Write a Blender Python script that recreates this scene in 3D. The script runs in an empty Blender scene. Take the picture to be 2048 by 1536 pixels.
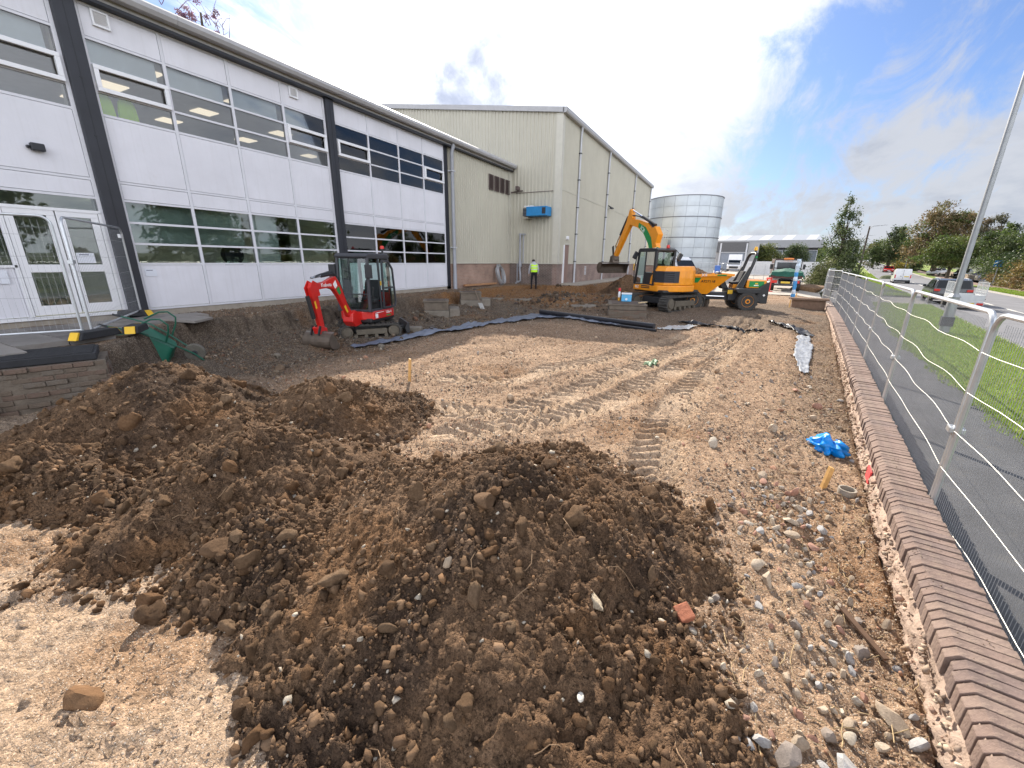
import bpy, bmesh, math, random
import numpy as np
from mathutils import Matrix, Vector
random.seed(7); RNG = np.random.default_rng(11)
S = bpy.context.scene; COL = S.collection
rad = math.radians
# ---------------------------------------------------------------- camera
CAM_H = 2.35
_p, _r, _y = .295, -.0127, -.486
fw = np.array([math.sin(_y)*math.cos(_p), math.cos(_y)*math.cos(_p), -math.sin(_p)])
rt = np.array([math.cos(_y), -math.sin(_y), 0.]); dn = np.cross(fw, rt)
rt2 = rt*math.cos(_r)+dn*math.sin(_r); dn2 = -rt*math.sin(_r)+dn*math.cos(_r)
cd = bpy.data.cameras.new('camera'); cam = bpy.data.objects.new('camera', cd); COL.objects.link(cam)
cam.matrix_world = Matrix(((rt2[0], -dn2[0], -fw[0], 0), (rt2[1], -dn2[1], -fw[1], 0), (rt2[2], -dn2[2], -fw[2], CAM_H), (0, 0, 0, 1)))
cd.sensor_width = 36; cd.lens = 36*815/2048; cd.clip_start = .05; cd.clip_end = 3000
S.camera = cam
# ---------------------------------------------------------------- light
SUN_EL, SUN_AZ = rad(35), rad(-34.5)          # azimuth from +Y towards +X
sd = Vector((math.sin(SUN_AZ)*math.cos(SUN_EL), math.cos(SUN_AZ)*math.cos(SUN_EL), math.sin(SUN_EL)))
sl = bpy.data.lights.new('sun', 'SUN'); sl.energy = 4.3; sl.angle = rad(.55); sl.color = (1, .91, .79)
so = bpy.data.objects.new('sun', sl); COL.objects.link(so); so.rotation_euler = sd.to_track_quat('Z', 'Y').to_euler()
W = bpy.data.worlds.new('World'); S.world = W; W.use_nodes = True
nt = W.node_tree; N = nt.nodes; L = nt.links; N.clear()
def nd(t, **k):
    n = N.new(t)
    for a, b in k.items(): setattr(n, a, b)
    return n
def mth(op, a, b=None, c=None, clamp=False):
    n = nd('ShaderNodeMath', operation=op, use_clamp=clamp)
    for i, x in enumerate((a, b, c)):
        if x is None: continue
        if isinstance(x, (int, float)): n.inputs[i].default_value = x
        else: L.new(x, n.inputs[i])
    return n.outputs[0]
def vmth(op, a, b=None):
    n = nd('ShaderNodeVectorMath', operation=op)
    for i, x in enumerate((a, b)):
        if x is None: continue
        if isinstance(x, (tuple, list)): n.inputs[i].default_value = x
        else: L.new(x, n.inputs[i])
    return n
def sstep(x, a, b):
    n = nd('ShaderNodeMapRange', interpolation_type='SMOOTHSTEP')
    L.new(x, n.inputs[0]); n.inputs[1].default_value = a; n.inputs[2].default_value = b
    return n.outputs[0]
def mixc(f, a, b):
    n = nd('ShaderNodeMix', data_type='RGBA')
    for s, x in ((n.inputs[0], f), (n.inputs[6], a), (n.inputs[7], b)):
        if isinstance(x, (int, float)): s.default_value = x
        elif isinstance(x, tuple): s.default_value = x
        else: L.new(x, s)
    return n.outputs[2]
def noise(vec, scale, det=6, rough=.55, dist=0.):
    n = nd('ShaderNodeTexNoise'); L.new(vec, n.inputs['Vector'])
    n.inputs['Scale'].default_value = scale; n.inputs['Detail'].default_value = det
    n.inputs['Roughness'].default_value = rough; n.inputs['Distortion'].default_value = dist
    return n.outputs[0]
sky = nd('ShaderNodeTexSky', sky_type='NISHITA'); sky.sun_disc = False
sky.sun_elevation = SUN_EL; sky.sun_rotation = -SUN_AZ if False else SUN_AZ
sky.air_density = 1.; sky.dust_density = 1.2; sky.ozone_density = 2.
tc = nd('ShaderNodeTexCoord'); D = vmth('NORMALIZE', tc.outputs['Generated']).outputs[0]
sep = nd('ShaderNodeSeparateXYZ'); L.new(D, sep.inputs[0]); dz = sep.outputs[2]
den = mth('ADD', mth('MAXIMUM', dz, 0.), .34)
cv = nd('ShaderNodeCombineXYZ')
L.new(mth('DIVIDE', sep.outputs[0], den), cv.inputs[0]); L.new(mth('DIVIDE', sep.outputs[1], den), cv.inputs[1])
def mapped(rot, sc, loc):
    m = nd('ShaderNodeMapping'); L.new(cv.outputs[0], m.inputs[0]); m.inputs['Rotation'].default_value = (0, 0, rad(rot)); m.inputs['Scale'].default_value = sc; m.inputs['Location'].default_value = loc; return m.outputs[0]
n1 = noise(mapped(-40, (1.5, .62, 1), (3.1, 1.7, 0)), 1.35, 10, .6, .45)      # drawn out banks
n2 = noise(cv.outputs[0], 3.1, 9, .62, .25)                                    # cumulus lumps
n3 = noise(mapped(-40, (2.2, .9, 1), (1.2, .4, 0)), 2.4, 10, .66, .8)          # wisps
sunD = vmth('DOT_PRODUCT', D, tuple(sd)).outputs['Value']
glow = sstep(sunD, .72, .985); front = sstep(mth('MULTIPLY', sunD, -1.), -.42, .5)  # front: unseen clouds opposite the sun, brightened and thickened to lift the shade
def blob(v, a, b):
    return sstep(vmth('DOT_PRODUCT', D, tuple(Vector(v).normalized())).outputs['Value'], a, b)
hole = blob((.04, .93, .36), .965, .998)       # the blue gap high over the yard
hole2 = blob((-.78, .45, .50), .95, .99)
lowband = mth('SUBTRACT', 1., sstep(dz, .02, .34))
dens = mth('ADD', mth('ADD', mth('MULTIPLY', n1, .38), mth('MULTIPLY', n3, .44)), mth('MULTIPLY', n2, .18))
dens = mth('ADD', dens, mth('MULTIPLY', glow, .22))
dens = mth('SUBTRACT', dens, mth('MULTIPLY', hole, .035))
dens = mth('SUBTRACT', dens, mth('MULTIPLY', hole2, .17))
dens = mth('ADD', dens, mth('MULTIPLY', lowband, .07))
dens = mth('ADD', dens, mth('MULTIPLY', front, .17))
cover = sstep(dens, .43, .585)
thick = sstep(mth('ADD', mth('MULTIPLY', n2, .75), mth('ADD', mth('MULTIPLY', n1, .55), mth('MULTIPLY', lowband, .05))), .67, .90)
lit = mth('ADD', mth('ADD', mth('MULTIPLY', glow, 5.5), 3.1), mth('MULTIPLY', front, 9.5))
cwhite = nd('ShaderNodeCombineColor')
for i, k in enumerate((.95, .985, 1.07)): L.new(mth('MULTIPLY', lit, k), cwhite.inputs[i])
cgrey = nd('ShaderNodeCombineColor')
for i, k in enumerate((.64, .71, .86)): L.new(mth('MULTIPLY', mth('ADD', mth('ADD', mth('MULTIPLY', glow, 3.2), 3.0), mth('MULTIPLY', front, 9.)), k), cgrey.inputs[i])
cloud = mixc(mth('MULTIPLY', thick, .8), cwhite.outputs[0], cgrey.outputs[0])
puff = sstep(mth('ADD', blob((-.515, .793, .326), .9895, 1.0), mth('MULTIPLY', mth('SUBTRACT', noise(D, 11., 9, .6, .3), .5), 1.7)), .42, 1.15)   # the one dark puff over the warehouse
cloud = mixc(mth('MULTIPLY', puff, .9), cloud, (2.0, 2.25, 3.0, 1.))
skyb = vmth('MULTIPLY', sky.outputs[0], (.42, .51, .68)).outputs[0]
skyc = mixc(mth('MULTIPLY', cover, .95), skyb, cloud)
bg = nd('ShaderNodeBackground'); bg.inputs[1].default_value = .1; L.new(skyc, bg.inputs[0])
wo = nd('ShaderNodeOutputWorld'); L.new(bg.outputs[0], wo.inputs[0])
vs = S.view_settings; vs.view_transform = 'Standard'; vs.look = 'None'; vs.gamma = 1; vs.use_curve_mapping = False; vs.exposure = 1.2
S.cycles.max_bounces = 6; S.cycles.diffuse_bounces = 3; S.cycles.glossy_bounces = 3; S.cycles.transparent_max_bounces = 16
S.cycles.caustics_reflective = False; S.cycles.caustics_refractive = False
# ---------------------------------------------------------------- helpers
def mat(name, col, rough=.6, metal=0., var=.12, scale=4., bump=0., bscale=60., dirt=0., dcol=(.16, .11, .07), spec=.5, attr=None, coat=0.):
    m = bpy.data.materials.new(name); m.use_nodes = True; t = m.node_tree; n = t.nodes; l = t.links
    b = n['Principled BSDF']; b.inputs['Roughness'].default_value = rough; b.inputs['Metallic'].default_value = metal
    b.inputs['Specular IOR Level'].default_value = spec; b.inputs['Coat Weight'].default_value = coat
    tc = n.new('ShaderNodeTexCoord'); nz = n.new('ShaderNodeTexNoise'); l.new(tc.outputs['Object'], nz.inputs['Vector'])
    nz.inputs['Scale'].default_value = scale; nz.inputs['Detail'].default_value = 8; nz.inputs['Roughness'].default_value = .65
    mr = n.new('ShaderNodeMapRange'); l.new(nz.outputs[0], mr.inputs[0]); mr.inputs[1].default_value = .3; mr.inputs[2].default_value = .7
    mr.inputs[3].default_value = 1-var; mr.inputs[4].default_value = 1+var
    mu = n.new('ShaderNodeVectorMath'); mu.operation = 'SCALE'; l.new(mr.outputs[0], mu.inputs['Scale'])
    if attr:
        a = n.new('ShaderNodeAttribute'); a.attribute_name = attr; l.new(a.outputs['Color'], mu.inputs[0])
    else: mu.inputs[0].default_value = col
    out = mu.outputs[0]
    if dirt:
        d = n.new('ShaderNodeTexNoise'); l.new(tc.outputs['Object'], d.inputs['Vector']); d.inputs['Scale'].default_value = scale*1.7+.3; d.inputs['Detail'].default_value = 10; d.inputs['Roughness'].default_value = .75
        r = n.new('ShaderNodeMapRange'); l.new(d.outputs[0], r.inputs[0]); r.inputs[1].default_value = .62-dirt*.3; r.inputs[2].default_value = .85-dirt*.25; r.inputs[4].default_value = min(1, .35+dirt)
        x = n.new('ShaderNodeMix'); x.data_type = 'RGBA'; l.new(r.outputs[0], x.inputs[0]); l.new(out, x.inputs[6]); x.inputs[7].default_value = (*dcol, 1); out = x.outputs[2]
    l.new(out, b.inputs['Base Color'])
    if bump:
        bn = n.new('ShaderNodeTexNoise'); l.new(tc.outputs['Object'], bn.inputs['Vector']); bn.inputs['Scale'].default_value = bscale; bn.inputs['Detail'].default_value = 6; bn.inputs['Roughness'].default_value = .7
        bp = n.new('ShaderNodeBump'); bp.inputs['Strength'].default_value = bump; bp.inputs['Distance'].default_value = .02; l.new(bn.outputs[0], bp.inputs['Height']); l.new(bp.outputs[0], b.inputs['Normal'])
    return m
def glass(name, tint=(.75, .82, .82), refl=1.0, base=.06):
    m = bpy.data.materials.new(name); m.use_nodes = True; t = m.node_tree; n = t.nodes; l = t.links; n.clear()
    o = n.new('ShaderNodeOutputMaterial'); mx = n.new('ShaderNodeMixShader'); tr = n.new('ShaderNodeBsdfTransparent'); gl = n.new('ShaderNodeBsdfGlossy')
    tr.inputs[0].default_value = (*tint, 1); gl.inputs['Roughness'].default_value = .02; gl.inputs[0].default_value = (refl, refl, refl, 1)
    fr = n.new('ShaderNodeFresnel'); fr.inputs[0].default_value = 1.55
    ad = n.new('ShaderNodeMath'); ad.operation = 'ADD'; ad.use_clamp = True; l.new(fr.outputs[0], ad.inputs[0]); ad.inputs[1].default_value = base
    l.new(ad.outputs[0], mx.inputs[0]); l.new(tr.outputs[0], mx.inputs[1]); l.new(gl.outputs[0], mx.inputs[2]); l.new(mx.outputs[0], o.inputs[0])
    return m
def emis(name, col, st):
    m = bpy.data.materials.new(name); m.use_nodes = True; b = m.node_tree.nodes['Principled BSDF']
    b.inputs['Base Color'].default_value = (*col, 1); b.inputs['Emission Color'].default_value = (*col, 1); b.inputs['Emission Strength'].default_value = st
    return m
def tag(o, label=None, cat=None, group=None, kind=None):
    if label: o['label'] = label
    if cat: o['category'] = cat
    if group: o['group'] = group
    if kind: o['kind'] = kind
    return o
def link(o, parent=None):
    COL.objects.link(o)
    if parent is not None: o.parent = parent
    return o
def empty(name, loc=(0, 0, 0), rz=0., label=None, cat=None, group=None):
    o = bpy.data.objects.new(name, None); COL.objects.link(o); o.location = loc; o.rotation_euler = (0, 0, rz); o.empty_display_size = .2
    return tag(o, label, cat, group)
def copy_tree(o, parent=None):
    c = o.copy(); COL.objects.link(c)
    if parent is not None:
        c.parent = parent; c.matrix_parent_inverse = o.matrix_parent_inverse.copy()
    for ch in list(o.children): copy_tree(ch, c)
    return c
class MB:
    def __init__(s): s.v = []; s.f = []; s.m = []
    def add(s, vs, fs, mi=0):
        b = len(s.v); s.v += [tuple(p) for p in vs]; s.f += [tuple(i+b for i in f) for f in fs]; s.m += [mi]*len(fs); return s
    def box(s, lo, hi, mi=0, rot=None, pivot=None):
        x0, y0, z0 = lo; x1, y1, z1 = hi
        vs = [(x0, y0, z0), (x1, y0, z0), (x1, y1, z0), (x0, y1, z0), (x0, y0, z1), (x1, y0, z1), (x1, y1, z1), (x0, y1, z1)]
        if rot is not None:
            pv = Vector(pivot) if pivot is not None else (Vector(lo)+Vector(hi))/2
            vs = [pv+rot @ (Vector(p)-pv) for p in vs]
        return s.add(vs, [(0, 3, 2, 1), (4, 5, 6, 7), (0, 1, 5, 4), (1, 2, 6, 5), (2, 3, 7, 6), (3, 0, 4, 7)], mi)
    def bar(s, a, b, w, h, mi=0, up=(0, 0, 1)):            # rectangular bar from a to b
        a = Vector(a); b = Vector(b); d = (b-a).normalized(); u = Vector(up)
        if abs(d.dot(u)) > .98: u = Vector((1, 0, 0))
        x = d.cross(u).normalized()*w/2; y = x.cross(d).normalized()*h/2
        return s.add([a-x-y, a+x-y, a+x+y, a-x+y, b-x-y, b+x-y, b+x+y, b-x+y], [(0, 1, 2, 3), (7, 6, 5, 4), (0, 4, 5, 1), (1, 5, 6, 2), (2, 6, 7, 3), (3, 7, 4, 0)], mi)
    def prism(s, pts, ax, a, b, mi=0):                     # polygon extruded along ax
        def P(p, t): return (t, p[0], p[1]) if ax == 'x' else (p[0], t, p[1]) if ax == 'y' else (p[0], p[1], t)
        n = len(pts); A = sum(pts[i][0]*pts[(i+1) % n][1]-pts[(i+1) % n][0]*pts[i][1] for i in range(n))
        flip = (A < 0) ^ (ax == 'y')
        vs = [P(p, a) for p in pts]+[P(p, b) for p in pts]
        fs = [tuple(range(n))[::-1], tuple(range(n, 2*n))]+[(i, (i+1) % n, (i+1) % n+n, i+n) for i in range(n)]
        if flip ^ (b < a): fs = [f[::-1] for f in fs]
        return s.add(vs, fs, mi)
    def tube(s, path, r, n=8, mi=0, caps=True, rr=None):
        P = [Vector(p) for p in path]; b = len(s.v); k = len(P); up = None
        for i, p in enumerate(P):
            d = ((P[min(i+1, k-1)]-p).normalized()+(p-P[max(i-1, 0)]).normalized()).normalized()
            if up is None:
                up = Vector((0, 0, 1)) if abs(d.z) < .9 else Vector((1, 0, 0))
            x = d.cross(up).normalized(); y = x.cross(d).normalized(); up = y
            q = rr[i] if rr else r
            for j in range(n):
                a = 2*math.pi*j/n; s.v.append(tuple(p+x*(q*math.cos(a))+y*(q*math.sin(a))))
        for i in range(k-1):
            for j in range(n):
                s.f.append((b+i*n+j, b+(i+1)*n+j, b+(i+1)*n+(j+1) % n, b+i*n+(j+1) % n)); s.m.append(mi)
        if caps:
            s.f.append(tuple(b+j for j in range(n))); s.m.append(mi)
            s.f.append(tuple(b+(k-1)*n+j for j in range(n))[::-1]); s.m.append(mi)
        return s
    def lathe(s, prof, c=(0, 0, 0), ax='z', n=20, mi=0):   # prof: (radius, offset along axis)
        b = len(s.v); c = Vector(c)
        for r, h in prof:
            for j in range(n):
                a = 2*math.pi*j/n; p, q = r*math.cos(a), r*math.sin(a)
                s.v.append(tuple(c+Vector((p, q, h) if ax == 'z' else (h, p, q) if ax == 'x' else (q, h, p))))
        for i in range(len(prof)-1):
            for j in range(n):
                s.f.append((b+i*n+j, b+i*n+(j+1) % n, b+(i+1)*n+(j+1) % n, b+(i+1)*n+j)); s.m.append(mi)
        if prof[0][0] > 1e-4: s.f.append(tuple(b+j for j in range(n))[::-1]); s.m.append(mi)
        if prof[-1][0] > 1e-4: s.f.append(tuple(b+(len(prof)-1)*n+j for j in range(n))); s.m.append(mi)
        return s
    def loft(s, loops, mi=0, cap=True):
        b = len(s.v); n = len(loops[0])
        for lp in loops: s.v += [tuple(p) for p in lp]
        for i in range(len(loops)-1):
            for j in range(n): s.f.append((b+i*n+j, b+i*n+(j+1) % n, b+(i+1)*n+(j+1) % n, b+(i+1)*n+j)); s.m.append(mi)
        if cap:
            s.f.append(tuple(b+j for j in range(n))[::-1]); s.m.append(mi)
            s.f.append(tuple(b+(len(loops)-1)*n+j for j in range(n))); s.m.append(mi)
        return s
    def build(s, name, mats, parent=None, rz=0., bev=0., smooth=False, fix=False):
        me = bpy.data.meshes.new(name); me.from_pydata(s.v, [], s.f)
        mats = mats if isinstance(mats, (list, tuple)) else [mats]
        for m in mats: me.materials.append(m)
        if len(mats) > 1: me.polygons.foreach_set('material_index', s.m)
        bm = bmesh.new(); bm.from_mesh(me)
        if fix: bmesh.ops.recalc_face_normals(bm, faces=bm.faces)
        bm.to_mesh(me); bm.free()
        if smooth: me.shade_smooth(); me.set_sharp_from_angle(angle=rad(38))
        o = bpy.data.objects.new(name, me); link(o, parent)
        if rz: o.rotation_euler = (0, 0, rz)
        if bev:
            m = o.modifiers.new('bevel', 'BEVEL'); m.width = bev; m.segments = 2; m.limit_method = 'ANGLE'; m.angle_limit = rad(35); m.harden_normals = False
        return o
def npmesh(name, V, F, m, parent=None, col=None, smooth=False, cname='tint'):
    V = np.ascontiguousarray(V, dtype=np.float32); F = np.ascontiguousarray(F, dtype=np.int32); k = F.shape[1]
    me = bpy.data.meshes.new(name); me.vertices.add(len(V)); me.vertices.foreach_set('co', V.ravel())
    me.loops.add(F.size); me.loops.foreach_set('vertex_index', F.ravel()); me.polygons.add(len(F))
    me.polygons.foreach_set('loop_start', np.arange(0, F.size, k, dtype=np.int32)); me.update(calc_edges=True)
    if col is not None:
        a = me.color_attributes.new(cname, 'FLOAT_COLOR', 'POINT'); c = np.ones((len(V), 4), np.float32); c[:, :3] = col; a.data.foreach_set('color', c.ravel())
    me.materials.append(m)
    if smooth: me.shade_smooth()
    o = bpy.data.objects.new(name, me); return link(o, parent)
def shared(name, src, parent, loc=(0, 0, 0), rot=(0, 0, 0), sc=(1, 1, 1)):
    o = bpy.data.objects.new(name, src.data if hasattr(src, 'data') else src); link(o, parent); o.location = loc; o.rotation_euler = rot; o.scale = sc; return o
def text(s, size, m, parent, loc, rot, ext=.004, shear=0.):
    c = bpy.data.curves.new('lettering', 'FONT'); c.body = s; c.size = size; c.extrude = ext; c.align_x = 'CENTER'; c.align_y = 'CENTER'; c.shear = shear; c.resolution_u = 2
    t = bpy.data.objects.new('tmp', c); COL.objects.link(t); bpy.context.view_layer.update()
    me = bpy.data.meshes.new_from_object(t.evaluated_get(bpy.context.evaluated_depsgraph_get())); bpy.data.objects.remove(t)
    me.name = 'lettering'; me.materials.clear(); me.materials.append(m)
    o = bpy.data.objects.new('lettering', me); link(o, parent); o.location = loc; o.rotation_euler = rot; return o
# numpy gradient noise
_perm = np.random.default_rng(3).permutation(512); _ga = np.random.default_rng(4).uniform(0, 2*np.pi, 512)
def gn(x, y, seed=0):
    xi = np.floor(x).astype(int); yi = np.floor(y).astype(int); xf = x-xi; yf = y-yi
    def g(ix, iy, dx, dy):
        a = _ga[_perm[(_perm[(ix+seed*57) & 511]+iy) & 511]]; return np.cos(a)*dx+np.sin(a)*dy
    u = xf*xf*xf*(xf*(xf*6-15)+10); v = yf*yf*yf*(yf*(yf*6-15)+10)
    a = g(xi, yi, xf, yf); b = g(xi+1, yi, xf-1, yf); c = g(xi, yi+1, xf, yf-1); d = g(xi+1, yi+1, xf-1, yf-1)
    return ((a+(b-a)*u)*(1-v)+(c+(d-c)*u)*v)*1.5
def fbm(x, y, sc, oc=4, gain=.5, seed=0):
    r = 0; a = 1
    for i in range(oc): r = r+a*gn(x*sc+i*13.7, y*sc-i*7.1, seed+i); a *= gain; sc *= 2.03
    return r
def sst(x, a, b):
    t = np.clip((x-a)/(b-a), 0, 1); return t*t*(3-2*t)
# ---------------------------------------------------------------- terrain
WY = np.array([-3., 1.86, 4.48, 12.26, 20., 28., 34.]); WX = np.array([.68, 1.21, 1.49, 2.54, 3.52, 4.45, 5.2])
def xw(y): return np.interp(y, WY, WX)            # site-side top edge of the wall coping
def road_z(y): return -.12+.0195*(np.logaddexp(0, (np.asarray(y, float)-85)/12)*12)
BANK = np.array([(-7.9, -4), (-8.6, .2), (-9.0, 1.6), (-9.35, 2.9), (-10.2, 3.7), (-11.1, 4.5), (-11.35, 5.6), (-11.2, 7.2), (-11.5, 12), (-11.75, 16), (-11.8, 19), (-11.6, 21.4), (-10.9, 23.0), (-9.3, 23.4), (-8.0, 24.3), (-7.9, 40)])
def bank_d(x, y):                                  # signed distance, positive on the high side
    P = BANK; best = np.full(x.shape, 1e9); 
    for i in range(len(P)-1):
        a = P[i]; b = P[i+1]; d = b-a; t = np.clip(((x-a[0])*d[0]+(y-a[1])*d[1])/(d@d), 0, 1)
        best = np.minimum(best, np.hypot(x-a[0]-t*d[0], y-a[1]-t*d[1]))
    ins = np.zeros(x.shape, bool); Q = np.vstack([P, [(-60, 40), (-60, -4)]])
    for i in range(len(Q)):
        a = Q[i]; b = Q[(i+1) % len(Q)]
        c = ((a[1] > y) != (b[1] > y)); xi = (b[0]-a[0])*(y-a[1])/(b[1]-a[1]+1e-12)+a[0]; ins ^= c & (x < xi)
    return np.where(ins, best, -best)
TRK = [np.array([(-.35, 3.6), (-.5, 4.3), (-.6, 5.9), (-.25, 9.7), (.65, 15.5), (1.2, 20)]), np.array([(-3.0, 4.0), (-2.2, 5.0), (-1.4, 6.75), (-.5, 10.7), (.35, 15.3), (.9, 20)]),
       np.array([(-4.4, 4.6), (-3.55, 4.75), (-2.7, 5.0), (-2.0, 7.4), (-1.1, 11), (0, 14), (.5, 18)]), np.array([(-4.6, 6.2), (-3.6, 6.6), (-2.9, 8.2), (-2.2, 10.5), (-1.2, 13.4)])]
def tracks(x, y):
    h = np.zeros(x.shape); wsum = np.zeros(x.shape)
    for k, P in enumerate(TRK):
        D2 = np.full(x.shape, 1e9); sg = np.zeros(x.shape); al = np.zeros(x.shape); acc = 0.
        for i in range(len(P)-1):
            a = P[i]; d = P[i+1]-a; ln = np.hypot(*d); t = np.clip(((x-a[0])*d[0]+(y-a[1])*d[1])/(ln*ln), 0, 1)
            dd = np.hypot(x-a[0]-t*d[0], y-a[1]-t*d[1]); lat = ((x-a[0])*d[1]-(y-a[1])*d[0])/ln
            m = dd < D2; D2 = np.where(m, dd, D2); sg = np.where(m, lat, sg); al = np.where(m, acc+t*ln, al); acc += ln
        w = sst(.30-D2+.04*fbm(x, y, 3., 2, seed=9+k), -.03, .05); fade = sst(fbm(x, y, .7, 2, seed=21+k), -.6, -.15)
        ph = (al+np.abs(sg)*.8)/.215*2*np.pi
        lug = np.clip(np.sin(ph)*2., -1, 1)
        h += w*(-.036+.040*lug*fade); h += .022*np.exp(-((D2-.36)/.09)**2)*fade; wsum = np.maximum(wsum, w)
    return h, wsum
def ground_h(x, y, fine=True):
    x = np.asarray(x, float); y = np.asarray(y, float)
    dw = xw(y)-x                                   # distance from the wall
    h = .02+.07*sst(dw, .5, 1.3)
    h = h+.22*sst(-x, 8.7, 10.9)*sst(y, 2.5, 5)    # floor climbs towards the bank
    h = h+.15*sst(y, 16, 21)
    h = h+.22*sst(y, 20.3, 22)*sst(-x, 7, 9)+.36*np.exp(-((x+7.4+(y-21)*-.55)/.9)**2)*sst(y, 18.3, 19.6)*(1-sst(y, 23.5, 25))
    h = h+.10*sst(fbm(x, y, .45, 3, seed=2), -.2, .9)*sst(-x, -1, 1)*(1-sst(y, 26, 30))
    hole = np.exp(-(((x+10.35)/.75)**2+((y-3.0)/.8)**2)); h = h-.12*hole
    d = bank_d(x, y)+.16*fbm(x, y, 1.3, 3, seed=5)
    hi = np.where(y > 21, .9, .86)+.02*fbm(x, y, .8, 2, seed=6)
    d = d+.05*fbm(x, y, 5., 2, seed=8); s = sst(d, -.26, .05); h = h*(1-s)+hi*s
    if fine:
        amp = .25+.75*sst(fbm(x, y, .5, 2, seed=31), -.5, .5); t, wt = tracks(x, y)
        lo = 1-sst(d, .1, .4)*.7
        h = h+lo*amp*(1-.6*wt)*(.036*fbm(x, y, 2.1, 3, seed=11)+.040*np.abs(fbm(x, y, 6.5, 4, .6, seed=12)))+t+lo*(.016*fbm(x, y, 17, 3, .6, seed=13)+(1-.5*wt)*.022*np.abs(fbm(x, y, 11., 2, seed=15)))
        h = h+.16*s*(1-s)*4*fbm(x, y, 4.5, 4, .6, seed=14)+.05*sst(-x, 8.2, 9.5)*(1-s)*(fbm(x, y, 2.6, 4, .6, seed=16)+np.abs(fbm(x, y, 5., 3, .6, seed=17)))
    return h
# soil piles: x, y, height, radii (x, y), rotation, seed
PILES = [(-1.42, 2.40, .92, 2.0, 2.1, 0., 1), (-4.75, 3.55, .86, 1.62, 1.45, .2, 2), (-6.55, 2.35, 1.1, 1.85, 1.8, -.3, 3), (-4.02, 2.08, .84, 1.45, 1.5, .3, 4), (-5.5, 24.7, 1.75, 2.7, 1.9, .2, 5), (-5.75, .98, .66, 1.35, .85, .35, 6), (-2.85, 1.55, .56, 1.05, .95, .2, 7)]
def pile_h(i, x, y):
    cx, cy, H, rx, ry, ro, sd_ = PILES[i]
    dx = x-cx; dy = y-cy; u = dx*math.cos(ro)+dy*math.sin(ro); v = -dx*math.sin(ro)+dy*math.cos(ro)
    th = np.arctan2(v, u); r = np.hypot(u/rx, v/ry)*(1+.10*np.sin(th*3+sd_)+.06*np.sin(th*5+2*sd_))
    r = r+.07*fbm(x, y, 1.1, 2, seed=40+sd_)
    rr = np.sqrt(r*r+.012)-.06
    h = H*(1-np.clip(rr, 0, 1.5)**.92)
    k = .6+.8*sst(fbm(x, y, .9, 2, seed=50+sd_), -.5, .5)
    h = h+k*(.05*fbm(x, y, 2.6, 3, seed=60+sd_)+.055*np.abs(fbm(x, y, 5.5, 4, .55, seed=70+sd_))+.020*fbm(x, y, 15, 2, .6, seed=80+sd_)+.014*np.abs(fbm(x, y, 34, 2, .6, seed=85+sd_)))
    return h-.05
def surf_all(x, y):
    z = ground_h(x, y)
    for i in range(len(PILES)): z = np.maximum(z, pile_h(i, x, y))
    return z
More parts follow.
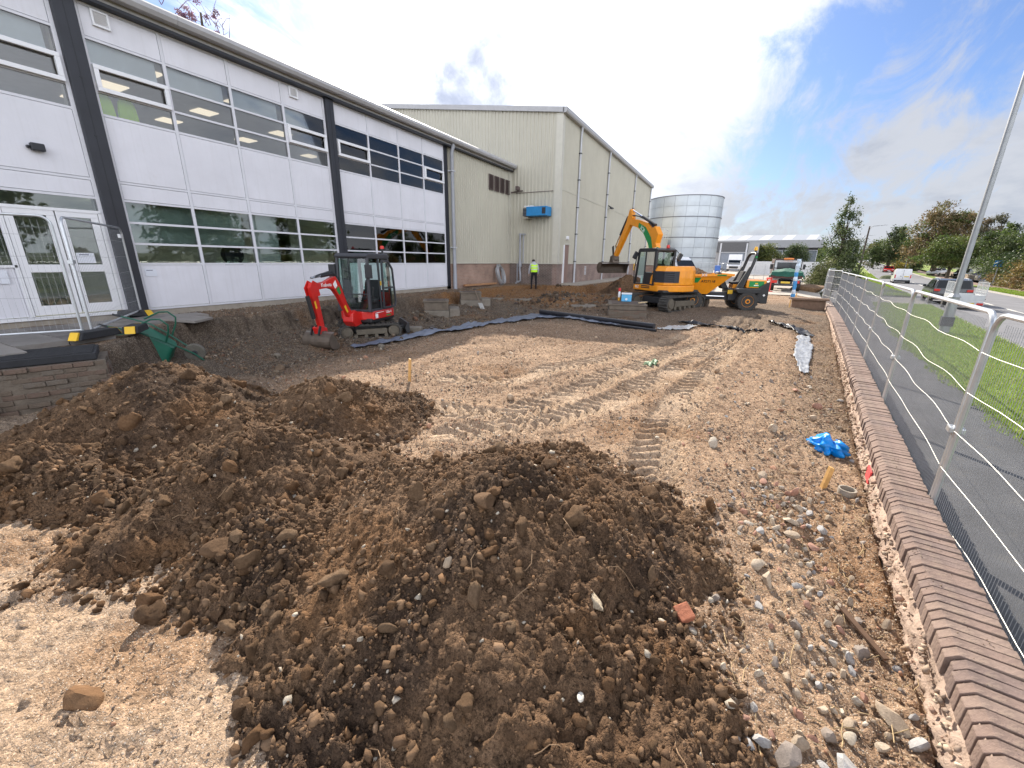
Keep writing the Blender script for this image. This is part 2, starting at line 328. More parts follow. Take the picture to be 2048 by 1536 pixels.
def soil_mat(name, cols, specks=True, bump=.6, sc=1.):
    """earth: three tones mixed by noise, the 'soil' attribute picks the darker dug soil"""
    m = bpy.data.materials.new(name); m.use_nodes = True; t = m.node_tree; n = t.nodes; l = t.links; b = n['Principled BSDF']
    b.inputs['Roughness'].default_value = .95; b.inputs['Specular IOR Level'].default_value = .15
    tc = n.new('ShaderNodeTexCoord')
    def nz(s, det=8, ro=.65):
        k = n.new('ShaderNodeTexNoise'); l.new(tc.outputs['Object'], k.inputs['Vector']); k.inputs['Scale'].default_value = s*sc; k.inputs['Detail'].default_value = det; k.inputs['Roughness'].default_value = ro; return k.outputs[0]
    def rng(x, a, c):
        k = n.new('ShaderNodeMapRange'); l.new(x, k.inputs[0]); k.inputs[1].default_value = a; k.inputs[2].default_value = c; return k.outputs[0]
    def mix(f, a, c):
        k = n.new('ShaderNodeMix'); k.data_type = 'RGBA'
        for s, x in ((k.inputs[0], f), (k.inputs[6], a), (k.inputs[7], c)):
            if isinstance(x, tuple): s.default_value = (*x, 1)
            elif isinstance(x, float): s.default_value = x
            else: l.new(x, s)
        return k.outputs[2]
    at = n.new('ShaderNodeAttribute'); at.attribute_name = 'soil'; sp = n.new('ShaderNodeSeparateColor'); l.new(at.outputs['Color'], sp.inputs[0])
    c = mix(rng(nz(1.1), .42, .58), cols[0], cols[1])
    c = mix(rng(nz(9, 10, .75), .45, .75), c, cols[2])
    dk = mix(rng(nz(2.1), .35, .65), cols[3], cols[4]); dk = mix(rng(nz(12, 10, .7), .5, .8), dk, cols[5])
    c = mix(sp.outputs[0], c, dk)
    tw = n.new('ShaderNodeMath'); tw.operation = 'MULTIPLY'; l.new(sp.outputs[2], tw.inputs[0]); tw.inputs[1].default_value = .75; c = mix(tw.outputs[0], c, (.40, .295, .205))
    c = mix(sp.outputs[1], c, (.17, .085, .035))              # orange brown clay
    hgt = nz(38, 10, .75)
    def mathn(op, a, c, d=None):
        k = n.new('ShaderNodeMath'); k.operation = op
        for i, x in enumerate((a, c, d)):
            if x is None: continue
            if isinstance(x, (int, float)): k.inputs[i].default_value = x
            else: l.new(x, k.inputs[i])
        return k.outputs[0]
    for vs_, wt_ in ((24, .55), (58, .40), (130, .25)):          # crumbs of every size
        v = n.new('ShaderNodeTexVoronoi'); l.new(tc.outputs['Object'], v.inputs['Vector']); v.inputs['Scale'].default_value = vs_*sc; v.inputs['Randomness'].default_value = 1
        vc = n.new('ShaderNodeSeparateColor'); l.new(v.outputs['Color'], vc.inputs[0])
        on = mathn('GREATER_THAN', vc.outputs[1], .35)
        dome = mathn('MULTIPLY', mathn('MAXIMUM', mathn('SUBTRACT', .55, v.outputs['Distance']), 0.), on)
        hgt = mathn('MULTIPLY_ADD', dome, wt_*3.2, hgt)
        tint = mathn('MULTIPLY_ADD', mathn('MULTIPLY', mathn('SUBTRACT', vc.outputs[2], .5), on), .55, 1.)
        k = n.new('ShaderNodeVectorMath'); k.operation = 'SCALE'; l.new(c, k.inputs[0]); l.new(tint, k.inputs['Scale']); c = k.outputs[0]
    if specks:
        for vs_, th, colr in ((55, .22, (.50, .42, .33)), (30, .16, (.40, .35, .30)), (95, .25, (.62, .56, .47))):
            v = n.new('ShaderNodeTexVoronoi'); l.new(tc.outputs['Object'], v.inputs['Vector']); v.inputs['Scale'].default_value = vs_*sc
            k = n.new('ShaderNodeMath'); k.operation = 'LESS_THAN'; l.new(v.outputs['Distance'], k.inputs[0]); k.inputs[1].default_value = th
            vc = n.new('ShaderNodeSeparateColor'); l.new(v.outputs['Color'], vc.inputs[0])
            g = n.new('ShaderNodeMath'); g.operation = 'GREATER_THAN'; l.new(vc.outputs[0], g.inputs[0]); g.inputs[1].default_value = .55
            q = n.new('ShaderNodeMath'); q.operation = 'MULTIPLY'; l.new(k.outputs[0], q.inputs[0]); l.new(g.outputs[0], q.inputs[1])
            q2 = n.new('ShaderNodeMath'); q2.operation = 'MULTIPLY'; l.new(q.outputs[0], q2.inputs[0]); q2.inputs[1].default_value = .75
            c = mix(q2.outputs[0], c, colr)
            s2 = n.new('ShaderNodeMath'); s2.operation = 'MULTIPLY_ADD'; l.new(q.outputs[0], s2.inputs[0]); s2.inputs[1].default_value = .25; l.new(hgt, s2.inputs[2]); hgt = s2.outputs[0]
    l.new(c, b.inputs['Base Color'])
    bp = n.new('ShaderNodeBump'); bp.inputs['Strength'].default_value = bump; bp.inputs['Distance'].default_value = .022; l.new(hgt, bp.inputs['Height']); l.new(bp.outputs[0], b.inputs['Normal'])
    return m
M_site = soil_mat('site_earth', [(.285, .19, .122), (.195, .125, .08), (.37, .262, .175), (.085, .063, .046), (.118, .09, .067), (.16, .128, .098)])
M_pile = soil_mat('pile_earth', [(.15, .092, .053), (.108, .065, .038), (.21, .132, .079), (.05, .032, .021), (.07, .045, .03), (.10, .068, .045)], specks=False, bump=.9)
ys = [-1.2]
while ys[-1] < 34: ys.append(ys[-1]+(.026 if ys[-1] < 2.4 else .037 if ys[-1] < 11.5 else min(.14, .037+.011*(ys[-1]-11.5))))
ys = np.array(ys); NU = 375; us = np.linspace(0, 1, NU)
U, Yg = np.meshgrid(us, ys); XR = xw(Yg)+.14; Xg = -13.1+(XR+13.1)*U
Zg = ground_h(Xg, Yg); Zg = np.where(Xg > xw(Yg)-.03, np.minimum(Zg, -.03), Zg)
dB = bank_d(Xg, Yg)
pad = sst(Xg+.25*fbm(Xg, Yg, .8, 3, seed=91), -8.4+.0*Yg, -7.1)*(1-sst(Yg+.5*fbm(Xg, Yg, .6, 2, seed=92)-.35*(Xg+4), 13.6, 15.6)*.8)
pad = np.maximum(pad, sst(Yg, 24, 29)*sst(Xg, -4, -1)); trench = sst(xw(Yg)-Xg, 1.0, .35)*sst(Yg, 5, 8)
soil = 1-pad; soil = np.maximum(soil, .55*trench); soil = np.where(dB > .12, .45, soil)
clay = np.clip(sst(Yg, 17.5, 19.5)*(1-sst(Yg, 25, 27))*sst(-Xg, 4.5, 6.5)*.9*(dB < .2)+.8*((dB > -.5) & (dB < .05))*sst(Yg, 12, 16)+.5*sst(fbm(Xg, Yg, .5, 3, seed=93), .35, .8), 0, 1)
trw = np.maximum(tracks(Xg, Yg)[1]*pad*(.55+.45*sst(fbm(Xg, Yg, 1.1, 2, seed=95), -.4, .3)), .75*(1-sst(Yg+.5*fbm(Xg, Yg, 1., 2, seed=94), 1.6, 3.0))*sst(-Xg, -.2, 1.)); colr = np.stack([soil.ravel(), clay.ravel(), trw.ravel()], 1)
ny, nx = Xg.shape; I = np.arange(ny*nx).reshape(ny, nx)
F = np.stack([I[:-1, :-1].ravel(), I[:-1, 1:].ravel(), I[1:, 1:].ravel(), I[1:, :-1].ravel()], 1)
ground = npmesh('ground', np.stack([Xg.ravel(), Yg.ravel(), Zg.ravel()], 1), F, M_site, col=colr, smooth=True, cname='soil'); tag(ground, kind='structure')
# far terrain sheet to the horizon
M_far = mat('far_land', (.09, .10, .05), .95, var=.4, scale=.05)
gx = np.concatenate([np.linspace(-900, -40, 14), np.linspace(-30, 60, 28), np.linspace(80, 1500, 18)]); gy = np.concatenate([[-300, -60, -10], np.linspace(0, 330, 56), np.linspace(360, 1800, 14)])
GX, GY = np.meshgrid(gx, gy); GZ = road_z(np.minimum(GY, 620))-.35; n_y, n_x = GX.shape; I = np.arange(n_y*n_x).reshape(n_y, n_x)
F = np.stack([I[:-1, :-1].ravel(), I[:-1, 1:].ravel(), I[1:, 1:].ravel(), I[1:, :-1].ravel()], 1)
tag(npmesh('terrain', np.stack([GX.ravel(), GY.ravel(), GZ.ravel()], 1), F, M_far, smooth=True), kind='structure')
# yard beyond the dig
M_yard = mat('yard_concrete', (.36, .32, .275), .9, var=.18, scale=1.2, bump=.25, dirt=.25, dcol=(.3, .23, .16))
gy = np.linspace(33.9, 112, 60); V = []
for yy in gy:
    zz = .30+.6*float(sst(yy, 40, 75))+.0*yy; xr = float(np.interp(yy, [33.9, 48, 60, 112], [5.25, 6.9, 8.6, 17.5])); 
    V += [(-26, yy, zz), (-9.7, yy, zz), (-4, yy, zz), (0, yy, zz), (xr-1.4, yy, zz), (xr, yy, zz if yy > 45 else zz-.2)]
I = np.arange(len(gy)*6).reshape(-1, 6); F = np.stack([I[:-1, :-1].ravel(), I[:-1, 1:].ravel(), I[1:, 1:].ravel(), I[1:, :-1].ravel()], 1)
tag(npmesh('yard', np.array(V), F, M_yard), kind='structure')
def yard_z(y): return .30+.6*float(sst(y, 40, 75))
# ---------------------------------------------------------------- road, path, verges, kerbs
M_road = mat('asphalt_road', (.155, .155, .165), .85, var=.16, scale=.7, bump=.25, bscale=180)
M_path = mat('asphalt_path', (.085, .087, .093), .9, var=.3, scale=1.1, bump=.6, bscale=140, dirt=.3, dcol=(.15, .14, .12))
M_path2 = mat('far_path', (.20, .135, .105), .9, var=.12, scale=.8)
M_kerb = mat('kerb_concrete', (.36, .34, .31), .85, var=.15, scale=3)
M_turf = mat('turf_soil', (.16, .215, .032), .95, var=.4, scale=2.2, bump=.5)
M_line = mat('road_paint', (.62, .60, .54), .7, var=.15, scale=6)
RY = np.array([-30, 0, 17.85, 22.8, 55.5, 79.4, 156, 300, 420.]); NX_ = np.array([-.9, 4.8, 7.97, 8.8, 14.4, 18.6, 32.4, 58, 80.])
def xn(y): return np.interp(y, RY, NX_)
def xf(y): return xn(y)+7.25*1.015
def strip(name, y0, y1, fl, fr, m, dz=0., n=80, zfun=None, kind='structure', thick=0.):
    yy = np.linspace(y0, y1, n); V = []
    for t in yy:
        zz = (float(road_z(t)) if zfun is None else zfun(t))+dz
        V += [(float(fl(t)), t, zz), (float(fr(t)), t, zz)]
        if thick: V += [(float(fr(t)), t, zz-thick), (float(fl(t)), t, zz-thick)]
    k = 4 if thick else 2; I = np.arange(n*k).reshape(n, k); F = [np.stack([I[:-1, 0], I[:-1, 1], I[1:, 1], I[1:, 0]], 1)]
    if thick:
        for a, b in ((1, 2), (2, 3), (3, 0)): F.append(np.stack([I[:-1, a], I[:-1, b], I[1:, b], I[1:, a]], 1))
    o = npmesh(name, np.array(V), np.vstack(F), m); return tag(o, kind=kind) if kind else o
strip('road', -25, 420, lambda y: xn(y)-.0, lambda y: xf(y)+.02, M_road, n=200)
PZ = lambda y: 0.+.0195*float(np.logaddexp(0, (y-85)/12)*12)
pl_ = lambda y: xw(y)+.27 if y < 34 else 5.47+(y-34)*.178
pr_ = lambda y: np.interp(y, [-25, 0, 8.1, 16.5, 34.8, 60, 160, 420], [-.6, 2.75, 3.94, 4.9, 8.07, 12.4, 30.4, 77])
strip('footpath', -25, 34, pl_, pr_, M_path, zfun=PZ, n=60)
strip('footpath', 34, 420, lambda y: pr_(y)-2.3, pr_, M_path, zfun=PZ, n=60)
GR = [(-25, 34.2), (42.5, 420)]
for a, b in GR: strip('grass_verge', a, b, lambda y: pr_(y)+.0, lambda y: xn(y)-.13, M_turf, dz=.015, zfun=PZ, n=60)
strip('driveway', 34.2, 42.5, lambda y: pr_(y)-.05 if True else 0, lambda y: xn(y)-.02, mat('driveway_asphalt', (.20, .19, .175), .9, var=.2, scale=1.5), zfun=lambda y: -.02, n=8)
def kerb(side, y0, y1, n):
    yy = np.linspace(y0, y1, n+1)
    for a, b in zip(yy[:-1], yy[1:]):
        mb = MB(); g = .012
        fa = (lambda t: xn(t)-.13) if side < 0 else (lambda t: xf(t)+.0)
        x0, x1 = float(fa(a+g)), float(fa(b-g)); z0, z1 = PZ(a)+.018, PZ(b)+.018
        mb.add([(x0, a+g, z0-.3), (x0+.13, a+g, z0-.3), (x1+.13, b-g, z1-.3), (x1, b-g, z1-.3), (x0, a+g, z0), (x0+.11, a+g, z0), (x1+.11, b-g, z1), (x1, b-g, z1)],
               [(0, 3, 2, 1), (4, 5, 6, 7), (0, 1, 5, 4), (1, 2, 6, 5), (2, 3, 7, 6), (3, 0, 4, 7)])
        yield mb
def kerbs(side, segs, label):
    r = empty('kerb', (0, 0, 0)); r['kind'] = 'structure'
    for y0, y1, n in segs:
        for mb in kerb(side, y0, y1, n): mb.build('kerb_stone', M_kerb, r)
kerbs(-1, [(2, 34, 36), (42.5, 90, 40), (90, 300, 24)], 'near'); kerbs(1, [(18, 64, 50), (69, 140, 50), (140, 300, 20)], 'far')
f1 = lambda y: xf(y)+.13
for a, b in ((-25, 64), (69, 420)): strip('grass_verge', a, b, f1, lambda y: f1(y)+1.4, M_turf, dz=.015, zfun=PZ, n=60)
strip('footpath', -25, 420, lambda y: f1(y)+1.4, lambda y: f1(y)+3.0, M_path2, zfun=PZ, n=80)
strip('side_road', 64, 69, lambda y: f1(y)-.12, lambda y: f1(y)+14, M_road, dz=.0, zfun=lambda y: -.06, n=6)
strip('car_park', 69.1, 130, lambda y: f1(y)+5.0, lambda y: f1(y)+26, M_road, dz=-.05, zfun=PZ, n=12)
strip('grass_verge', 130, 420, lambda y: f1(y)+4.4, lambda y: f1(y)+12, M_turf, dz=.0, zfun=PZ, n=30)
mk = empty('lane_marking', (0, 0, 0)); mk['kind'] = 'structure'
yy = 8.
while yy < 230:
    strip('dash', yy, yy+3.6, lambda t: xn(t)+3.6, lambda t: xn(t)+3.74, M_line, dz=.005, n=4, kind=None).parent = mk
    yy += 6.2
# grass blades on the verges (nobody could count them)
def grass(n, y0, y1, fl, fr, hgt, wid, seed, name='grass'):
    r = np.random.default_rng(seed); y = y0+(y1-y0)*r.random(n)**1.5; a = np.array([float(fl(t)) for t in y]); b = np.array([float(fr(t)) for t in y])
    x = a+(b-a)*r.random(n); z = np.array([PZ(t) for t in y])+.012; sc = 1+.035*(y-4).clip(0); h = hgt*(.5+r.random(n))*np.minimum(sc, 2.2); w = wid*sc; th = r.random(n)*6.283
    lean = r.normal(0, .45, (n, 2))*h[:, None]; dx = np.cos(th)*w; dy = np.sin(th)*w
    V = np.stack([np.stack([x-dx, y-dy, z], 1), np.stack([x+dx, y+dy, z], 1), np.stack([x+lean[:, 0], y+lean[:, 1], z+h], 1)], 1).reshape(-1, 3)
    base = np.array([(.17, .27, .025), (.22, .32, .035), (.27, .34, .05), (.30, .28, .10)])[r.choice(4, n, p=[.4, .35, .18, .07])]*(.75+.5*r.random((n, 1)))
    o = npmesh(name, V, np.arange(3*n).reshape(-1, 3), M_blade, col=np.repeat(base, 3, 0)); return tag(o, kind='stuff')
def leafmat(name):
    m = bpy.data.materials.new(name); m.use_nodes = True; n = m.node_tree.nodes; l = m.node_tree.links; n.clear(); o = n.new('ShaderNodeOutputMaterial'); d = n.new('ShaderNodeBsdfPrincipled'); t = n.new('ShaderNodeBsdfTranslucent'); x = n.new('ShaderNodeMixShader'); a = n.new('ShaderNodeAttribute'); a.attribute_name = 'tint'
    d.inputs['Roughness'].default_value = .55; x.inputs[0].default_value = .4; l.new(a.outputs['Color'], d.inputs['Base Color']); l.new(a.outputs['Color'], t.inputs[0]); l.new(d.outputs[0], x.inputs[1]); l.new(t.outputs[0], x.inputs[2]); l.new(x.outputs[0], o.inputs[0]); return m
M_blade = leafmat('grass_blade')
grass(70000, 2, 34, lambda y: pr_(y)-.05, lambda y: xn(y)-.1, .055, .006, 5); grass(5000, 2, 30, lambda y: pr_(y)-.16+.12*math.sin(y*3.1)*math.sin(y*1.3), lambda y: pr_(y)+.1, .045, .006, 15)
grass(30000, 42.5, 110, lambda y: pr_(y), lambda y: xn(y)-.1, .07, .012, 6); grass(20000, 35, 64, f1, lambda y: f1(y)+1.4, .07, .012, 7)
# ---------------------------------------------------------------- rocks
def ico(sub):
    bm = bmesh.new(); bmesh.ops.create_icosphere(bm, subdivisions=sub, radius=1); bm.verts.ensure_lookup_table()
    v = np.array([t.co[:] for t in bm.verts]); f = np.array([[q.index for q in t.verts] for t in bm.faces]); bm.free(); return v, f
ICO = {k: ico(k) for k in (1, 2, 3)}
def rock_shape(sub, seed, rough=.25, planes=5):
    r = np.random.default_rng(seed); v, f = ICO[sub]; v = v.copy()
    for _ in range(planes):                                      # broken flat faces
        n = r.normal(size=3); n /= np.linalg.norm(n); d = r.uniform(.45, .85); s = v@n; v -= np.clip(s-d, 0, None)[:, None]*n
    if sub > 1:
        for fr, am in ((1.7, rough), (4., rough*.45), (9., rough*.25)):
            ph = r.uniform(0, 6.28, (6, 1)); K = r.normal(size=(6, 3))*fr
            v = v*(1+am*.35*np.sin(K@v.T+ph).mean(0)*2)[:, None]
    else: v = v*(1+r.normal(0, rough*.6, len(v)))[:, None]
    return v*np.array([1, r.uniform(.7, 1), r.uniform(.55, .85)]), f
ICO[0] = (np.array([(1., 0, 0), (-1, 0, 0), (0, 1, 0), (0, -1, 0), (0, 0, 1), (0, 0, -1)]), np.array([(0, 2, 4), (2, 1, 4), (1, 3, 4), (3, 0, 4), (2, 0, 5), (1, 2, 5), (3, 1, 5), (0, 3, 5)]))
ROCK0 = [rock_shape(0, 150+i, .5) for i in range(10)]; ROCK1 = [rock_shape(1, 100+i) for i in range(10)]; ROCK2 = [rock_shape(2, 200+i) for i in range(10)]
def rotm(r, n):
    q = r.normal(size=(n, 4)); q /= np.linalg.norm(q, axis=1)[:, None]; w, x, y, z = q.T
    return np.stack([np.stack([1-2*(y*y+z*z), 2*(x*y-z*w), 2*(x*z+y*w)], 1), np.stack([2*(x*y+z*w), 1-2*(x*x+z*z), 2*(y*z-x*w)], 1), np.stack([2*(x*z-y*w), 2*(y*z+x*w), 1-2*(x*x+y*y)], 1)], 1)
def scatter_mesh(name, P, R, C, m, parent, seed, bank=ROCK1):
    """one mesh of many small stones: positions, radii, colours"""
    r = np.random.default_rng(seed); k = r.integers(0, len(bank), len(P)); M3 = rotm(r, len(P)); VV = []; FF = []; CC = []; b = 0
    for j, (v, f) in enumerate(bank):
        s = np.where(k == j)[0]
        if not len(s): continue
        X = np.einsum('nij,vj->nvi', M3[s], v)*R[s][:, None, None]+P[s][:, None, :]
        VV.append(X.reshape(-1, 3)); FF.append((f[None]+(np.arange(len(s))*len(v))[:, None, None]).reshape(-1, 3)+b); CC.append(np.repeat(C[s], len(v), 0)); b += len(s)*len(v)
    o = npmesh(name, np.vstack(VV), np.vstack(FF), m, parent=parent, col=np.vstack(CC)); o['kind'] = 'stuff'; return o
M_crumb = mat('soil_crumb', (1, 1, 1), .95, var=.25, scale=25, bump=.5, bscale=120, attr='tint', spec=.15)
M_stone = mat('gravel_stone', (1, 1, 1), .85, var=.2, scale=20, bump=.3, bscale=150, attr='tint', spec=.3)
M_clods = [mat('dry_clod', c, .95, var=.28, scale=5, bump=.9, bscale=22, spec=.12, dirt=.2, dcol=d) for c, d in (((.16, .10, .058), (.25, .165, .10)), ((.13, .08, .047), (.20, .128, .077)), ((.21, .138, .084), (.12, .075, .045)), ((.175, .10, .053), (.26, .18, .115)))]
CLOD = []
for i in range(16):
    v, f = rock_shape(3 if i < 8 else 2, 300+i, .85, 6); o = npmesh('clod_source', v, f, M_clods[i % 4], smooth=True); CLOD.append(o.data); bpy.data.objects.remove(o)
PILE_COL = np.array([(.15, .093, .054), (.115, .07, .041), (.20, .128, .078), (.165, .095, .05)])
PLAB = ['dark brown soil heap nearest the camera, full of clods', 'smaller rounded soil heap behind the nearest one', 'long soil heap on the left below the paving and manhole', 'low soil heap between the nearest heap and the left heap', 'dark soil heap beside the yellow excavator and warehouse wall', 'low spread of soil clods at the left edge of the photo', 'low saddle of soil clods joining the nearest heap to the heap on its left']
PROOT = []
M_root = mat('dry_root', (.25, .16, .09), .9, var=.3)
for i, (cx, cy, H, rx, ry, ro, sd_) in enumerate(PILES):
    rp = empty('soil_pile', (cx, cy, 0), 0, PLAB[i], 'soil heap', 'heaps of dug soil'); PROOT.append(rp)
    nr, na = ((190, 380) if i == 0 else (105, 250)) if i != 4 else (70, 160)
    t = np.linspace(0, 1, nr)**.9*1.28; a = np.linspace(0, 2*np.pi, na, endpoint=False); T, A = np.meshgrid(t, a, indexing='ij')
    u = T*rx*np.cos(A); v = T*ry*np.sin(A); X = cx+u*math.cos(ro)-v*math.sin(ro); Y = cy+u*math.sin(ro)+v*math.cos(ro); Z = np.maximum(pile_h(i, X, Y), -.35)
    I = np.arange(nr*na).reshape(nr, na); J = np.roll(I, -1, 1)
    F = np.stack([I[:-1].ravel(), I[1:].ravel(), J[1:].ravel(), J[:-1].ravel()], 1)
    o = npmesh('heap', np.stack([X.ravel()-cx, Y.ravel()-cy, Z.ravel()], 1), F, M_pile, parent=rp, smooth=True, col=np.stack([sst(fbm(X, Y, 1.1, 4, seed=7).ravel(), .0, .55)*.9, sst(fbm(X, Y, .8, 3, seed=17).ravel(), .15, .7)*.45, 0*X.ravel()], 1), cname='soil')
    # clods: big ones as parts, crumbs as stuff
    r = np.random.default_rng(500+i); near = i != 4
    n = 29000 if i == 0 else 10500 if near else 1500
    tt = np.sqrt(r.random(n))*1.22; aa = r.random(n)*6.283; u = tt*rx*np.cos(aa); v = tt*ry*np.sin(aa); x = cx+u*math.cos(ro)-v*math.sin(ro); y = cy+u*math.sin(ro)+v*math.cos(ro)
    zp = pile_h(i, x, y); za = surf_all(x, y); keep = (zp > za-.05) & (za-zp < .07) & (r.random(n) < .30+.7*sst(fbm(x, y, 1.1, 3, seed=77+i), -.35, .35)*(.4+.6*tt)); x, y, z = x[keep], y[keep], za[keep]; n = len(x)
    s = .0060*(1-r.random(n)*.985)**(-.52); s = np.minimum(s, .032)
    c = PILE_COL[r.choice(4, n, p=[.4, .35, .12, .13])]*(.75+.5*r.random((n, 1))); st = r.random(n) < .025; c[st] = np.array([.42, .37, .30])*(.7+.5*r.random((st.sum(), 1)))
    if i == 4: s = s*1.8
    scatter_mesh('soil_crumbs', np.stack([x-cx, y-cy, z+s*.25], 1), s*(1.15 if near else 1), c, M_crumb, rp, 40+i)
    nb = (300, 150, 190, 190, 40, 110, 110)[i]; placed = []; q_ = nb*8
    tt = np.sqrt(r.random(q_))*1.16; aa = r.random(q_)*6.283; u = tt*rx*np.cos(aa); v = tt*ry*np.sin(aa); x = cx+u*math.cos(ro)-v*math.sin(ro); y = cy+u*math.sin(ro)+v*math.cos(ro)
    za = surf_all(x, y); zp = pile_h(i, x, y); s = np.minimum(.105, .027*(1-r.random(q_)*.985)**(-.40)); s = np.where((s > .06) & (np.hypot(x, y) < 1.6), .05, s)
    ok = (za-zp < .06) & ((tt > .25) | (r.random(q_) < .5))
    for j in np.nonzero(ok)[0]:
        if len(placed) >= nb: break
        xj, yj, sj = float(x[j]), float(y[j]), float(s[j])
        if any((xj-a)**2+(yj-b)**2 < (sj*.6+q*.6)**2 for a, b, q in placed): continue
        placed.append((xj, yj, sj))
        shared('clod', CLOD[int(r.integers(8)) if sj > .05 else int(r.integers(8, 16))], rp, (xj-cx, yj-cy, float(za[j])+sj*.28), tuple(r.uniform(-3, 3, 3)), (sj*r.uniform(.85, 1.2), sj, sj*r.uniform(.75, 1)))
    mb = MB()
    q_ = (70, 24, 24, 30, 4, 14, 14)[i]; tt = np.sqrt(r.random(q_))*1.05; aa = r.random(q_)*6.283; u = tt*rx*np.cos(aa); v = tt*ry*np.sin(aa); x = cx+u*math.cos(ro)-v*math.sin(ro); y = cy+u*math.sin(ro)+v*math.cos(ro); th = r.random(q_)*6.28; ln = r.uniform(.03, .075, q_); P = []
    for q in range(5):
        P.append(np.stack([x-cx, y-cy, pile_h(i, x, y)+.012+.02*np.sin(q+th)], 1)); x = x+ln*np.cos(th); y = y+ln*np.sin(th); th = th+r.normal(0, .5, q_)
    for q in range(q_):
        rr = r.uniform(.0015, .0045); mb.tube([p[q] for p in P], rr, 4, rr=[rr, rr, rr*.9, rr*.7, rr*.3])
    tag(mb.build('roots', M_root, rp), kind='stuff')
# ---------------------------------------------------------------- gravel and rubble over the pad
r = np.random.default_rng(77)
GC = np.array([(.27, .185, .12), (.36, .275, .195), (.21, .16, .12), (.30, .165, .105), (.50, .43, .34), (.13, .10, .085), (.25, .215, .185)]); GP = [.36, .2, .18, .1, .035, .065, .06]
def strew(name, n, xlo, xhi, ylo, yhi, rmin, rmax, ex, prob, seed, bank=ROCK1, yb=1.6, dark=1.):
    r = np.random.default_rng(seed); y = ylo+(yhi-ylo)*r.random(n)**yb; x = np.array([xlo(t) for t in y])+r.random(n)*np.array([xhi(t)-xlo(t) for t in y])
    p = prob(x, y); k = r.random(n) < p; x, y = x[k], y[k]; zg = ground_h(x, y); zp = np.max([pile_h(i, x, y) for i in range(len(PILES))], 0); k = zp < zg+.01; x, y, zg = x[k], y[k], zg[k]; n = len(x)
    s = np.minimum(rmax, rmin*(1-r.random(n)*.985)**(-ex)); c = GC[r.choice(7, n, p=GP)]*(.7+.55*r.random((n, 1)))
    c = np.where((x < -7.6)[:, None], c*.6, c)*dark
    return scatter_mesh(name, np.stack([x, y, zg+s*.3], 1), s, c, M_stone, ground, seed, bank)
patch = lambda x, y: .18+.82*sst(fbm(x, y, .9, 3, seed=55), -.15, .5)
strew('gravel', 26000, lambda y: -2.9, lambda y: xw(y)-.02, .2, 5., .004, .008, .3, lambda x, y: .5+0*x, 161, ROCK0, yb=1.1)
strew('gravel', 11000, lambda y: -2.9, lambda y: xw(y)-.02, .2, 6., .0045, .018, .45, patch, 61, yb=1.1)
strew('gravel', 64000, lambda y: -8.5, lambda y: xw(y)-.02, 3.2, 19., .009, .022, .35, lambda x, y: (.35+.65*patch(x, y))*(1-.65*tracks(x, y)[1]), 162, ROCK0, yb=1.25)
strew('gravel', 9000, lambda y: -8.5, lambda y: xw(y)-.02, 4., 17., .009, .03, .5, patch, 62)
strew('gravel', 16000, lambda y: -10.8, lambda y: -7.5, 4.5, 20., .012, .03, .35, lambda x, y: .7+0*x, 163, ROCK0)
strew('gravel', 3500, lambda y: -10.8, lambda y: -7.5, 4.5, 20., .014, .05, .5, lambda x, y: .7*patch(x, y), 63)
strew('gravel', 9000, lambda y: xw(y)-1.0, lambda y: xw(y)-.03, 1., 20., .006, .018, .5, patch, 64, yb=1.3)
strew('gravel', 7000, lambda y: -13.0, lambda y: -11.3, 5., 20., .02, .034, .3, lambda x, y: (bank_d(x, y) > .12)*1., 65, ROCK0, yb=1.)
strew('rubble', 900, lambda y: -7.6, lambda y: xw(y)-.1, 3., 18., .025, .075, .42, lambda x, y: .12+.8*sst(fbm(x, y, .7, 2, seed=56), .1, .5), 66, ROCK2, yb=1.2, dark=1.15)
strew('rubble', 1400, lambda y: -11.2, lambda y: -8.0, 5., 21., .03, .12, .42, lambda x, y: .25+.6*sst(fbm(x, y, .7, 2, seed=57), .0, .5), 67, ROCK2, yb=1., dark=.75)
strew('rubble', 1300, lambda y: -9.5, lambda y: -4., 18., 24., .04, .14, .42, lambda x, y: .6+0*x, 68, ROCK2, yb=1., dark=.5)
# the bigger stones of the rubble toe beside the nearest heap, one by one
SM = [mat('rubble_stone', c, .85, var=.22, scale=4, bump=.5, bscale=18, dirt=.18, dcol=(.3, .22, .15)) for c in ((.44, .36, .27), (.35, .275, .20), (.38, .21, .15), (.36, .35, .34), (.25, .21, .18), (.46, .40, .32))]
STM = []
for i in range(18):
    v, f = rock_shape(2, 400+i, .14, 9); o = npmesh('stone_source', v, f, SM[i % 6], smooth=True); o.data.set_sharp_from_angle(angle=rad(30)); STM.append(o.data); bpy.data.objects.remove(o)
q_ = 2600; w_ = r.random(q_) < .72; t = r.random(q_)
y = np.where(w_, 1.75+3.1*t, 1.3+9*t**1.3); x = np.where(w_, .75+.10*np.sin(y*3)-.13*np.abs(y-2.6)+r.normal(0, .2, q_)+.12*(t > .5), xw(y)-.05-2.3*r.random(q_))
zg = ground_h(x, y); zp = np.max([pile_h(i, x, y) for i in range(4)], 0); s = np.minimum(.085, .026*(1-r.random(q_)*.98)**(-.36)); ok = (x < xw(y)-.06) & (zp < zg+.03); placed = []
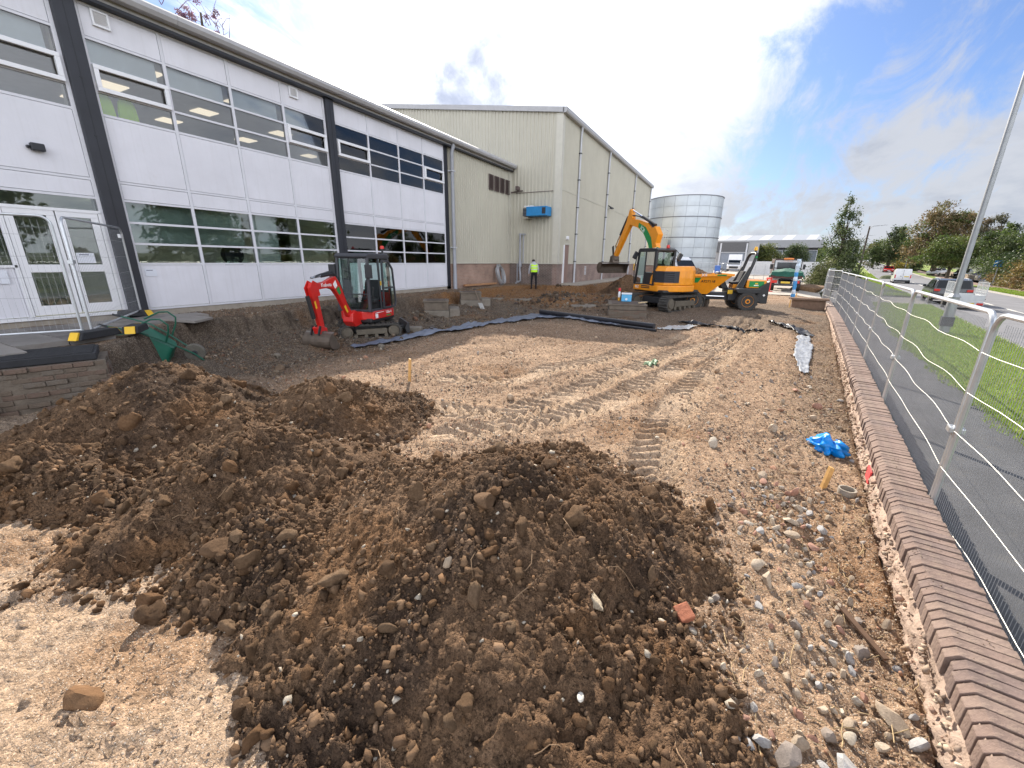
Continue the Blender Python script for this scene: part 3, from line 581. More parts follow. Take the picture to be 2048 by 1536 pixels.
for j in np.nonzero(ok)[0]:
    if len(placed) >= 280: break
    xj, yj, sj = float(x[j]), float(y[j]), float(s[j])
    if any((xj-a)**2+(yj-b)**2 < (sj*.75+q*.75)**2 for a, b, q in placed): continue
    placed.append((xj, yj, sj))
    shared('stone', STM[int(r.integers(18))], ground, (xj, yj, float(zg[j])+sj*.35), tuple(r.uniform(-3, 3, 3)), (sj*r.uniform(.9, 1.35), sj*r.uniform(.8, 1), sj*r.uniform(.65, .9)))
# straw and twigs on the strip by the wall
mb = MB()
q_ = 420; y = 1.2+13*r.random(q_)**1.6; x = xw(y)-.04-1.0*r.random(q_)**1.2; th = r.random(q_)*6.28; ln = r.uniform(.02, .06, q_); P = []
for q in range(4):
    P.append(np.stack([x, y, ground_h(x, y)+.012+.006*q], 1)); x = np.minimum(x+ln*np.cos(th), xw(y)-.02); y = y+ln*np.sin(th); th = th+r.normal(0, .35, q_)
for q in range(q_): mb.tube([p[q] for p in P], r.uniform(.0012, .003), 4)
tag(mb.build('twigs', mat('dry_straw', (.42, .31, .17), .9, var=.3), ground), kind='stuff')
def gz(x, y): return float(ground_h(np.array([x]), np.array([y]))[0])
def sz(x, y): return float(surf_all(np.array([x]), np.array([y]))[0])
# pieces that stand out singly
def lone(name, label, cat, px, mtl, s, seed, sub=3, rough=.15, planes=9, lift=.35, rot=None, group=None):
    v, f = rock_shape(sub, seed, rough, planes); o = npmesh(name, v*np.array(s), f, mtl, smooth=True); o.data.set_sharp_from_angle(angle=rad(32)); o.location = (px[0], px[1], sz(*px)+min(s)*lift); o.rotation_euler = rot or (.3, .2, seed); return tag(o, label, cat, group)
M_brick = mat('red_brick', (.36, .13, .07), .9, var=.25, scale=9, bump=.5, bscale=40, dirt=.2, dcol=(.2, .12, .08))
mb = MB().box((-.05, -.05, -.032), (.05, .05, .032)); o = mb.build('half_brick', M_brick, bev=.006); o.location = (.02, 2.38, sz(.02, 2.38)+.03); o.rotation_euler = (.35, -.25, .7); tag(o, 'broken orange half brick lying on the right flank of the nearest soil heap', 'brick')
lone('chalk_pebble', 'smooth white egg shaped pebble low on the nearest soil heap', 'pebble', (-.36, 1.42), mat('white_pebble', (.62, .58, .5), .6), (.028, .02, .018), 8, planes=0, rough=.03, lift=.8)
lone('mortar_lump', 'pale crumbling mortar lump halfway down the right of the nearest heap', 'rubble', (-.45, 1.95), mat('mortar_lump', (.45, .37, .26), .95, var=.3, bump=.9, bscale=30), (.095, .05, .04), 12, rough=.4)
lone('soil_boulder', 'large flat faced brown clod where the left heap meets the pale ground', 'clod', (-3.05, 1.22), M_clods[1], (.125, .10, .11), 14, rough=.2, planes=7)
lone('soil_boulder', 'pair of big dark clods just below the crest of the nearest heap', 'clod', (-1.28, 2.05), M_clods[1], (.12, .095, .09), 15, rough=.22, planes=6)
lone('flint', 'upright pale fibrous stone on the crest left of the nearest heap', 'stone', (-1.28, 1.62), SM[1], (.03, .035, .075), 16, rot=(.1, .25, .4), lift=1.2)
lone('soil_boulder', 'loose red brown clod lying alone on the pale ground at bottom left', 'clod', (-2.62, .33), M_clods[3], (.10, .075, .05), 19, rough=.4, planes=4)
# ---------------------------------------------------------------- office building
FX = -13.0; ZB = 1.05
M_white = mat('white_panel', (.70, .695, .74), .45, var=.07, scale=.7, dirt=.10, dcol=(.52, .49, .47))
def streaks(m, amt, col):
    t = m.node_tree; n = t.nodes; l = t.links; b = n['Principled BSDF']; src = b.inputs['Base Color'].links[0].from_socket
    tc = n.new('ShaderNodeTexCoord'); mp = n.new('ShaderNodeMapping'); mp.inputs['Scale'].default_value = (9, 9, .35); l.new(tc.outputs['Object'], mp.inputs[0]); z = n.new('ShaderNodeTexNoise'); z.inputs['Scale'].default_value = 1.6; z.inputs['Detail'].default_value = 7; l.new(mp.outputs[0], z.inputs['Vector'])
    r = n.new('ShaderNodeMapRange'); l.new(z.outputs[0], r.inputs[0]); r.inputs[1].default_value = .52; r.inputs[2].default_value = .8; r.inputs[4].default_value = amt; x = n.new('ShaderNodeMix'); x.data_type = 'RGBA'; l.new(r.outputs[0], x.inputs[0]); l.new(src, x.inputs[6]); x.inputs[7].default_value = (*col, 1); l.new(x.outputs[2], b.inputs['Base Color'])
streaks(M_white, .17, (.46, .44, .43))
M_frame = mat('aluminium_frame', (.66, .66, .70), .4, var=.05)
M_upvc = mat('white_frame', (.78, .78, .80), .35, var=.04)
M_dark = mat('dark_cladding', (.022, .024, .032), .5, var=.2, scale=2)
M_fascia = mat('grey_fascia', (.36, .35, .335), .6, var=.12, scale=1.5, dirt=.15, dcol=(.2, .18, .15))
M_gutter = mat('grey_gutter', (.40, .395, .40), .5, var=.08, dirt=.08, dcol=(.3, .28, .25))
M_conc = mat('concrete', (.34, .30, .25), .95, var=.2, scale=2.5, bump=.5, bscale=30, dirt=.25, dcol=(.16, .12, .08))
M_blind = mat('window_blind', (.84, .90, .91), .8, var=.06)
M_int = mat('room_wall', (.55, .55, .57), .9, var=.1); M_intl = mat('workshop_wall', (.70, .73, .71), .9, var=.15, scale=.7)
G_win = glass('window_glass', (.86, .88, .89), .75, .05)
G_low = glass('lower_glass', (.74, .80, .78), .62, .06)
M_light = emis('ceiling_light', (.95, .80, .58), .55)
off = empty('office_building', (FX, 10, ZB), 0, 'long white panelled office building with dark columns and horizontal window bands', 'building')
OX, OY, OZ = FX, 10., ZB
def ob(name, lo, hi, m, bev=0., parent=off):
    return MB().box((lo[0]-OX, lo[1]-OY, lo[2]-OZ), (hi[0]-OX, hi[1]-OY, hi[2]-OZ)).build(name, m, parent, bev=bev)
BAYS = [(-1.66, 4.44, [-1.66, -.15, 1.35, 2.88, 4.44]), (4.88, 10.86, [4.88, 6.33, 7.84, 9.38, 10.86]), (11.24, 17.36, [11.24, 12.76, 14.37, 15.9, 17.36])]
ROWS = [(1.05, 2.15, 'p'), (2.15, 2.62, 'l'), (2.62, 3.10, 'l'), (3.10, 3.58, 'l'), (3.58, 3.97, 'p'), (3.97, 5.34, 'p'), (5.34, 5.80, 'w'), (5.80, 6.31, 'w'), (6.31, 6.80, 'b'), (6.80, 7.42, 'p')]
OPEN = {(0, 3), (1, 0), (1, 3), (2, 0), (2, 3)}
def wframe(y0, y1, z0, z1, name='window_frame'):
    mb = MB(); t = .085; x0, x1 = .0, .075
    for lo, hi in (((x0, y0, z0), (x1, y1, z0+t)), ((x0, y0, z1-t), (x1, y1, z1)), ((x0, y0, z0+t), (x1, y0+t, z1-t)), ((x0, y1-t, z0+t), (x1, y1, z1-t))):
        mb.box((lo[0], lo[1]-OY, lo[2]-OZ), (hi[0], hi[1]-OY, hi[2]-OZ))
    return mb.build(name, M_upvc, off, bev=.008)
for b, (ya, yb, ms) in enumerate(BAYS):
    for i in range(4):
        y0, y1 = ms[i]+.035, ms[i+1]-.035
        for z0, z1, k in ROWS:
            if b == 0 and i in (2, 3) and z1 < 3.6: continue           # the doorway
            if b == 0 and i < 2 and k == 'l' and z0 > 3: k = 'p'
            if k == 'p': ob('wall_panel', (FX-.06, y0+.009, z0+.034), (FX-.012+.004*((i+b) % 2), y1-.009, z1-.034), M_white)
            else:
                p = ob('window_pane', (FX-.05, y0, z0+.025), (FX-.03, y1, z1-.025), G_low if k == 'l' else G_win)
                if k == 'b':
                    bl = ob('blind', (FX-.16, y0+.0, z0+.02), (FX-.13, y1-.12, z1), M_blind)
                if k == 'w' and z0 > 5.7 and (b, i) in OPEN: wframe(y0, y1, z0, z1)
    for y in ms: ob('mullion', (FX-.08, y-.035, ZB), (FX+.0, y+.035, 7.42), M_frame)
    for z in sorted({r_[0] for r_ in ROWS} | {7.42}):
        if b == 0 and z < 3.5: ob('transom', (FX-.075, ya, z-.025), (FX-.006, 1.32, z+.025), M_frame)
        else: ob('transom', (FX-.075, ya, z-.025), (FX-.006, yb, z+.025), M_frame)
for y0, y1, pr in ((-2.04, -1.69, .03), (4.475, 4.845, .10), (10.895, 11.205, .10), (17.395, 17.74, -.03)):
    c = ob('dark_column', (FX-.35, y0, ZB-.2), (FX+pr, y1, 7.44), M_dark, bev=.01)
    mb = MB(); w = (y0+y1)/2
    mb.box((pr-.001, w-.006-OY, 0), (pr+.006, w+.006-OY, 6.3))
    for z in (1.6, 2.7, 3.8, 4.9): mb.box((pr, w-.03-OY, z), (pr+.012, w+.03-OY, z+.02))
    j = mb.build('cover_strip', mat('black_strip', (.012, .013, .018), .4), off)
# soffit, fascia, gutter, roof
ob('soffit', (FX-.5, -6, 7.44), (FX+.22, 24.06, 7.50), M_dark)
ob('fascia', (FX+.06, -6, 7.50), (FX+.20, 24.06, 7.66), M_fascia, bev=.01)
P = [(.20, 7.60), (.30, 7.57), (.40, 7.60), (.45, 7.68), (.44, 7.77), (.36, 7.83), (.2, 7.86), (-.2, 7.88), (-.2, 7.62)]
g = MB(); yy = -6.
while yy < 23.9:
    y2 = min(yy+4.2, 24.06); g = MB().prism([(a, z-OZ) for a, z in P], 'y', yy-OY+.006, y2-OY); g.build('gutter', M_gutter, off, smooth=True); yy += 4.2
rb = MB().prism([(.0, 7.80-OZ), (-9, 8.7-OZ), (-18, 7.8-OZ), (-18, 7.6-OZ), (0, 7.6-OZ)], 'y', -16, 14.04); rb.build('roof', mat('grey_roof', (.3, .3, .31), .6), off)
ob('plinth', (FX-.3, -6, .3), (FX-.03, 17.74, ZB-.03), M_conc)
# link bay: brick plinth, ribbed cladding
def brick_mat(name, c1, c2, mo, ax):
    m = bpy.data.materials.new(name); m.use_nodes = True; t = m.node_tree; n = t.nodes; l = t.links; b = n['Principled BSDF']; b.inputs['Roughness'].default_value = .9
    tc = n.new('ShaderNodeTexCoord'); sp = n.new('ShaderNodeSeparateXYZ'); l.new(tc.outputs['Object'], sp.inputs[0]); cb = n.new('ShaderNodeCombineXYZ')
    ad = n.new('ShaderNodeMath'); l.new(sp.outputs[0], ad.inputs[0]); l.new(sp.outputs[1], ad.inputs[1]); l.new(ad.outputs[0], cb.inputs[0]); l.new(sp.outputs[2], cb.inputs[1])
    br = n.new('ShaderNodeTexBrick'); l.new(cb.outputs[0], br.inputs['Vector']); br.inputs['Color1'].default_value = (*c1, 1); br.inputs['Color2'].default_value = (*c2, 1); br.inputs['Mortar'].default_value = (*mo, 1)
    br.inputs['Scale'].default_value = 1; br.inputs['Mortar Size'].default_value = .009; br.inputs['Brick Width'].default_value = .225; br.inputs['Row Height'].default_value = .075; br.inputs['Bias'].default_value = -.1
    nz = n.new('ShaderNodeTexNoise'); l.new(tc.outputs['Object'], nz.inputs['Vector']); nz.inputs['Scale'].default_value = 1.2; nz.inputs['Detail'].default_value = 8
    mr = n.new('ShaderNodeMapRange'); l.new(nz.outputs[0], mr.inputs[0]); mr.inputs[1].default_value = .3; mr.inputs[2].default_value = .7; mr.inputs[3].default_value = .75; mr.inputs[4].default_value = 1.25
    mu = n.new('ShaderNodeVectorMath'); mu.operation = 'SCALE'; l.new(br.outputs['Color'], mu.inputs[0]); l.new(mr.outputs[0], mu.inputs['Scale']); l.new(mu.outputs[0], b.inputs['Base Color'])
    bp = n.new('ShaderNodeBump'); bp.inputs['Strength'].default_value = .5; bp.inputs['Distance'].default_value = .01; bp.invert = True; l.new(br.outputs['Fac'], bp.inputs['Height']); l.new(bp.outputs[0], b.inputs['Normal'])
    return m
M_bk1 = brick_mat('pink_brickwork', (.34, .215, .165), (.29, .175, .13), (.33, .27, .22), 1)
M_bk2 = brick_mat('brown_brickwork', (.125, .083, .073), (.095, .066, .06), (.33, .29, .25), 0)
M_bk3 = brick_mat('side_brickwork', (.25, .165, .14), (.20, .125, .105), (.34, .29, .25), 1)
M_clad = mat('beige_cladding', (.475, .45, .37), .55, var=.06, scale=.6, dirt=.10, dcol=(.36, .32, .24))
streaks(M_clad, .3, (.30, .27, .21)); M_trim = mat('beige_trim', (.52, .495, .42), .5, var=.05)
M_pipe = mat('grey_pipe', (.33, .34, .37), .45, var=.08); M_pipe2 = mat('pale_pipe', (.50, .51, .54), .45, var=.1, dirt=.08)
def ribs(axis, a0, a1, off0, z0, z1fun, pitch=.2, depth=.035, flip=False):
    """trapezoid ribbed sheet: axis along which it runs, off0 = plane coordinate"""
    n = int(round((a1-a0)/pitch)); p = (a1-a0)/n; V = []; F = []
    prof = []
    for i in range(n):
        for q, d in ((0, 0), (.55, 0), (.65, 1), (.9, 1)): prof.append((a0+(i+q)*p, d*depth))
    prof.append((a1, 0))
    for a, d in prof:
        for z in (z0, z1fun(a)): V.append((off0+d, a, z) if axis == 'y' else (a, off0-d, z))
    for i in range(len(prof)-1):
        f = (2*i, 2*i+2, 2*i+3, 2*i+1); F.append(f if (axis == 'y') else f)
    return MB().add(V, F)
def shift(mb, o): mb.v = [(a-o[0], b-o[1], c-o[2]) for a, b, c in mb.v]; return mb
ob('brick_plinth', (FX-.3, 17.76, .5), (FX+.0, 24.09, 2.14), M_bk1)
ob('plinth_cap', (FX-.2, 17.76, 2.142), (FX+.06, 24.05, 2.19), M_trim)
shift(ribs('y', 17.95, 23.75, FX+.0, 2.192, lambda a: 7.49, .19), (OX, OY, OZ)).build('cladding', M_clad, off)
ob('backing', (FX-.25, 17.8, 2.192), (FX-.003, 24.09, 7.49), M_clad); ob('corner_trim', (FX, 23.76, 2.192), (FX+.07, 24.06, 7.45), M_trim)
M_louv = mat('brown_louvre', (.115, .085, .08), .6, var=.1)
def louvre(y0, y1, z0, z1, mF, mS, x=FX+.036, n=9, name='vent'):
    v = MB(); t = .04 if y1-y0 > .4 else .035; d = .05
    for lo, hi in (((0, y0, z0), (d, y1, z0+t)), ((0, y0, z1-t), (d, y1, z1)), ((0, y0, z0+t), (d, y0+t, z1-t)), ((0, y1-t, z0+t), (d, y1, z1-t))): v.box((lo[0]+x-OX, lo[1]-OY, lo[2]-OZ), (hi[0]+x-OX, hi[1]-OY, hi[2]-OZ))
    v.box((x-OX, y0+t-OY, z0+t-OZ), (x+.008-OX, y1-t-OY, z1-t-OZ), 1)
    f = v.build(name, [mF, M_dark], off); h = (z1-z0-2*t)/n
    src = MB().bar((0, y0+t, 0), (0, y1-t, 0), .006, h*.95, up=(.7, 0, .7)).build('slat', mS, f)
    for i in range(n):
        s = src if i == 0 else shared('slat', src, f); s.location = (x+.03-OX, -OY, z0+t+(i+.5)*h-OZ)
for q in range(4): louvre(21.43+q*.64, 21.43+q*.64+.5, 6.14, 6.93, M_louv, M_louv, n=14)
louvre(5.10, 5.40, 7.07, 7.37, M_upvc, M_upvc, FX-.0, 7); louvre(9.63, 9.92, 7.10, 7.38, M_upvc, M_upvc, FX, 7)
dp = MB(); dp.tube([(FX+.25, 17.84, 7.6), (FX+.25, 17.84, 7.45), (FX+.17, 17.84, 7.25), (FX+.17, 17.84, 1.6)], .085, 12); dp.tube([(FX+.17, 17.84, 1.62), (FX+.17, 17.84, .75)], .10, 12)
for z in (2.9, 6.4): dp.box((FX+.0, 17.72, z), (FX+.27, 17.96, z+.05), 1)
shift(dp, (OX, OY, OZ)).build('downpipe', [M_pipe, M_pipe2], off, smooth=True)
fl = MB().box((.02, 3.58-OY, 4.36-OZ), (.14, 3.78-OY, 4.50-OZ)); fl.box((0, 3.53-OY, 4.40-OZ), (.08, 3.58-OY, 4.45-OZ)); fl.build('floodlight', M_dark, off, bev=.015)
# doors
def door(y0, y1):
    mb = MB(); t = .13; z0, z1 = 1.09, 3.26
    for lo, hi in (((y0, z0), (y1, z0+.2)), ((y0, z1-t), (y1, z1)), ((y0, z0+.2), (y0+t, z1-t)), ((y1-t, z0+.2), (y1, z1-t)), ((y0+t, 1.98), (y1-t, 2.14))): mb.box((-.06, lo[0]-OY, lo[1]-OZ), (.0, hi[0]-OY, hi[1]-OZ))
    d = mb.build('door', M_upvc, off, bev=.006)
    for a, b_ in ((z0+.2, 1.98), (2.14, z1-t)): MB().box((-.04, y0+t-OY, a-OZ), (-.025, y1-t-OY, b_-OZ)).build('door_pane', G_low, d)
    return d
dA = door(2.93, 3.66); dB_ = door(3.68, 4.36)
for yh, d in ((3.58, dA), (3.76, dB_)): MB().tube([(.0, yh-OY, .95), (.06, yh-OY, .95), (.06, yh-OY, 1.25), (0, yh-OY, 1.25)], .014, 6).build('handle', M_frame, d)
for lo, hi, nm, m in (((1.39, 1.08), (2.84, 2.1), 'wall_panel', M_white), ((1.39, 2.12), (2.84, 3.24), 'window_pane', G_low), ((1.39, 3.30), (4.40, 3.56), 'window_pane', G_low)):
    ob(nm, (FX-.05, lo[0], lo[1]), (FX-.025, hi[0], hi[1]), m)
for a, b_ in (((1.35, 3.24), (4.42, 3.30)), ((1.35, 2.08), (2.9, 2.13)), ((2.86, 1.06), (2.92, 3.25)), ((4.37, 1.06), (4.42, 3.25)), ((1.33, 1.0), (4.44, 1.07))): ob('door_frame', (FX-.075, a[0], a[1]), (FX+.012, b_[0], b_[1]), M_upvc)
M_paper = mat('paper', (.72, .74, .80), .8, var=.03); M_ink = mat('ink', (.06, .07, .12), .8)
def notice(y, z, w, h, txt=None, lines=3):
    o = ob('notice', (FX+.0, y-w/2, z-h/2), (FX+.006, y+w/2, z+h/2), M_paper)
    if txt: text(txt, .085, M_ink, o, (.007, y-OY, z+h*.33-OZ), (rad(90), 0, rad(90)), .001)
    else: MB().box((.006, y-w*.35-OY, z+h*.28-OZ), (.008, y+w*.2-OY, z+h*.36-OZ)).build('print_line', M_ink, o)
notice(5.10, 1.94, .24, .18); notice(3.97, 2.28, .3, .22); notice(2.42, 1.90, .62, .26, 'VISITORS')
# rooms behind the glass
def room(name, y0, y1, z0, z1, m, depth=6.):
    mb = MB(); a, b_ = FX-.36-depth, FX-.36
    mb.add([(a-OX, y0-OY, z0-OZ), (b_-OX, y0-OY, z0-OZ), (b_-OX, y1-OY, z0-OZ), (a-OX, y1-OY, z0-OZ), (a-OX, y0-OY, z1-OZ), (b_-OX, y0-OY, z1-OZ), (b_-OX, y1-OY, z1-OZ), (a-OX, y1-OY, z1-OZ)], [(0, 1, 2, 3), (4, 7, 6, 5), (0, 3, 7, 4), (0, 4, 5, 1), (3, 2, 6, 7)])
    return mb.build(name, m, off)
room('upper_room', -2, 17.5, 5.0, 7.0, M_int, 8.); room('ground_room', -2, 17.5, 1.12, 3.75, M_intl, 5.)
ob('floor_slab', (FX-.34, -2, 3.76), (FX-.07, 17.5, 4.98), M_int)
src = MB().box((-.3, -.3, -.02), (.3, .3, .0)).build('ceiling_light', M_light, off); first = True
for x in (-14.6, -16.6, -18.8):
    for y in (-.9, 1.3, 3.7, 6.5, 8.9, 11.6, 14.6):
        s = src if first else shared('ceiling_light', src, off); first = False; s.location = (x-OX, y-OY+.3*(x % 1), 6.99-OZ)
for y in (4.66, 11.05): ob('inner_column', (FX-.62, y-.14, 1.12), (FX-.37, y+.14, 6.99), M_upvc)
for y in (9.0, 9.9, 10.5, 13.2, 14.1, 15.6): ob('roller_blind', (FX-.30, y-.22, 2.2), (FX-.28, y+.2, 3.6), M_blind) if y in (9.0,) else None
ob('roller_blind', (FX-.30, 8.0, 2.18), (FX-.28, 9.2, 3.6), M_blind); ob('roller_blind', (FX-.30, 4.95, 2.66), (FX-.28, 7.7, 3.6), mat('frosted_film', (.60, .68, .66), .8))
tl = MB()
for y in (5.2, 7.4, 13, 15): tl.box((FX-2.4-OX, y-OY, 3.5-OZ), (FX-2.3-OX, y+1.4-OY, 3.56-OZ))
tl.build('strip_light', emis('strip_light', (1, .9, .7), 3.), off)
# hi-vis jackets hanging inside and the round drum
M_hv = mat('hi_vis_yellow', (.50, .85, .03), .8, var=.12, scale=6); M_hv2 = mat('reflective_tape', (.62, .64, .62), .4)
for q, (y, lab) in enumerate(((5.05, 'left'), (5.48, 'right'))):
    mb = MB(); loops = []
    for z, w, d in ((5.38, .20, .09), (5.55, .19, .10), (5.75, .16, .09), (5.88, .06, .05)):
        loops.append([(FX-.24+d*math.sin(a)*.8, y+w*math.cos(a)*(1+.08*math.sin(5*a)), z) for a in [k*math.pi/6 for k in range(12)]])
    mb.loft(loops); o = mb.build('jacket', M_hv, smooth=True); tag(o, 'yellow hi-vis jacket behind the upper window, the %s of the two' % lab, 'jacket')
dr = MB().lathe([(.05, -.12), (.27, -.12), (.28, -.08), (.20, -.06), (.20, .06), (.28, .08), (.27, .12), (.05, .12)], (FX-.58, 7.45, 2.40), 'x', 28); o = dr.build('drum_fan', M_dark, smooth=True); tag(o, 'round black drum behind the lower window beside the first dark column', 'fan')
MB().box((FX-.7, 7.25, 1.12), (FX-.45, 7.65, 2.13)).build('stand', M_dark, o)
# ---------------------------------------------------------------- warehouse
WXX, WY0, WY1, WZ = -9.75, 24.12, 50.9, .9
wh = empty('warehouse', (WXX, WY0, WZ), 0, 'tall beige ribbed metal warehouse on a brown brick plinth', 'building'); WO = (WXX, WY0, WZ)
def wb(name, lo, hi, m, bev=0.): return shift(MB().box(lo, hi), WO).build(name, m, wh, bev=bev)
gab = lambda x: 10.28+(WXX-x)*.145 if x > -23.6 else 10.28+(-9.75+23.6)*.145-(-23.6-x)*.145
wb('brick_plinth', (-38, WY0, .4), (WXX-.3, WY0+.3, 2.15), M_bk2); wb('brick_plinth', (WXX-.3, WY0, .4), (WXX, WY1, 2.15), M_bk3)
wb('plinth_cap', (-12.98, WY0-.05, 2.152), (WXX+.05, WY0+.2, 2.2), M_trim); wb('plinth_cap', (WXX-.2, WY0+.202, 2.152), (WXX+.05, WY1, 2.2), M_trim)
shift(ribs('x', -36, WXX-.32, WY0, 2.202, gab, .235, .045), WO).build('cladding', M_clad, wh); shift(ribs('y', WY0+.25, WY1-.2, WXX, 2.202, lambda a: 10.15, .21, .035), WO).build('cladding', M_clad, wh)
shift(MB().prism([(-36, 2.202), (WXX-.02, 2.202), (WXX-.02, gab(WXX)-.03), (-23.6, gab(-23.6)-.03), (-36, gab(-36)-.03)], 'y', WY0+.003, WY0+.3), WO).build('gable_wall', M_clad, wh)
wb('side_wall', (WXX-.3, WY0+.302, 2.202), (WXX-.004, WY1-.002, 10.2), M_clad); wb('back_wall', (-36, WY1, .4), (WXX-.01, WY1+.3, 10.2), M_clad)
wb('corner_trim', (WXX-.34, WY0-.055, 2.204), (WXX+.045, WY0+.0, 10.2), M_trim); wb('corner_trim', (WXX+.001, WY0+.001, 2.204), (WXX+.046, WY0+.26, 10.2), M_trim); wb('corner_trim', (WXX+.0, WY1-.2, 2.204), (WXX+.05, WY1+.0, 10.2), M_trim)
shift(MB().prism([(WXX+.1, 10.16), (-23.6, gab(-23.6)-.06), (-36, gab(-36)-.06), (-36, gab(-36)+.18), (-23.6, gab(-23.6)+.2), (WXX+.1, 10.42)], 'y', WY0-.16, WY0+.04), WO).build('verge_trim', M_gutter, wh)
shift(MB().prism([(WXX+.05, 10.16), (-23.6, gab(-23.6)+.1), (-37, gab(-37)+.1), (-37, gab(-37)-.1), (-23.6, gab(-23.6)-.1), (WXX-.2, 10.05)], 'y', WY0+.05, WY1+.3), WO).build('roof', M_gutter, wh)
shift(MB().prism([(WXX+.052, 10.14), (WXX+.22, 10.14), (WXX+.27, 10.22), (WXX+.27, 10.40), (WXX+.052, 10.42)], 'y', WY0-.16, WY1+.1), WO).build('gutter', M_gutter, wh, smooth=False)
for y in (26.95, 33.5, 42.6, 50.4):
    mb = MB().tube([(WXX+.15, y, 10.15), (WXX+.15, y, 9.95), (WXX+.12, y, 9.7), (WXX+.12, y, .9)], .062, 10)
    for z in (2.3, 4.0, 5.6, 7.2, 8.7): mb.box((WXX+.04, y-.09, z), (WXX+.20, y+.09, z+.05), 1)
    shift(mb, WO).build('downpipe', [M_pipe2, M_dark], wh, smooth=True)
M_door = mat('brown_door', (.24, .15, .12), .6, var=.1)
wb('fire_door', (WXX+.0, 25.1, 1.0), (WXX+.06, 25.86, 3.3), M_door, bev=.01); wb('door_frame', (WXX+.0, 24.98, 3.31), (WXX+.09, 25.98, 3.40), M_trim); wb('door_frame', (WXX+.0, 24.99, .95), (WXX+.10, 25.08, 3.30), M_upvc)
wb('door_step', (WXX+.001, 24.9, .6), (WXX+.35, 26.0, 1.0), M_conc); wb('wall_lamp', (WXX+.0, 25.35, 3.62), (WXX+.16, 25.6, 3.82), M_upvc, bev=.03)
for n_ in range(6): wb('air_brick', (WXX+.0, 29.4, 1.42+n_*.1), (WXX+.02, 29.75, 1.48+n_*.1), M_pipe2)
wb('seam', (-12.6, WY0-.062, 6.24), (-10.15, WY0-.046, 6.27), M_louv); wb('seam', (WXX+.036, 24.4, 6.33), (WXX+.045, 50, 6.355), M_trim)
mb = MB().tube([(-12.9, WY0-.12, 6.3), (-12.1, WY0-.12, 6.36)], .035, 8); mb.box((-12.5, WY0-.35, 6.4), (-12.34, WY0-.06, 6.6)); shift(mb, WO).build('security_light', M_louv, wh)
mb = MB().tube([(WXX+.05, 34.2, 6.55), (WXX+.3, 34.2, 6.4)], .04, 8); mb.box((WXX+.2, 34.05, 6.3), (WXX+.42, 34.5, 6.4)); shift(mb, WO).build('security_light', M_dark, wh)
mb = MB()
mb.tube([(-12.22, WY0-.14, 3.95), (-12.22, WY0-.14, 1.75), (-12.16, WY0-.16, 1.5), (-12.16, WY0-.16, 1.1), (-12.3, WY0-.16, 1.02), (-12.46, WY0-.16, .96), (-12.46, WY0-.16, .75)], .06, 10); mb.tube([(-12.0, WY0-.12, 3.95), (-12.0, WY0-.12, 2.2)], .035, 8); mb.tube([(-12.42, WY0-.1, 2.15), (-12.42, WY0-.1, 1.0)], .035, 8)
mb.lathe([(.1, 0), (.1, .35)], (-12.2, WY0-.15, 1.95), 'z', 12); mb.box((-12.32, WY0-.15, 3.86), (-11.9, WY0-.0, 3.93)); shift(mb, WO).build('waste_pipe', M_pipe, wh, smooth=True)
sg = wb('warning_sign', (WXX+.037, 45.4, 1.5), (WXX+.05, 46.3, 2.14), mat('sign_yellow', (.75, .42, .03), .5)); shift(MB().prism([(45.6, 1.62), (46.1, 1.62), (45.85, 2.04)], 'x', WXX+.052, WXX+.058), WO).build('warning_triangle', M_dark, sg)
# the blue air handling unit on the gable wall
au = empty('air_unit', (-11.0, WY0-.05, 5.1), 0, 'blue air handling unit fixed high on the warehouse gable', 'air unit')
M_blue = mat('blue_unit', (.015, .20, .46), .5, var=.12, dirt=.08)
MB().box((-.52, -.75, -.24), (.78, -.0, .27)).build('casing', M_blue, au, bev=.02); MB().box((-.80, -.62, -.22), (-.522, -.0, .22)).build('intake', mat('grey_grille', (.13, .14, .16), .6), au)
for k in range(5): MB().box((-.8, -.635, -.18+k*.08), (-.53, -.62, -.14+k*.08)).build('slat', M_dark, au)
MB().box((.5, -.765, -.14), (.72, -.75, .2)).build('vent_panel', M_dark, au); MB().box((-.86, -.5, -.34), (-.5, -.05, -.26)).build('bracket', M_trim, au)
for k in range(3): MB().box((-.78+k*.2, -.5, .30), (-.66+k*.2, -.2, .36)).build('flange', M_upvc, au)
# concrete margin along the warehouse
mb = MB().box((WXX+.02, WY0+.4, .7), (WXX+1.35, 48, .955)); tag(mb.build('margin_path', M_conc), kind='structure')
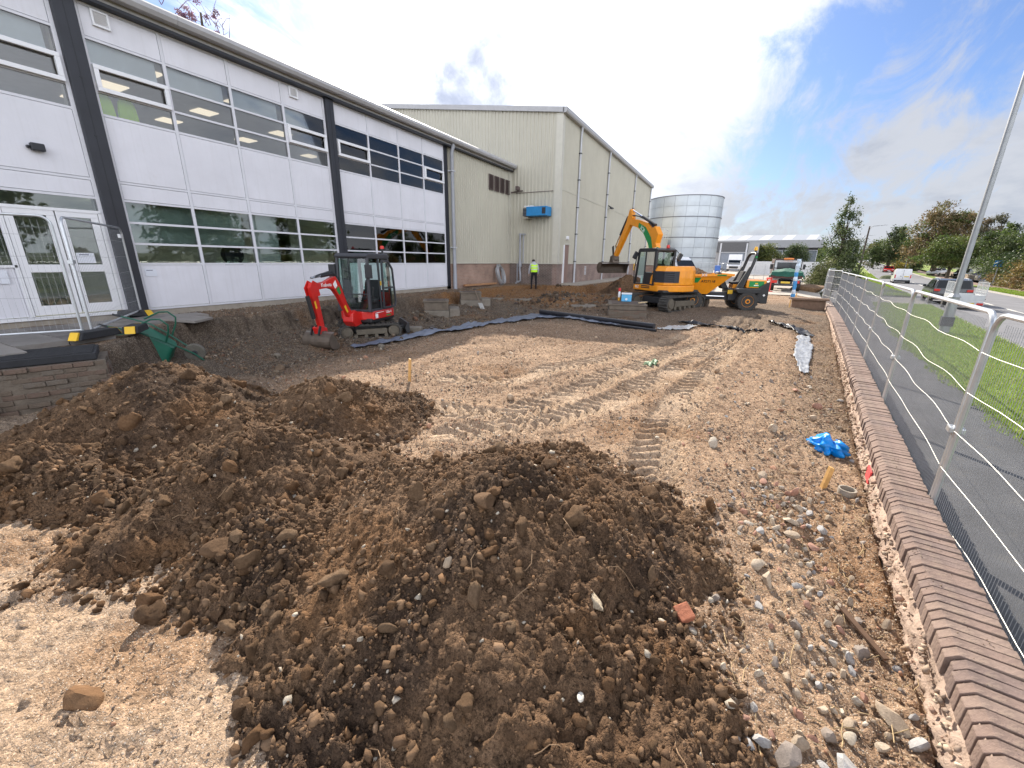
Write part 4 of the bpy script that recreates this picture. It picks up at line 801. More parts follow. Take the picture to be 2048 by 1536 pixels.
# ---------------------------------------------------------------- storage tank
M_galv = [mat('galvanised_%s' % k, c, .45, .6, var=.08, scale=.7) for k, c in (('pale', (.47, .50, .52)), ('mid', (.45, .48, .50)), ('dull', (.43, .46, .485)))]
TC = (-7.35, 62.5); TR = 4.55; T0, T1 = .5, 10.25
tank = empty('storage_tank', (*TC, T0), 0, 'round galvanised steel storage tank behind the warehouse', 'tank')
NP, NR = 20, 8; hh = (T1-T0)/NR; srcs = []
for m in M_galv:
    mb = MB(); da = 2*math.pi/NP; st = 4; gpp = .003
    lo = [[(r_*math.cos(-da/2+gpp+(da-2*gpp)*k/st), r_*math.sin(-da/2+gpp+(da-2*gpp)*k/st)) for k in range(st+1)] for r_ in (TR-.03, TR)]
    V = []; 
    for z in (.015, hh-.015):
        for l_ in lo:
            for x, y in l_: V.append((x, y, z))
    n5 = st+1; F = []
    for k in range(st): F += [(n5+k, n5+k+1, 3*n5+k+1, 3*n5+k), (k+1, k, 2*n5+k, 2*n5+k+1), (2*n5+k, 3*n5+k, 3*n5+k+1, 2*n5+k+1)[::-1], (k, k+1, n5+k+1, n5+k)[::-1]]
    F += [(0, n5, 3*n5, 2*n5), (st, 2*n5+st, 3*n5+st, n5+st)]
    mb.add(V, F); o = mb.build('panel', m); o.data.shade_smooth(); o.data.set_sharp_from_angle(angle=rad(30)); srcs.append(o.data); bpy.data.objects.remove(o)
for q in range(NR):
    for k in range(NP): shared('panel', srcs[random.randrange(3)], tank, (0, 0, q*hh), (0, 0, 2*math.pi*(k+.5*(q % 2)*0)/NP))
MB().lathe([(TR-.06, 0), (TR-.06, T1-T0)], (0, 0, 0), 'z', 60).build('liner', M_pipe, tank, smooth=True)
for q in range(1, NR+1):
    if q % 2 == 0 or q == NR: MB().lathe([(TR-.02, -.04), (TR+.06, -.04), (TR+.06, .04), (TR-.02, .04)], (0, 0, q*hh), 'z', 60).build('ring_beam', mat('dark_ring', (.13, .13, .15), .5, .4) if q == 2 else bpy.data.materials['dark_ring'], tank)
mb = MB()
for k in range(9): a = -2.6+k*.12; mb.tube([(TR*math.cos(a), TR*math.sin(a), T1-T0), (TR*math.cos(a), TR*math.sin(a), T1-T0+.0)], .01, 4)
MB().box((1.0, -.4, T1-T0), (1.9, .1, T1-T0+.3)).build('top_hatch', M_pipe, tank)
# plant platform between the warehouse and the tank
pf = empty('plant_platform', (-9.2, 54.5, .5), 0, 'beige plant box with handrail between the warehouse and the round tank', 'platform'); MB().box((-1.6, -2, 0), (.9, 3.0, 4.6)).build('plant_box', M_clad, pf)
mb = MB()
for z in (5.1, 5.6): mb.tube([(-1.6, -2, z), (.85, -2, z), (.85, 2.9, z)], .03, 6)
for x, y in ((-1.0, -2), (-.2, -2), (.85, -2), (.85, -.5), (.85, 1.2), (.85, 2.9)): mb.tube([(x, y, 4.6), (x, y, 5.6)], .03, 6)
mb.build('handrail', M_pipe2, pf)
# ---------------------------------------------------------------- far factory
fb = empty('factory', (4, 112, .9), 0, 'long low grey factory with a pale pitched roof beyond the yard', 'building')
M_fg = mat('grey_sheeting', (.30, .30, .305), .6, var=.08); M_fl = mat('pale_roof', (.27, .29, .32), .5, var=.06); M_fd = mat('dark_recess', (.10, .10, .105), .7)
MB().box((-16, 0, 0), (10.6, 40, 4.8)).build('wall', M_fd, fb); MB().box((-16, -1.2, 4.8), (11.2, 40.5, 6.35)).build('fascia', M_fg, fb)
MB().prism([(-1.0, 6.36), (8, 7.9), (17, 6.36)], 'x', -16, 11.1).build('roof', M_fl, fb); MB().box((-16, 17.2, 6.36), (11.1, 41, 6.5)).build('roof', M_fl, fb)
for k in range(6): MB().add([(-14+k*4.4, -.6, 6.44), (-12.2+k*4.4, -.6, 6.44), (-10.6+k*4.4, 7.6, 7.86), (-12.4+k*4.4, 7.6, 7.86)], [(0, 1, 2, 3)]).build('rooflight', mat('rooflight', (.42, .43, .44), .5) if k == 0 else bpy.data.materials['rooflight'], fb)
for k in range(9): f_ = MB().box((-8+k*2.1, -.08, 1.4), (-6.2+k*2.1, -.0, 4.3)).build('window', M_pipe2, fb); MB().box((-7.9+k*2.1, -.10, 1.5), (-6.3+k*2.1, -.081, 4.2)).build('pane', G_win if False else mat('factory_pane', (.14, .16, .18), .15) if k == 0 else bpy.data.materials['factory_pane'], f_)
sb = empty('loading_bay', (-1.3, 96, .9), 0, 'grey loading bay with a roller shutter beside the round tank', 'building')
MB().box((-3, 0, 0), (4.4, 12, 5.3)).build('wall', M_fg, sb); MB().box((-3.1, -.25, 3.5), (2.55, -.01, 5.4)).build('canopy', M_fd, sb); 
for x in (-2.3, 2.3): MB().box((x-.14, -.3, 0), (x+.14, -.26, 5.2)).build('post', M_pipe2, sb)
for k in range(12): MB().box((-2.1, -.12, .05+k*.28), (2.1, -.05-.02*(k % 2), .05+k*.28+.275)).build('shutter_slat', mat('shutter', (.20, .225, .27), .5) if k == 0 else bpy.data.materials['shutter'], sb)
MB().box((-2.4, -.34, 3.42), (2.4, -.3, 3.52)).build('lintel', M_pipe2, sb)
hb = empty('hoarding', (5, 66, .85), 0, 'long white hoarding across the back of the yard behind the tipper', 'hoarding')
for k in range(6): MB().box((-4.6+k*1.75, 0, 0), (-4.6+k*1.75+1.73, .06, 1.75)).build('panel', mat('hoarding_white', (.62, .62, .63), .6, var=.06) if k == 0 else bpy.data.materials['hoarding_white'], hb)
# ---------------------------------------------------------------- boundary wall
CZ = .40
wall = empty('boundary_wall', (2, 8, 0), 0, 'low brick boundary wall with a brick coping between the dig and the footpath', 'wall'); WL = (2, 8, 0)
M_cop = [mat('coping_brick_%s' % k, c, .88, var=.3, scale=7, bump=.6, bscale=45, dirt=.4, dcol=(.23, .175, .13)) for k, c in (('red', (.19, .132, .108)), ('plum', (.165, .118, .102)), ('buff', (.22, .158, .128)))]
M_mortar = mat('old_mortar', (.43, .32, .25), .95, var=.28, scale=5, bump=.9, bscale=35, dirt=.3, dcol=(.30, .19, .14))
BW, BP = .30, .0745
srcs = []
for m in M_cop:
    g = .0035; w = BP/2-g; b = MB()
    P = [(0, -.16), (0, -.045), (.045, 0), (BW, 0), (BW, -.16)]
    b.prism(P, 'y', -w, w); o = b.build('coping_brick', m, bev=.004)
    dg = bpy.context.evaluated_depsgraph_get(); me = bpy.data.meshes.new_from_object(o.evaluated_get(dg)); srcs.append(me); bpy.data.objects.remove(o)
rest = MB(); y = -.9; k = 0; rr_ = np.random.default_rng(9)
while y < 33.5:
    sl_ = float((xw(y+.1)-xw(y-.1))/.2); a = -math.atan(sl_); x = float(xw(y))
    if k < 265:
        o = shared('coping_brick', srcs[int(rr_.choice(3, p=[.5, .3, .2]))], wall, (x-WL[0]+rr_.normal(0, .005), y-WL[1], CZ+rr_.normal(0, .0035)), (rr_.normal(0, .016), rr_.normal(0, .012), a+rr_.normal(0, .014)), (1, rr_.uniform(.9, 1.0), 1))
    else:
        w = BP/2-.003; c, s = math.cos(a), math.sin(a)
        def T(px, py, pz): return (x-WL[0]+px*c-py*s, y-WL[1]+px*s+py*c, CZ+pz)
        P = [(0, -.16), (0, -.045), (.045, 0), (BW, 0), (BW, -.16)]; vs = [T(p, -w, q) for p, q in P]+[T(p, w, q) for p, q in P]
        rest.add(vs, [(4, 3, 2, 1, 0), (5, 6, 7, 8, 9)]+[(i, (i+1) % 5, (i+1) % 5+5, i+5)[::-1] for i in range(5)])
    y += BP*math.cos(a); k += 1
tag(rest.build('coping_bricks', M_cop[0], wall), kind='stuff')
# mortar bed and the broken core below the coping
yy = np.arange(-.9, 33.5, .03); zz = np.linspace(-.2, CZ-.03, 22); YY, ZZ = np.meshgrid(yy, zz, indexing='ij')
low = sst(.25-ZZ, -.02, .06)
off_ = .018-.03*low*(.5+.9*fbm(YY, ZZ*1.6, 3.2, 3, seed=33))-.035*low*np.abs(fbm(YY, ZZ*2, 8., 3, .6, seed=34))+.010*(np.mod(ZZ+.01, .075) < .012)
XX = xw(YY)+off_; I = np.arange(XX.size).reshape(XX.shape); F = np.stack([I[:-1, :-1].ravel(), I[1:, :-1].ravel(), I[1:, 1:].ravel(), I[:-1, 1:].ravel()], 1)[:, ::-1]
npmesh('wall_core', np.stack([XX.ravel()-WL[0], YY.ravel()-WL[1], ZZ.ravel()], 1), F, M_mortar, parent=wall, smooth=False)
mb = MB(); L0 = []; 
for y in np.linspace(-.9, 33.5, 40): x = float(xw(y)); L0.append([(x+.07-WL[0], y-WL[1], -.3), (x+BW-.025-WL[0], y-WL[1], -.3), (x+BW-.025-WL[0], y-WL[1], CZ-.06), (x+.07-WL[0], y-WL[1], CZ-.06)])
mb.loft(L0).build('wall_back', M_bk3, wall, fix=True)
r = np.random.default_rng(21); n = 900; y = -.5+16*r.random(n)**1.5; z = r.random(n)*.25; x = xw(y)-.012-.02*r.random(n); s = .008+.022*r.random(n)**2; c = np.array([(.40, .30, .22), (.50, .40, .30), (.33, .22, .165), (.28, .21, .16)])[r.choice(4, n)]*(.8+.4*r.random((n, 1)))
scatter_mesh('mortar_crumbs', np.stack([x-WL[0], y-WL[1], z], 1), s, c, M_stone, wall, 22, ROCK1)
pm = MB().box((-.004, -.16, -.09), (.012, .05, .05)).build('paint_mark', mat('red_paint', (.62, .07, .07), .7, var=.4, scale=20), wall); pm.location = (float(xw(5.35))-.028-WL[0], 5.35-WL[1], .2); pm.rotation_euler = (0, 0, -.12)
# ---------------------------------------------------------------- mesh fence panels
M_gal = mat('galvanised_tube', (.52, .54, .56), .38, .75, var=.1, scale=5); M_wire = mat('galvanised_wire', (.36, .37, .38), .5, .5, var=.1); M_wire2 = mat('bright_wire', (.78, .76, .68), .5, .2, var=.08)
M_rub = mat('black_block', (.025, .026, .03), .85, var=.3, bump=.4); M_yel = mat('yellow_end', (.72, .44, .02), .6, var=.1, dirt=.1)
def fence_panel(name, a, b, z, label, group, wires=True, seed=0, hgt=2.0, wm=None, foot=True, pitch=.036):
    a = Vector((*a, z)); b = Vector((*b, z)); d = (b-a); ln = d.length; d.normalize(); p = empty(name, a, math.atan2(d.y, d.x), label, 'fence panel', group)
    R_ = .14; mb = MB(); t = .021; P = [(0, 0, 0), (0, 0, hgt-R_)]+[(R_-R_*math.cos(q), 0, hgt-R_+R_*math.sin(q)) for q in (.4, .8, 1.2, 1.57)]+[(ln-R_+R_*math.sin(q), 0, hgt-R_+R_*math.cos(q)) for q in (0, .4, .8, 1.2, 1.57)]+[(ln, 0, 0)]
    mb.tube(P, t, 8).build('frame', M_gal, p, smooth=True)
    MB().tube([(0, 0, .12), (ln, 0, .12)], t*.9, 6).build('bottom_rail', M_gal, p, smooth=True)
    r = random.Random(seed); mb = MB(); n = int(ln/pitch)
    for k in range(1, n):
        x = k*ln/n; q = .0014; top = hgt-(.06 if .15 < x < ln-.15 else .12)
        mb.add([(x-q, -q, .12), (x+q, -q, .12), (x, q, .12), (x-q, -q, top), (x+q, -q, top), (x, q, top)], [(0, 1, 4, 3), (1, 2, 5, 4), (2, 0, 3, 5)])
    tag(mb.build('mesh', wm or M_wire, p), kind='stuff')
    src = None
    for k in range(5):
        zz = .36+k*.335; P = []
        for q in range(13):
            x = ln*q/12; P.append((x, .012+.012*math.sin(q*1.1+seed), zz+.016*math.sin(q*.9+k*1.3+seed)*math.sin(math.pi*q/12)))
        mb = MB().tube(P, .0022, 4, caps=False); mb.build('cross_wire', M_wire2 if wires else (wm or M_wire), p)
    return p
fx = lambda y: max(1.80+.117*(y-4.57), float(xw(y))+(.322 if y > 2 else .41))
fys = [1.12, 4.55, 7.95, 11.35, 14.75, 18.15, 21.5, 24.85]; fl_ = ['nearest', 'second nearest', 'third nearest', 'fourth', 'fifth', 'sixth', 'seventh']
for k in range(7):
    a, b = fys[k], fys[k+1]
    p = fence_panel('mesh_fence', (fx(a+.03), a+.03), (fx(b-.03), b-.03), 0., 'galvanised mesh fence panel along the brick wall, %s to the camera of its row' % fl_[k], 'fence panels along the wall', seed=k+1)
    MB().box((-.055, -.05, 1.0), (.05, .05, 1.055)).build('clamp', M_gal, p, bev=.01); MB().box((-.14, -.18, 0), (.12, .18, .11)).build('foot_block', M_rub, p, bev=.02)
fence_panel('mesh_fence', (fx(24.9), 24.95), (4.35, 28.3), .05, 'galvanised mesh fence panel at the far end of the wall row', 'fence panels along the wall', seed=9)
fence_panel('mesh_fence', (4.4, 28.35), (5.2, 31.7), .1, 'dark mesh fence panel turned at the far end by the slender tree', 'fence panels along the wall', seed=10)
pA = fence_panel('mesh_fence', (-11.6, -.35), (-10.13, 2.78), .95, 'mesh fence panel before the entrance doors, cut by the left photo edge', 'fence panels at the entrance', wires=False, seed=12, pitch=.075)
pB = fence_panel('mesh_fence', (-10.05, 2.88), (-12.75, 4.62), .95, 'mesh fence panel ending against the first dark column', 'fence panels at the entrance', wires=False, seed=13, pitch=.075)
MB().box((-.09, -.035, 1.25), (.03, .035, 1.31)).build('clamp', M_gal, pB)
MB().box((3.0, -.02, 1.78), (3.12, .03, 1.86)).build('tag_plate', M_upvc, pB)
# plastic fence feet with yellow ends
def foot(x, y, rz, label, sc=1.):
    o = empty('fence_ballast', (x, y, .955), rz, label, 'fence block', 'fence feet at the entrance')
    MB().prism([(-.36*sc, 0), (.36*sc, 0), (.30*sc, .13), (-.30*sc, .13)], 'y', -.12, .12).build('block', M_rub, o, bev=.015)
    for s in (-1, 1): MB().prism([(s*.362*sc, .005), (s*.40*sc, .005), (s*.33*sc, .128), (s*.304*sc, .132)], 'y', -.075, .075).build('yellow_end', M_yel, o)
    return o
foot(-9.86, 2.86, -1.15, 'black fence foot with yellow ends at the joint of the entrance panels'); foot(-9.98, 3.47, 2.5, 'black fence foot with a large yellow end beside the wheelbarrow', .8)
foot(-12.75, 4.5, .5, 'black fence foot under the panel end by the dark column'); 
# ---------------------------------------------------------------- paving and manholes
M_slab = [mat('paving_slab_%s' % k, c, .9, var=.14, scale=3, bump=.3, bscale=40, dirt=.2, dcol=(.12, .09, .07)) for k, c in (('grey', (.20, .185, .17)), ('dark', (.165, .152, .142)), ('pale', (.235, .215, .195)))]
pv = empty('paving', (-10.8, 2.2, .86)); pv['kind'] = 'structure'; src = None
for i in range(-3, 9):
    for j in range(-5, 4):
        x = -10.8+j*.62; y = 2.2+i*.62
        if float(bank_d(np.array([x+.3]), np.array([y]))[0]) < .15 or x < -12.6 or y > 5.4: continue
        o = MB().box((-.302, -.302, 0), (.302, .302, .085)).build('slab', M_slab[(i*5+j*3) % 3], pv, bev=.006) if src is None else shared('slab', src[(i*7+j*3) % 3], pv)
        if src is None:
            src = [o.data]+[o.data.copy() for _ in range(2)]
            for q in range(3): src[q].materials[0] = M_slab[q]
        o.location = (x-pv.location.x, y-pv.location.y, random.uniform(-.004, .006)); o.rotation_euler = (random.gauss(0, .006), random.gauss(0, .006), random.gauss(0, .006))
for x, y, rz, lab in ((-10.75, 4.75, .5, 'lone grey paving slab lying on the bank edge behind the wheelbarrow'),):
    o = MB().box((-.45, -.3, 0), (.45, .3, .06)).build('paving_slab', M_slab[2], bev=.006); o.location = (x-.6, y+.15, .90); o.rotation_euler = (.02, .05, rz); tag(o, lab, 'slab')
o = MB().box((-.5, -.35, 0), (.5, .35, .06)).build('paving_slab', M_slab[0], bev=.006); o.location = (-12.0, 4.9, .88); o.rotation_euler = (.0, .02, .3); tag(o, 'grey paving slab in the gravel at the foot of the first dark column', 'slab')
# brick manhole with a ribbed black cover at the paving edge
M_oldbk = [mat('old_brick_%s' % k, c, .95, var=.3, scale=7, bump=.9, bscale=25, dirt=.75, dcol=(.125, .095, .07)) for k, c in (('dun', (.155, .12, .092)), ('grey', (.165, .14, .115)), ('red', (.165, .11, .085)))]
M_rend = mat('muddy_render', (.15, .122, .095), .95, var=.28, scale=3.5, bump=.8, bscale=25, dirt=.4, dcol=(.09, .068, .052))
M_rend2 = mat('muddy_concrete', (.19, .165, .135), .95, var=.25, scale=3.5, bump=.7, bscale=25, dirt=.3, dcol=(.11, .085, .065))
def brick_box(parent, w, d, h, lo=0., mats_=M_oldbk, rows=None, bl=.225, bh=.075, jit=.006, th=.1):
    n = int(h/bh) if rows is None else rows; sr = {}
    M_in = M_rend
    MB().box((-w/2-.008, -d/2-.008, lo), (w/2+.008, d/2+.008, lo+n*bh-.004)).build('core', M_in, parent)
    def b(x, y, z, a, l):
        key = (round(l, 3), random.randrange(len(mats_)))
        if key not in sr: sr[key] = MB().box((-l/2+.004, -th/2, .003), (l/2-.004, th/2, bh-.004)).build('brick', mats_[key[1]], parent, bev=.006); o = sr[key]
        else: o = shared('brick', sr[key], parent)
        if o is not sr[key] and sr[key].modifiers: m = o.modifiers.new('bevel', 'BEVEL'); m.width = .006; m.segments = 1
        o.location = (x+random.gauss(0, jit), y+random.gauss(0, jit), z); o.rotation_euler = (random.gauss(0, .01), random.gauss(0, .01), a+random.gauss(0, .02))
    for r_ in range(n):
        z = lo+r_*bh; o_ = (bl/2 if r_ % 2 else 0)
        for (L_, fn) in ((w, lambda t: (t, -d/2+th/2-.02, 0)), (w, lambda t: (t, d/2-th/2+.02, 0)), (d, lambda t: (-w/2+th/2-.02, t, math.pi/2)), (d, lambda t: (w/2-th/2+.02, t, math.pi/2))):
            t = -L_/2+(-o_ if o_ else 0)
            while t < L_/2-.03:
                a = max(t, -L_/2); e = min(t+bl, L_/2)
                if e-a > .05: q = fn((a+e)/2); b(q[0], q[1], z, q[2], e-a)
                t += bl
mh = empty('manhole_chamber', (-9.15, 2.0, .05), rad(70), 'dug out brick manhole chamber with a ribbed black cover at the paving edge', 'manhole', 'uncovered manholes')
brick_box(mh, 1.35, .95, .75, rows=10, jit=.012)
MB().box((-.78, -.58, -.15), (.78, .58, .0)).build('footing', M_conc, mh, bev=.03)
cv = MB().box((-.60, -.42, .755), (.60, .42, .86)).build('cover', M_rub, mh, bev=.012); rs = MB().bar((-.56, 0, 0), (.56, 0, 0), .03, .016).build('rib', M_rub, cv)
for k in range(13):
    o = rs if k == 0 else shared('rib', rs, cv); o.location = (0, -.38+k*.063, .866)
# rendered chambers standing in the dig
def chamber(x, y, rz, w, d, h, label, split=.45, step=True, brick=False):
    c = empty('concrete_chamber', (x, y, gz(x, y)-.08), rz, label, 'manhole', 'uncovered manholes'); z1 = h*split
    if brick: brick_box(c, w, d, h*.62, mats_=M_oldbk); z1 = int(h*.62/.075)*.075
    else: MB().box((-w/2, -d/2, 0), (w/2, d/2, z1)).build('base', M_rend2, c, bev=.03)
    MB().box((-w/2+.012, -d/2+.012, z1+.004), (w/2-.014, d/2-.01, h-.06)).build('shaft', M_rend, c, bev=.025)
    MB().box((-w/2-.02, -d/2-.015, h-.056), (w/2+.01, d/2+.015, h)).build('cover', M_rend, c, bev=.012); MB().box((-w/2+.12, -d/2+.12, h+.003), (w/2-.12, d/2-.12, h+.012)).build('lid', mat('rusty_lid', (.085, .06, .045), .85, var=.3) if 'rusty_lid' not in bpy.data.materials else bpy.data.materials['rusty_lid'], c)
    if step: MB().box((w/2+.004, -d/2+.1, 0), (w/2+.42, d/2-.1, h*.55)).build('side_block', M_rend2, c, bev=.04)
    return c
chamber(-10.25, 12.95, rad(38), .95, 1.0, .66, 'concrete manhole chamber with a side block nearest the red excavator')
chamber(-10.75, 16.1, rad(38), .95, 1.0, .66, 'concrete manhole chamber with the spade leaning on it')
chD = chamber(-3.95, 17.85, rad(16), 1.5, 1.7, .62, 'brick sided manhole chamber carrying the blue box and marker can', step=False, brick=True)
c = empty('manhole_cover', (-6.4, 19.6, gz(-6.4, 19.6)-.02), .2, 'round broken concrete manhole slab lying in the brown earth beside the black pipe', 'manhole')
MB().lathe([(.75, 0), (.72, .07), (.6, .10)], n=14).build('slab', M_rend2, c, bev=.01); MB().lathe([(.95, -.12), (.9, -.02), (.7, .0)], (.1, -.1, 0), n=11).build('footing', M_rend, c)
for x, y, w, d, h, rz, lab in ((-11.4, 14.1, .9, .35, .12, .8, 'broken flat concrete slab between the two chambers'), (-9.6, 19.0, 1.1, .3, .12, .3, 'pale broken kerb length lying behind the spade'), (-11.0, 18.6, 1.0, .5, .10, .2, 'stacked dark slabs on the bank near the downpipe'), (-8.8, 9.95, .5, .3, .2, .5, 'dark broken concrete lump behind the red excavator track')):
    o = MB().box((-w/2, -d/2, 0), (w/2, d/2, h)).build('concrete_piece', M_rend2, bev=.03); o.location = (x, y, sz(x, y)-.02); o.rotation_euler = (.06, -.04, rz); tag(o, lab, 'rubble')
# spade
sp_ = empty('spade', (-9.75, 15.55, gz(-9.75, 15.55)), 0, 'steel spade leaning against the second concrete chamber', 'spade')
sp_.rotation_euler = (rad(-4), rad(-38), rad(-20)); MB().tube([(0, 0, .32), (0, 0, 1.02)], .02, 8).build('shaft', mat('ash_wood', (.19, .14, .10), .7), sp_, smooth=True)
MB().tube([(0, -.08, 1.04), (0, .08, 1.04)], .018, 6).build('grip', M_dark, sp_); MB().add([(-.0, -.12, .33), (0, .12, .33), (.02, .11, .0), (.02, -.11, .0), (.012, -.12, .33), (.012, .12, .33), (.03, .11, 0), (.03, -.11, 0)], [(0, 1, 2, 3), (7, 6, 5, 4), (0, 4, 5, 1), (1, 5, 6, 2), (2, 6, 7, 3), (3, 7, 4, 0)]).build('blade', mat('worn_steel', (.42, .40, .36), .5, .5, var=.15), sp_)
# marker can, blue box, timber on the brick chamber
cz_ = gz(-3.95, 17.85)-.08+.636
o = empty('marker_can', (-4.42, 18.35, cz_), 0, 'white and orange marker spray can with red cap on the brick chamber', 'spray can'); MB().lathe([(.05, 0), (.052, .14)], n=14).build('label_band', mat('orange_label', (.75, .35, .03), .4), o, smooth=True); MB().lathe([(.052, .142), (.052, .36), (.03, .40)], n=14).build('can', M_upvc, o, smooth=True); MB().lathe([(.05, .40), (.062, .41), (.058, .52), (.02, .55)], n=14).build('cap', mat('red_cap', (.55, .03, .03), .4), o, smooth=True)
o = empty('instrument_box', (-4.05, 18.15, cz_), .2, 'blue and white plastic instrument box on the brick chamber', 'box'); M_bl2 = mat('light_blue_plastic', (.10, .40, .68), .4)
MB().box((-.21, -.12, 0), (.21, .12, .30)).build('case', M_bl2, o, bev=.02); MB().box((-.22, -.13, .302), (.22, .13, .36)).build('lid', M_upvc, o, bev=.012); MB().tube([(-.09, 0, .36), (-.09, 0, .41), (.09, 0, .41), (.09, 0, .36)], .014, 6).build('handle', mat('tan_handle', (.45, .3, .15), .6), o); MB().lathe([(.05, 0), (.05, .02)], (0, -.13, .1), 'y', 12).build('knob', M_upvc, o)
o = MB().box((-.32, -.035, 0), (.32, .035, .035)).build('timber_offcut', mat('pale_timber', (.62, .48, .28), .7, var=.15, scale=12), bev=.003); o.location = (-3.3, 17.9, cz_+.0); o.rotation_euler = (0, 0, rad(72)); tag(o, 'pale timber offcut on the edge of the brick chamber', 'timber')
# black pipe and membranes
M_pl = mat('black_pipe', (.014, .014, .018), .35, var=.2)
a = Vector((-7.05, 15.85, .0)); b = Vector((-2.2, 14.4, 0)); a.z = gz(a.x, a.y)+.17; b.z = gz(b.x, b.y)+.12
mb = MB(); n_ = 12; P = [a.lerp(b, k/n_) for k in range(n_+1)]
o = mb.tube(P, .10, 16).build('drain_pipe', M_pl, smooth=True); tag(o, 'long thick black plastic drain pipe lying on the grey membrane', 'pipe')
o = MB().tube([p+Vector((.12, -.32, -.09)) for p in P[7:]], .05, 10).build('drain_pipe', M_pl, smooth=True); tag(o, 'short thinner black pipe beside the right end of the long pipe', 'pipe')
M_memb = mat('grey_membrane', (.12, .14, .19), .42, var=.2, scale=3, bump=.35, bscale=14); M_memb2 = mat('silver_membrane', (.27, .28, .295), .35, var=.3, scale=5, bump=.5, bscale=16); M_memb3 = mat('black_membrane', (.02, .02, .024), .4)
def sheet(name, pts, wid, m, label, amp=.035, seed=0, nl=70, nw=12, lift=.03):
    P = np.array(pts, float); seg = np.r_[0, np.cumsum(np.hypot(*np.diff(P, axis=0).T))]; t = np.linspace(0, seg[-1], nl); cx = np.interp(t, seg, P[:, 0]); cy = np.interp(t, seg, P[:, 1]); dx = np.gradient(cx); dy = np.gradient(cy); q = np.hypot(dx, dy); nx_, ny_ = -dy/q, dx/q
    w = np.interp(np.linspace(0, 1, nl), np.linspace(0, 1, len(wid)), wid)*(1+.25*fbm(t, 0*t, 1.5, 3, seed=seed)); s = np.linspace(-.5, .5, nw); X = cx[:, None]+nx_[:, None]*w[:, None]*s; Y = cy[:, None]+ny_[:, None]*w[:, None]*s
    Z = ground_h(X, Y)+lift+amp*np.abs(fbm(X, Y, 3.2, 4, .6, seed=seed+1))*1.3+amp*.8*(np.abs(s)**2*4)[None]*(.4+fbm(X, Y, 1.2, 2, seed=seed+2)); V = np.stack([X.ravel(), Y.ravel(), Z.ravel()], 1); I = np.arange(nl*nw).reshape(nl, nw); F = np.stack([I[:-1, :-1].ravel(), I[:-1, 1:].ravel(), I[1:, 1:].ravel(), I[1:, :-1].ravel()], 1)
    o = npmesh(name, V, F, m, smooth=True); md = o.modifiers.new('thickness', 'SOLIDIFY'); md.thickness = .006; return tag(o, label, 'plastic sheet')
sheet('membrane', [(-8.45, 7.2), (-8.1, 9.0), (-7.9, 10.8), (-7.45, 13.6), (-7.0, 15.5), (-5.2, 15.05), (-3.4, 14.5)], [.25, .55, .5, .75, .9, .5, .25], M_memb, 'long grey plastic membrane strip edging the gravel pad behind the red excavator', seed=60, nl=110, lift=.05)
sheet('membrane', [(-2.1, 14.6), (-1.6, 15.3), (-1.1, 16.2)], [.2, .7, .3], mat('clear_film', (.42, .43, .43), .3, var=.3, bump=.5, bscale=20), 'crumpled pale plastic film at the right end of the long pipe', seed=64, nl=30, lift=.03)
sheet('membrane', [(-1.7, 16.6), (-.4, 16.6), (.6, 16.2), (1.1, 16.3)], [.15, .35, .2, .1], M_memb3, 'thin black membrane edge sticking out of the earth across the far side of the pad', seed=67, nl=40, amp=.05)
sheet('membrane', [(1.35, 18.3), (2.2, 17.2), (2.3, 16.2)], [.15, .4, .5], M_memb3, 'black folded membrane strip at the far right corner of the pad', seed=70, nl=40, amp=.065)
sheet('membrane', [(2.2, 16.0), (2.05, 14.4), (1.75, 12.2), (1.62, 10.6)], [.3, .42, .36, .15], M_memb2, 'silver grey plastic membrane strip in the trench near the brick wall', seed=73, nl=60, amp=.028)
# blue plastic rag
r = np.random.default_rng(5); bm = bmesh.new(); bmesh.ops.create_icosphere(bm, subdivisions=4, radius=1)
for v in bm.verts:
    a = math.atan2(v.co.y, v.co.x); k = 1+.30*math.sin(a*7+3*v.co.z)+.18*math.sin(a*13+v.co.x*5)+.12*math.sin(9*v.co.z+4*v.co.x); v.co = Vector((v.co.x*.19*k, v.co.y*.13*k, max(v.co.z, -.5)*.13*(1+.35*math.sin(5*v.co.x+4*v.co.y))))
me = bpy.data.meshes.new('rag'); bm.to_mesh(me); bm.free(); me.materials.append(mat('blue_plastic', (.0, .24, .72), .35, var=.15)); me.shade_smooth(); o = bpy.data.objects.new('plastic_bag', me); link(o); o.location = (1.36, 6.15, gz(1.36, 6.15)+.08); o.rotation_euler = (.1, .0, 2.2); tag(o, 'crumpled bright blue plastic bag in the trench beside the brick wall', 'bag')
# pegs
M_peg = mat('peg_wood', (.58, .34, .12), .7, var=.18, scale=14)
for x, y, h, lab in ((1.17, 5.05, .23, 'orange brown wooden peg in the trench by the brick wall'), (-5.2, 5.66, .46, 'tall wooden peg standing on the pad beside the middle soil heap')):
    o = MB().prism([(-.022, -.15), (.022, -.15), (.022, h), (-.022, h+.012)], 'y', -.022, .022).build('wooden_peg', M_peg, bev=.003); o.location = (x, y, gz(x, y)); o.rotation_euler = (.05, .10, .4); tag(o, lab, 'peg')
o = MB().lathe([(.08, 0), (.08, .08), (.066, .08), (.066, .02)], n=18).build('pipe_stub', M_conc, smooth=True); o.location = (1.36, 5.0, gz(1.36, 5.0)-.02); tag(o, 'short grey clay pipe stub beside the peg at the wall', 'pipe')
o = MB().box((-.02, -.20, 0), (.02, .20, .012)).build('wood_splinter', mat('dark_wood', (.10, .055, .03), .8, var=.3, scale=14)); o.location = (1.05, 2.93, gz(1.05, 2.93)+.03); o.rotation_euler = (.12, .1, .55); tag(o, 'dark splintered wood strip lying on the gravel beside the wall', 'wood')
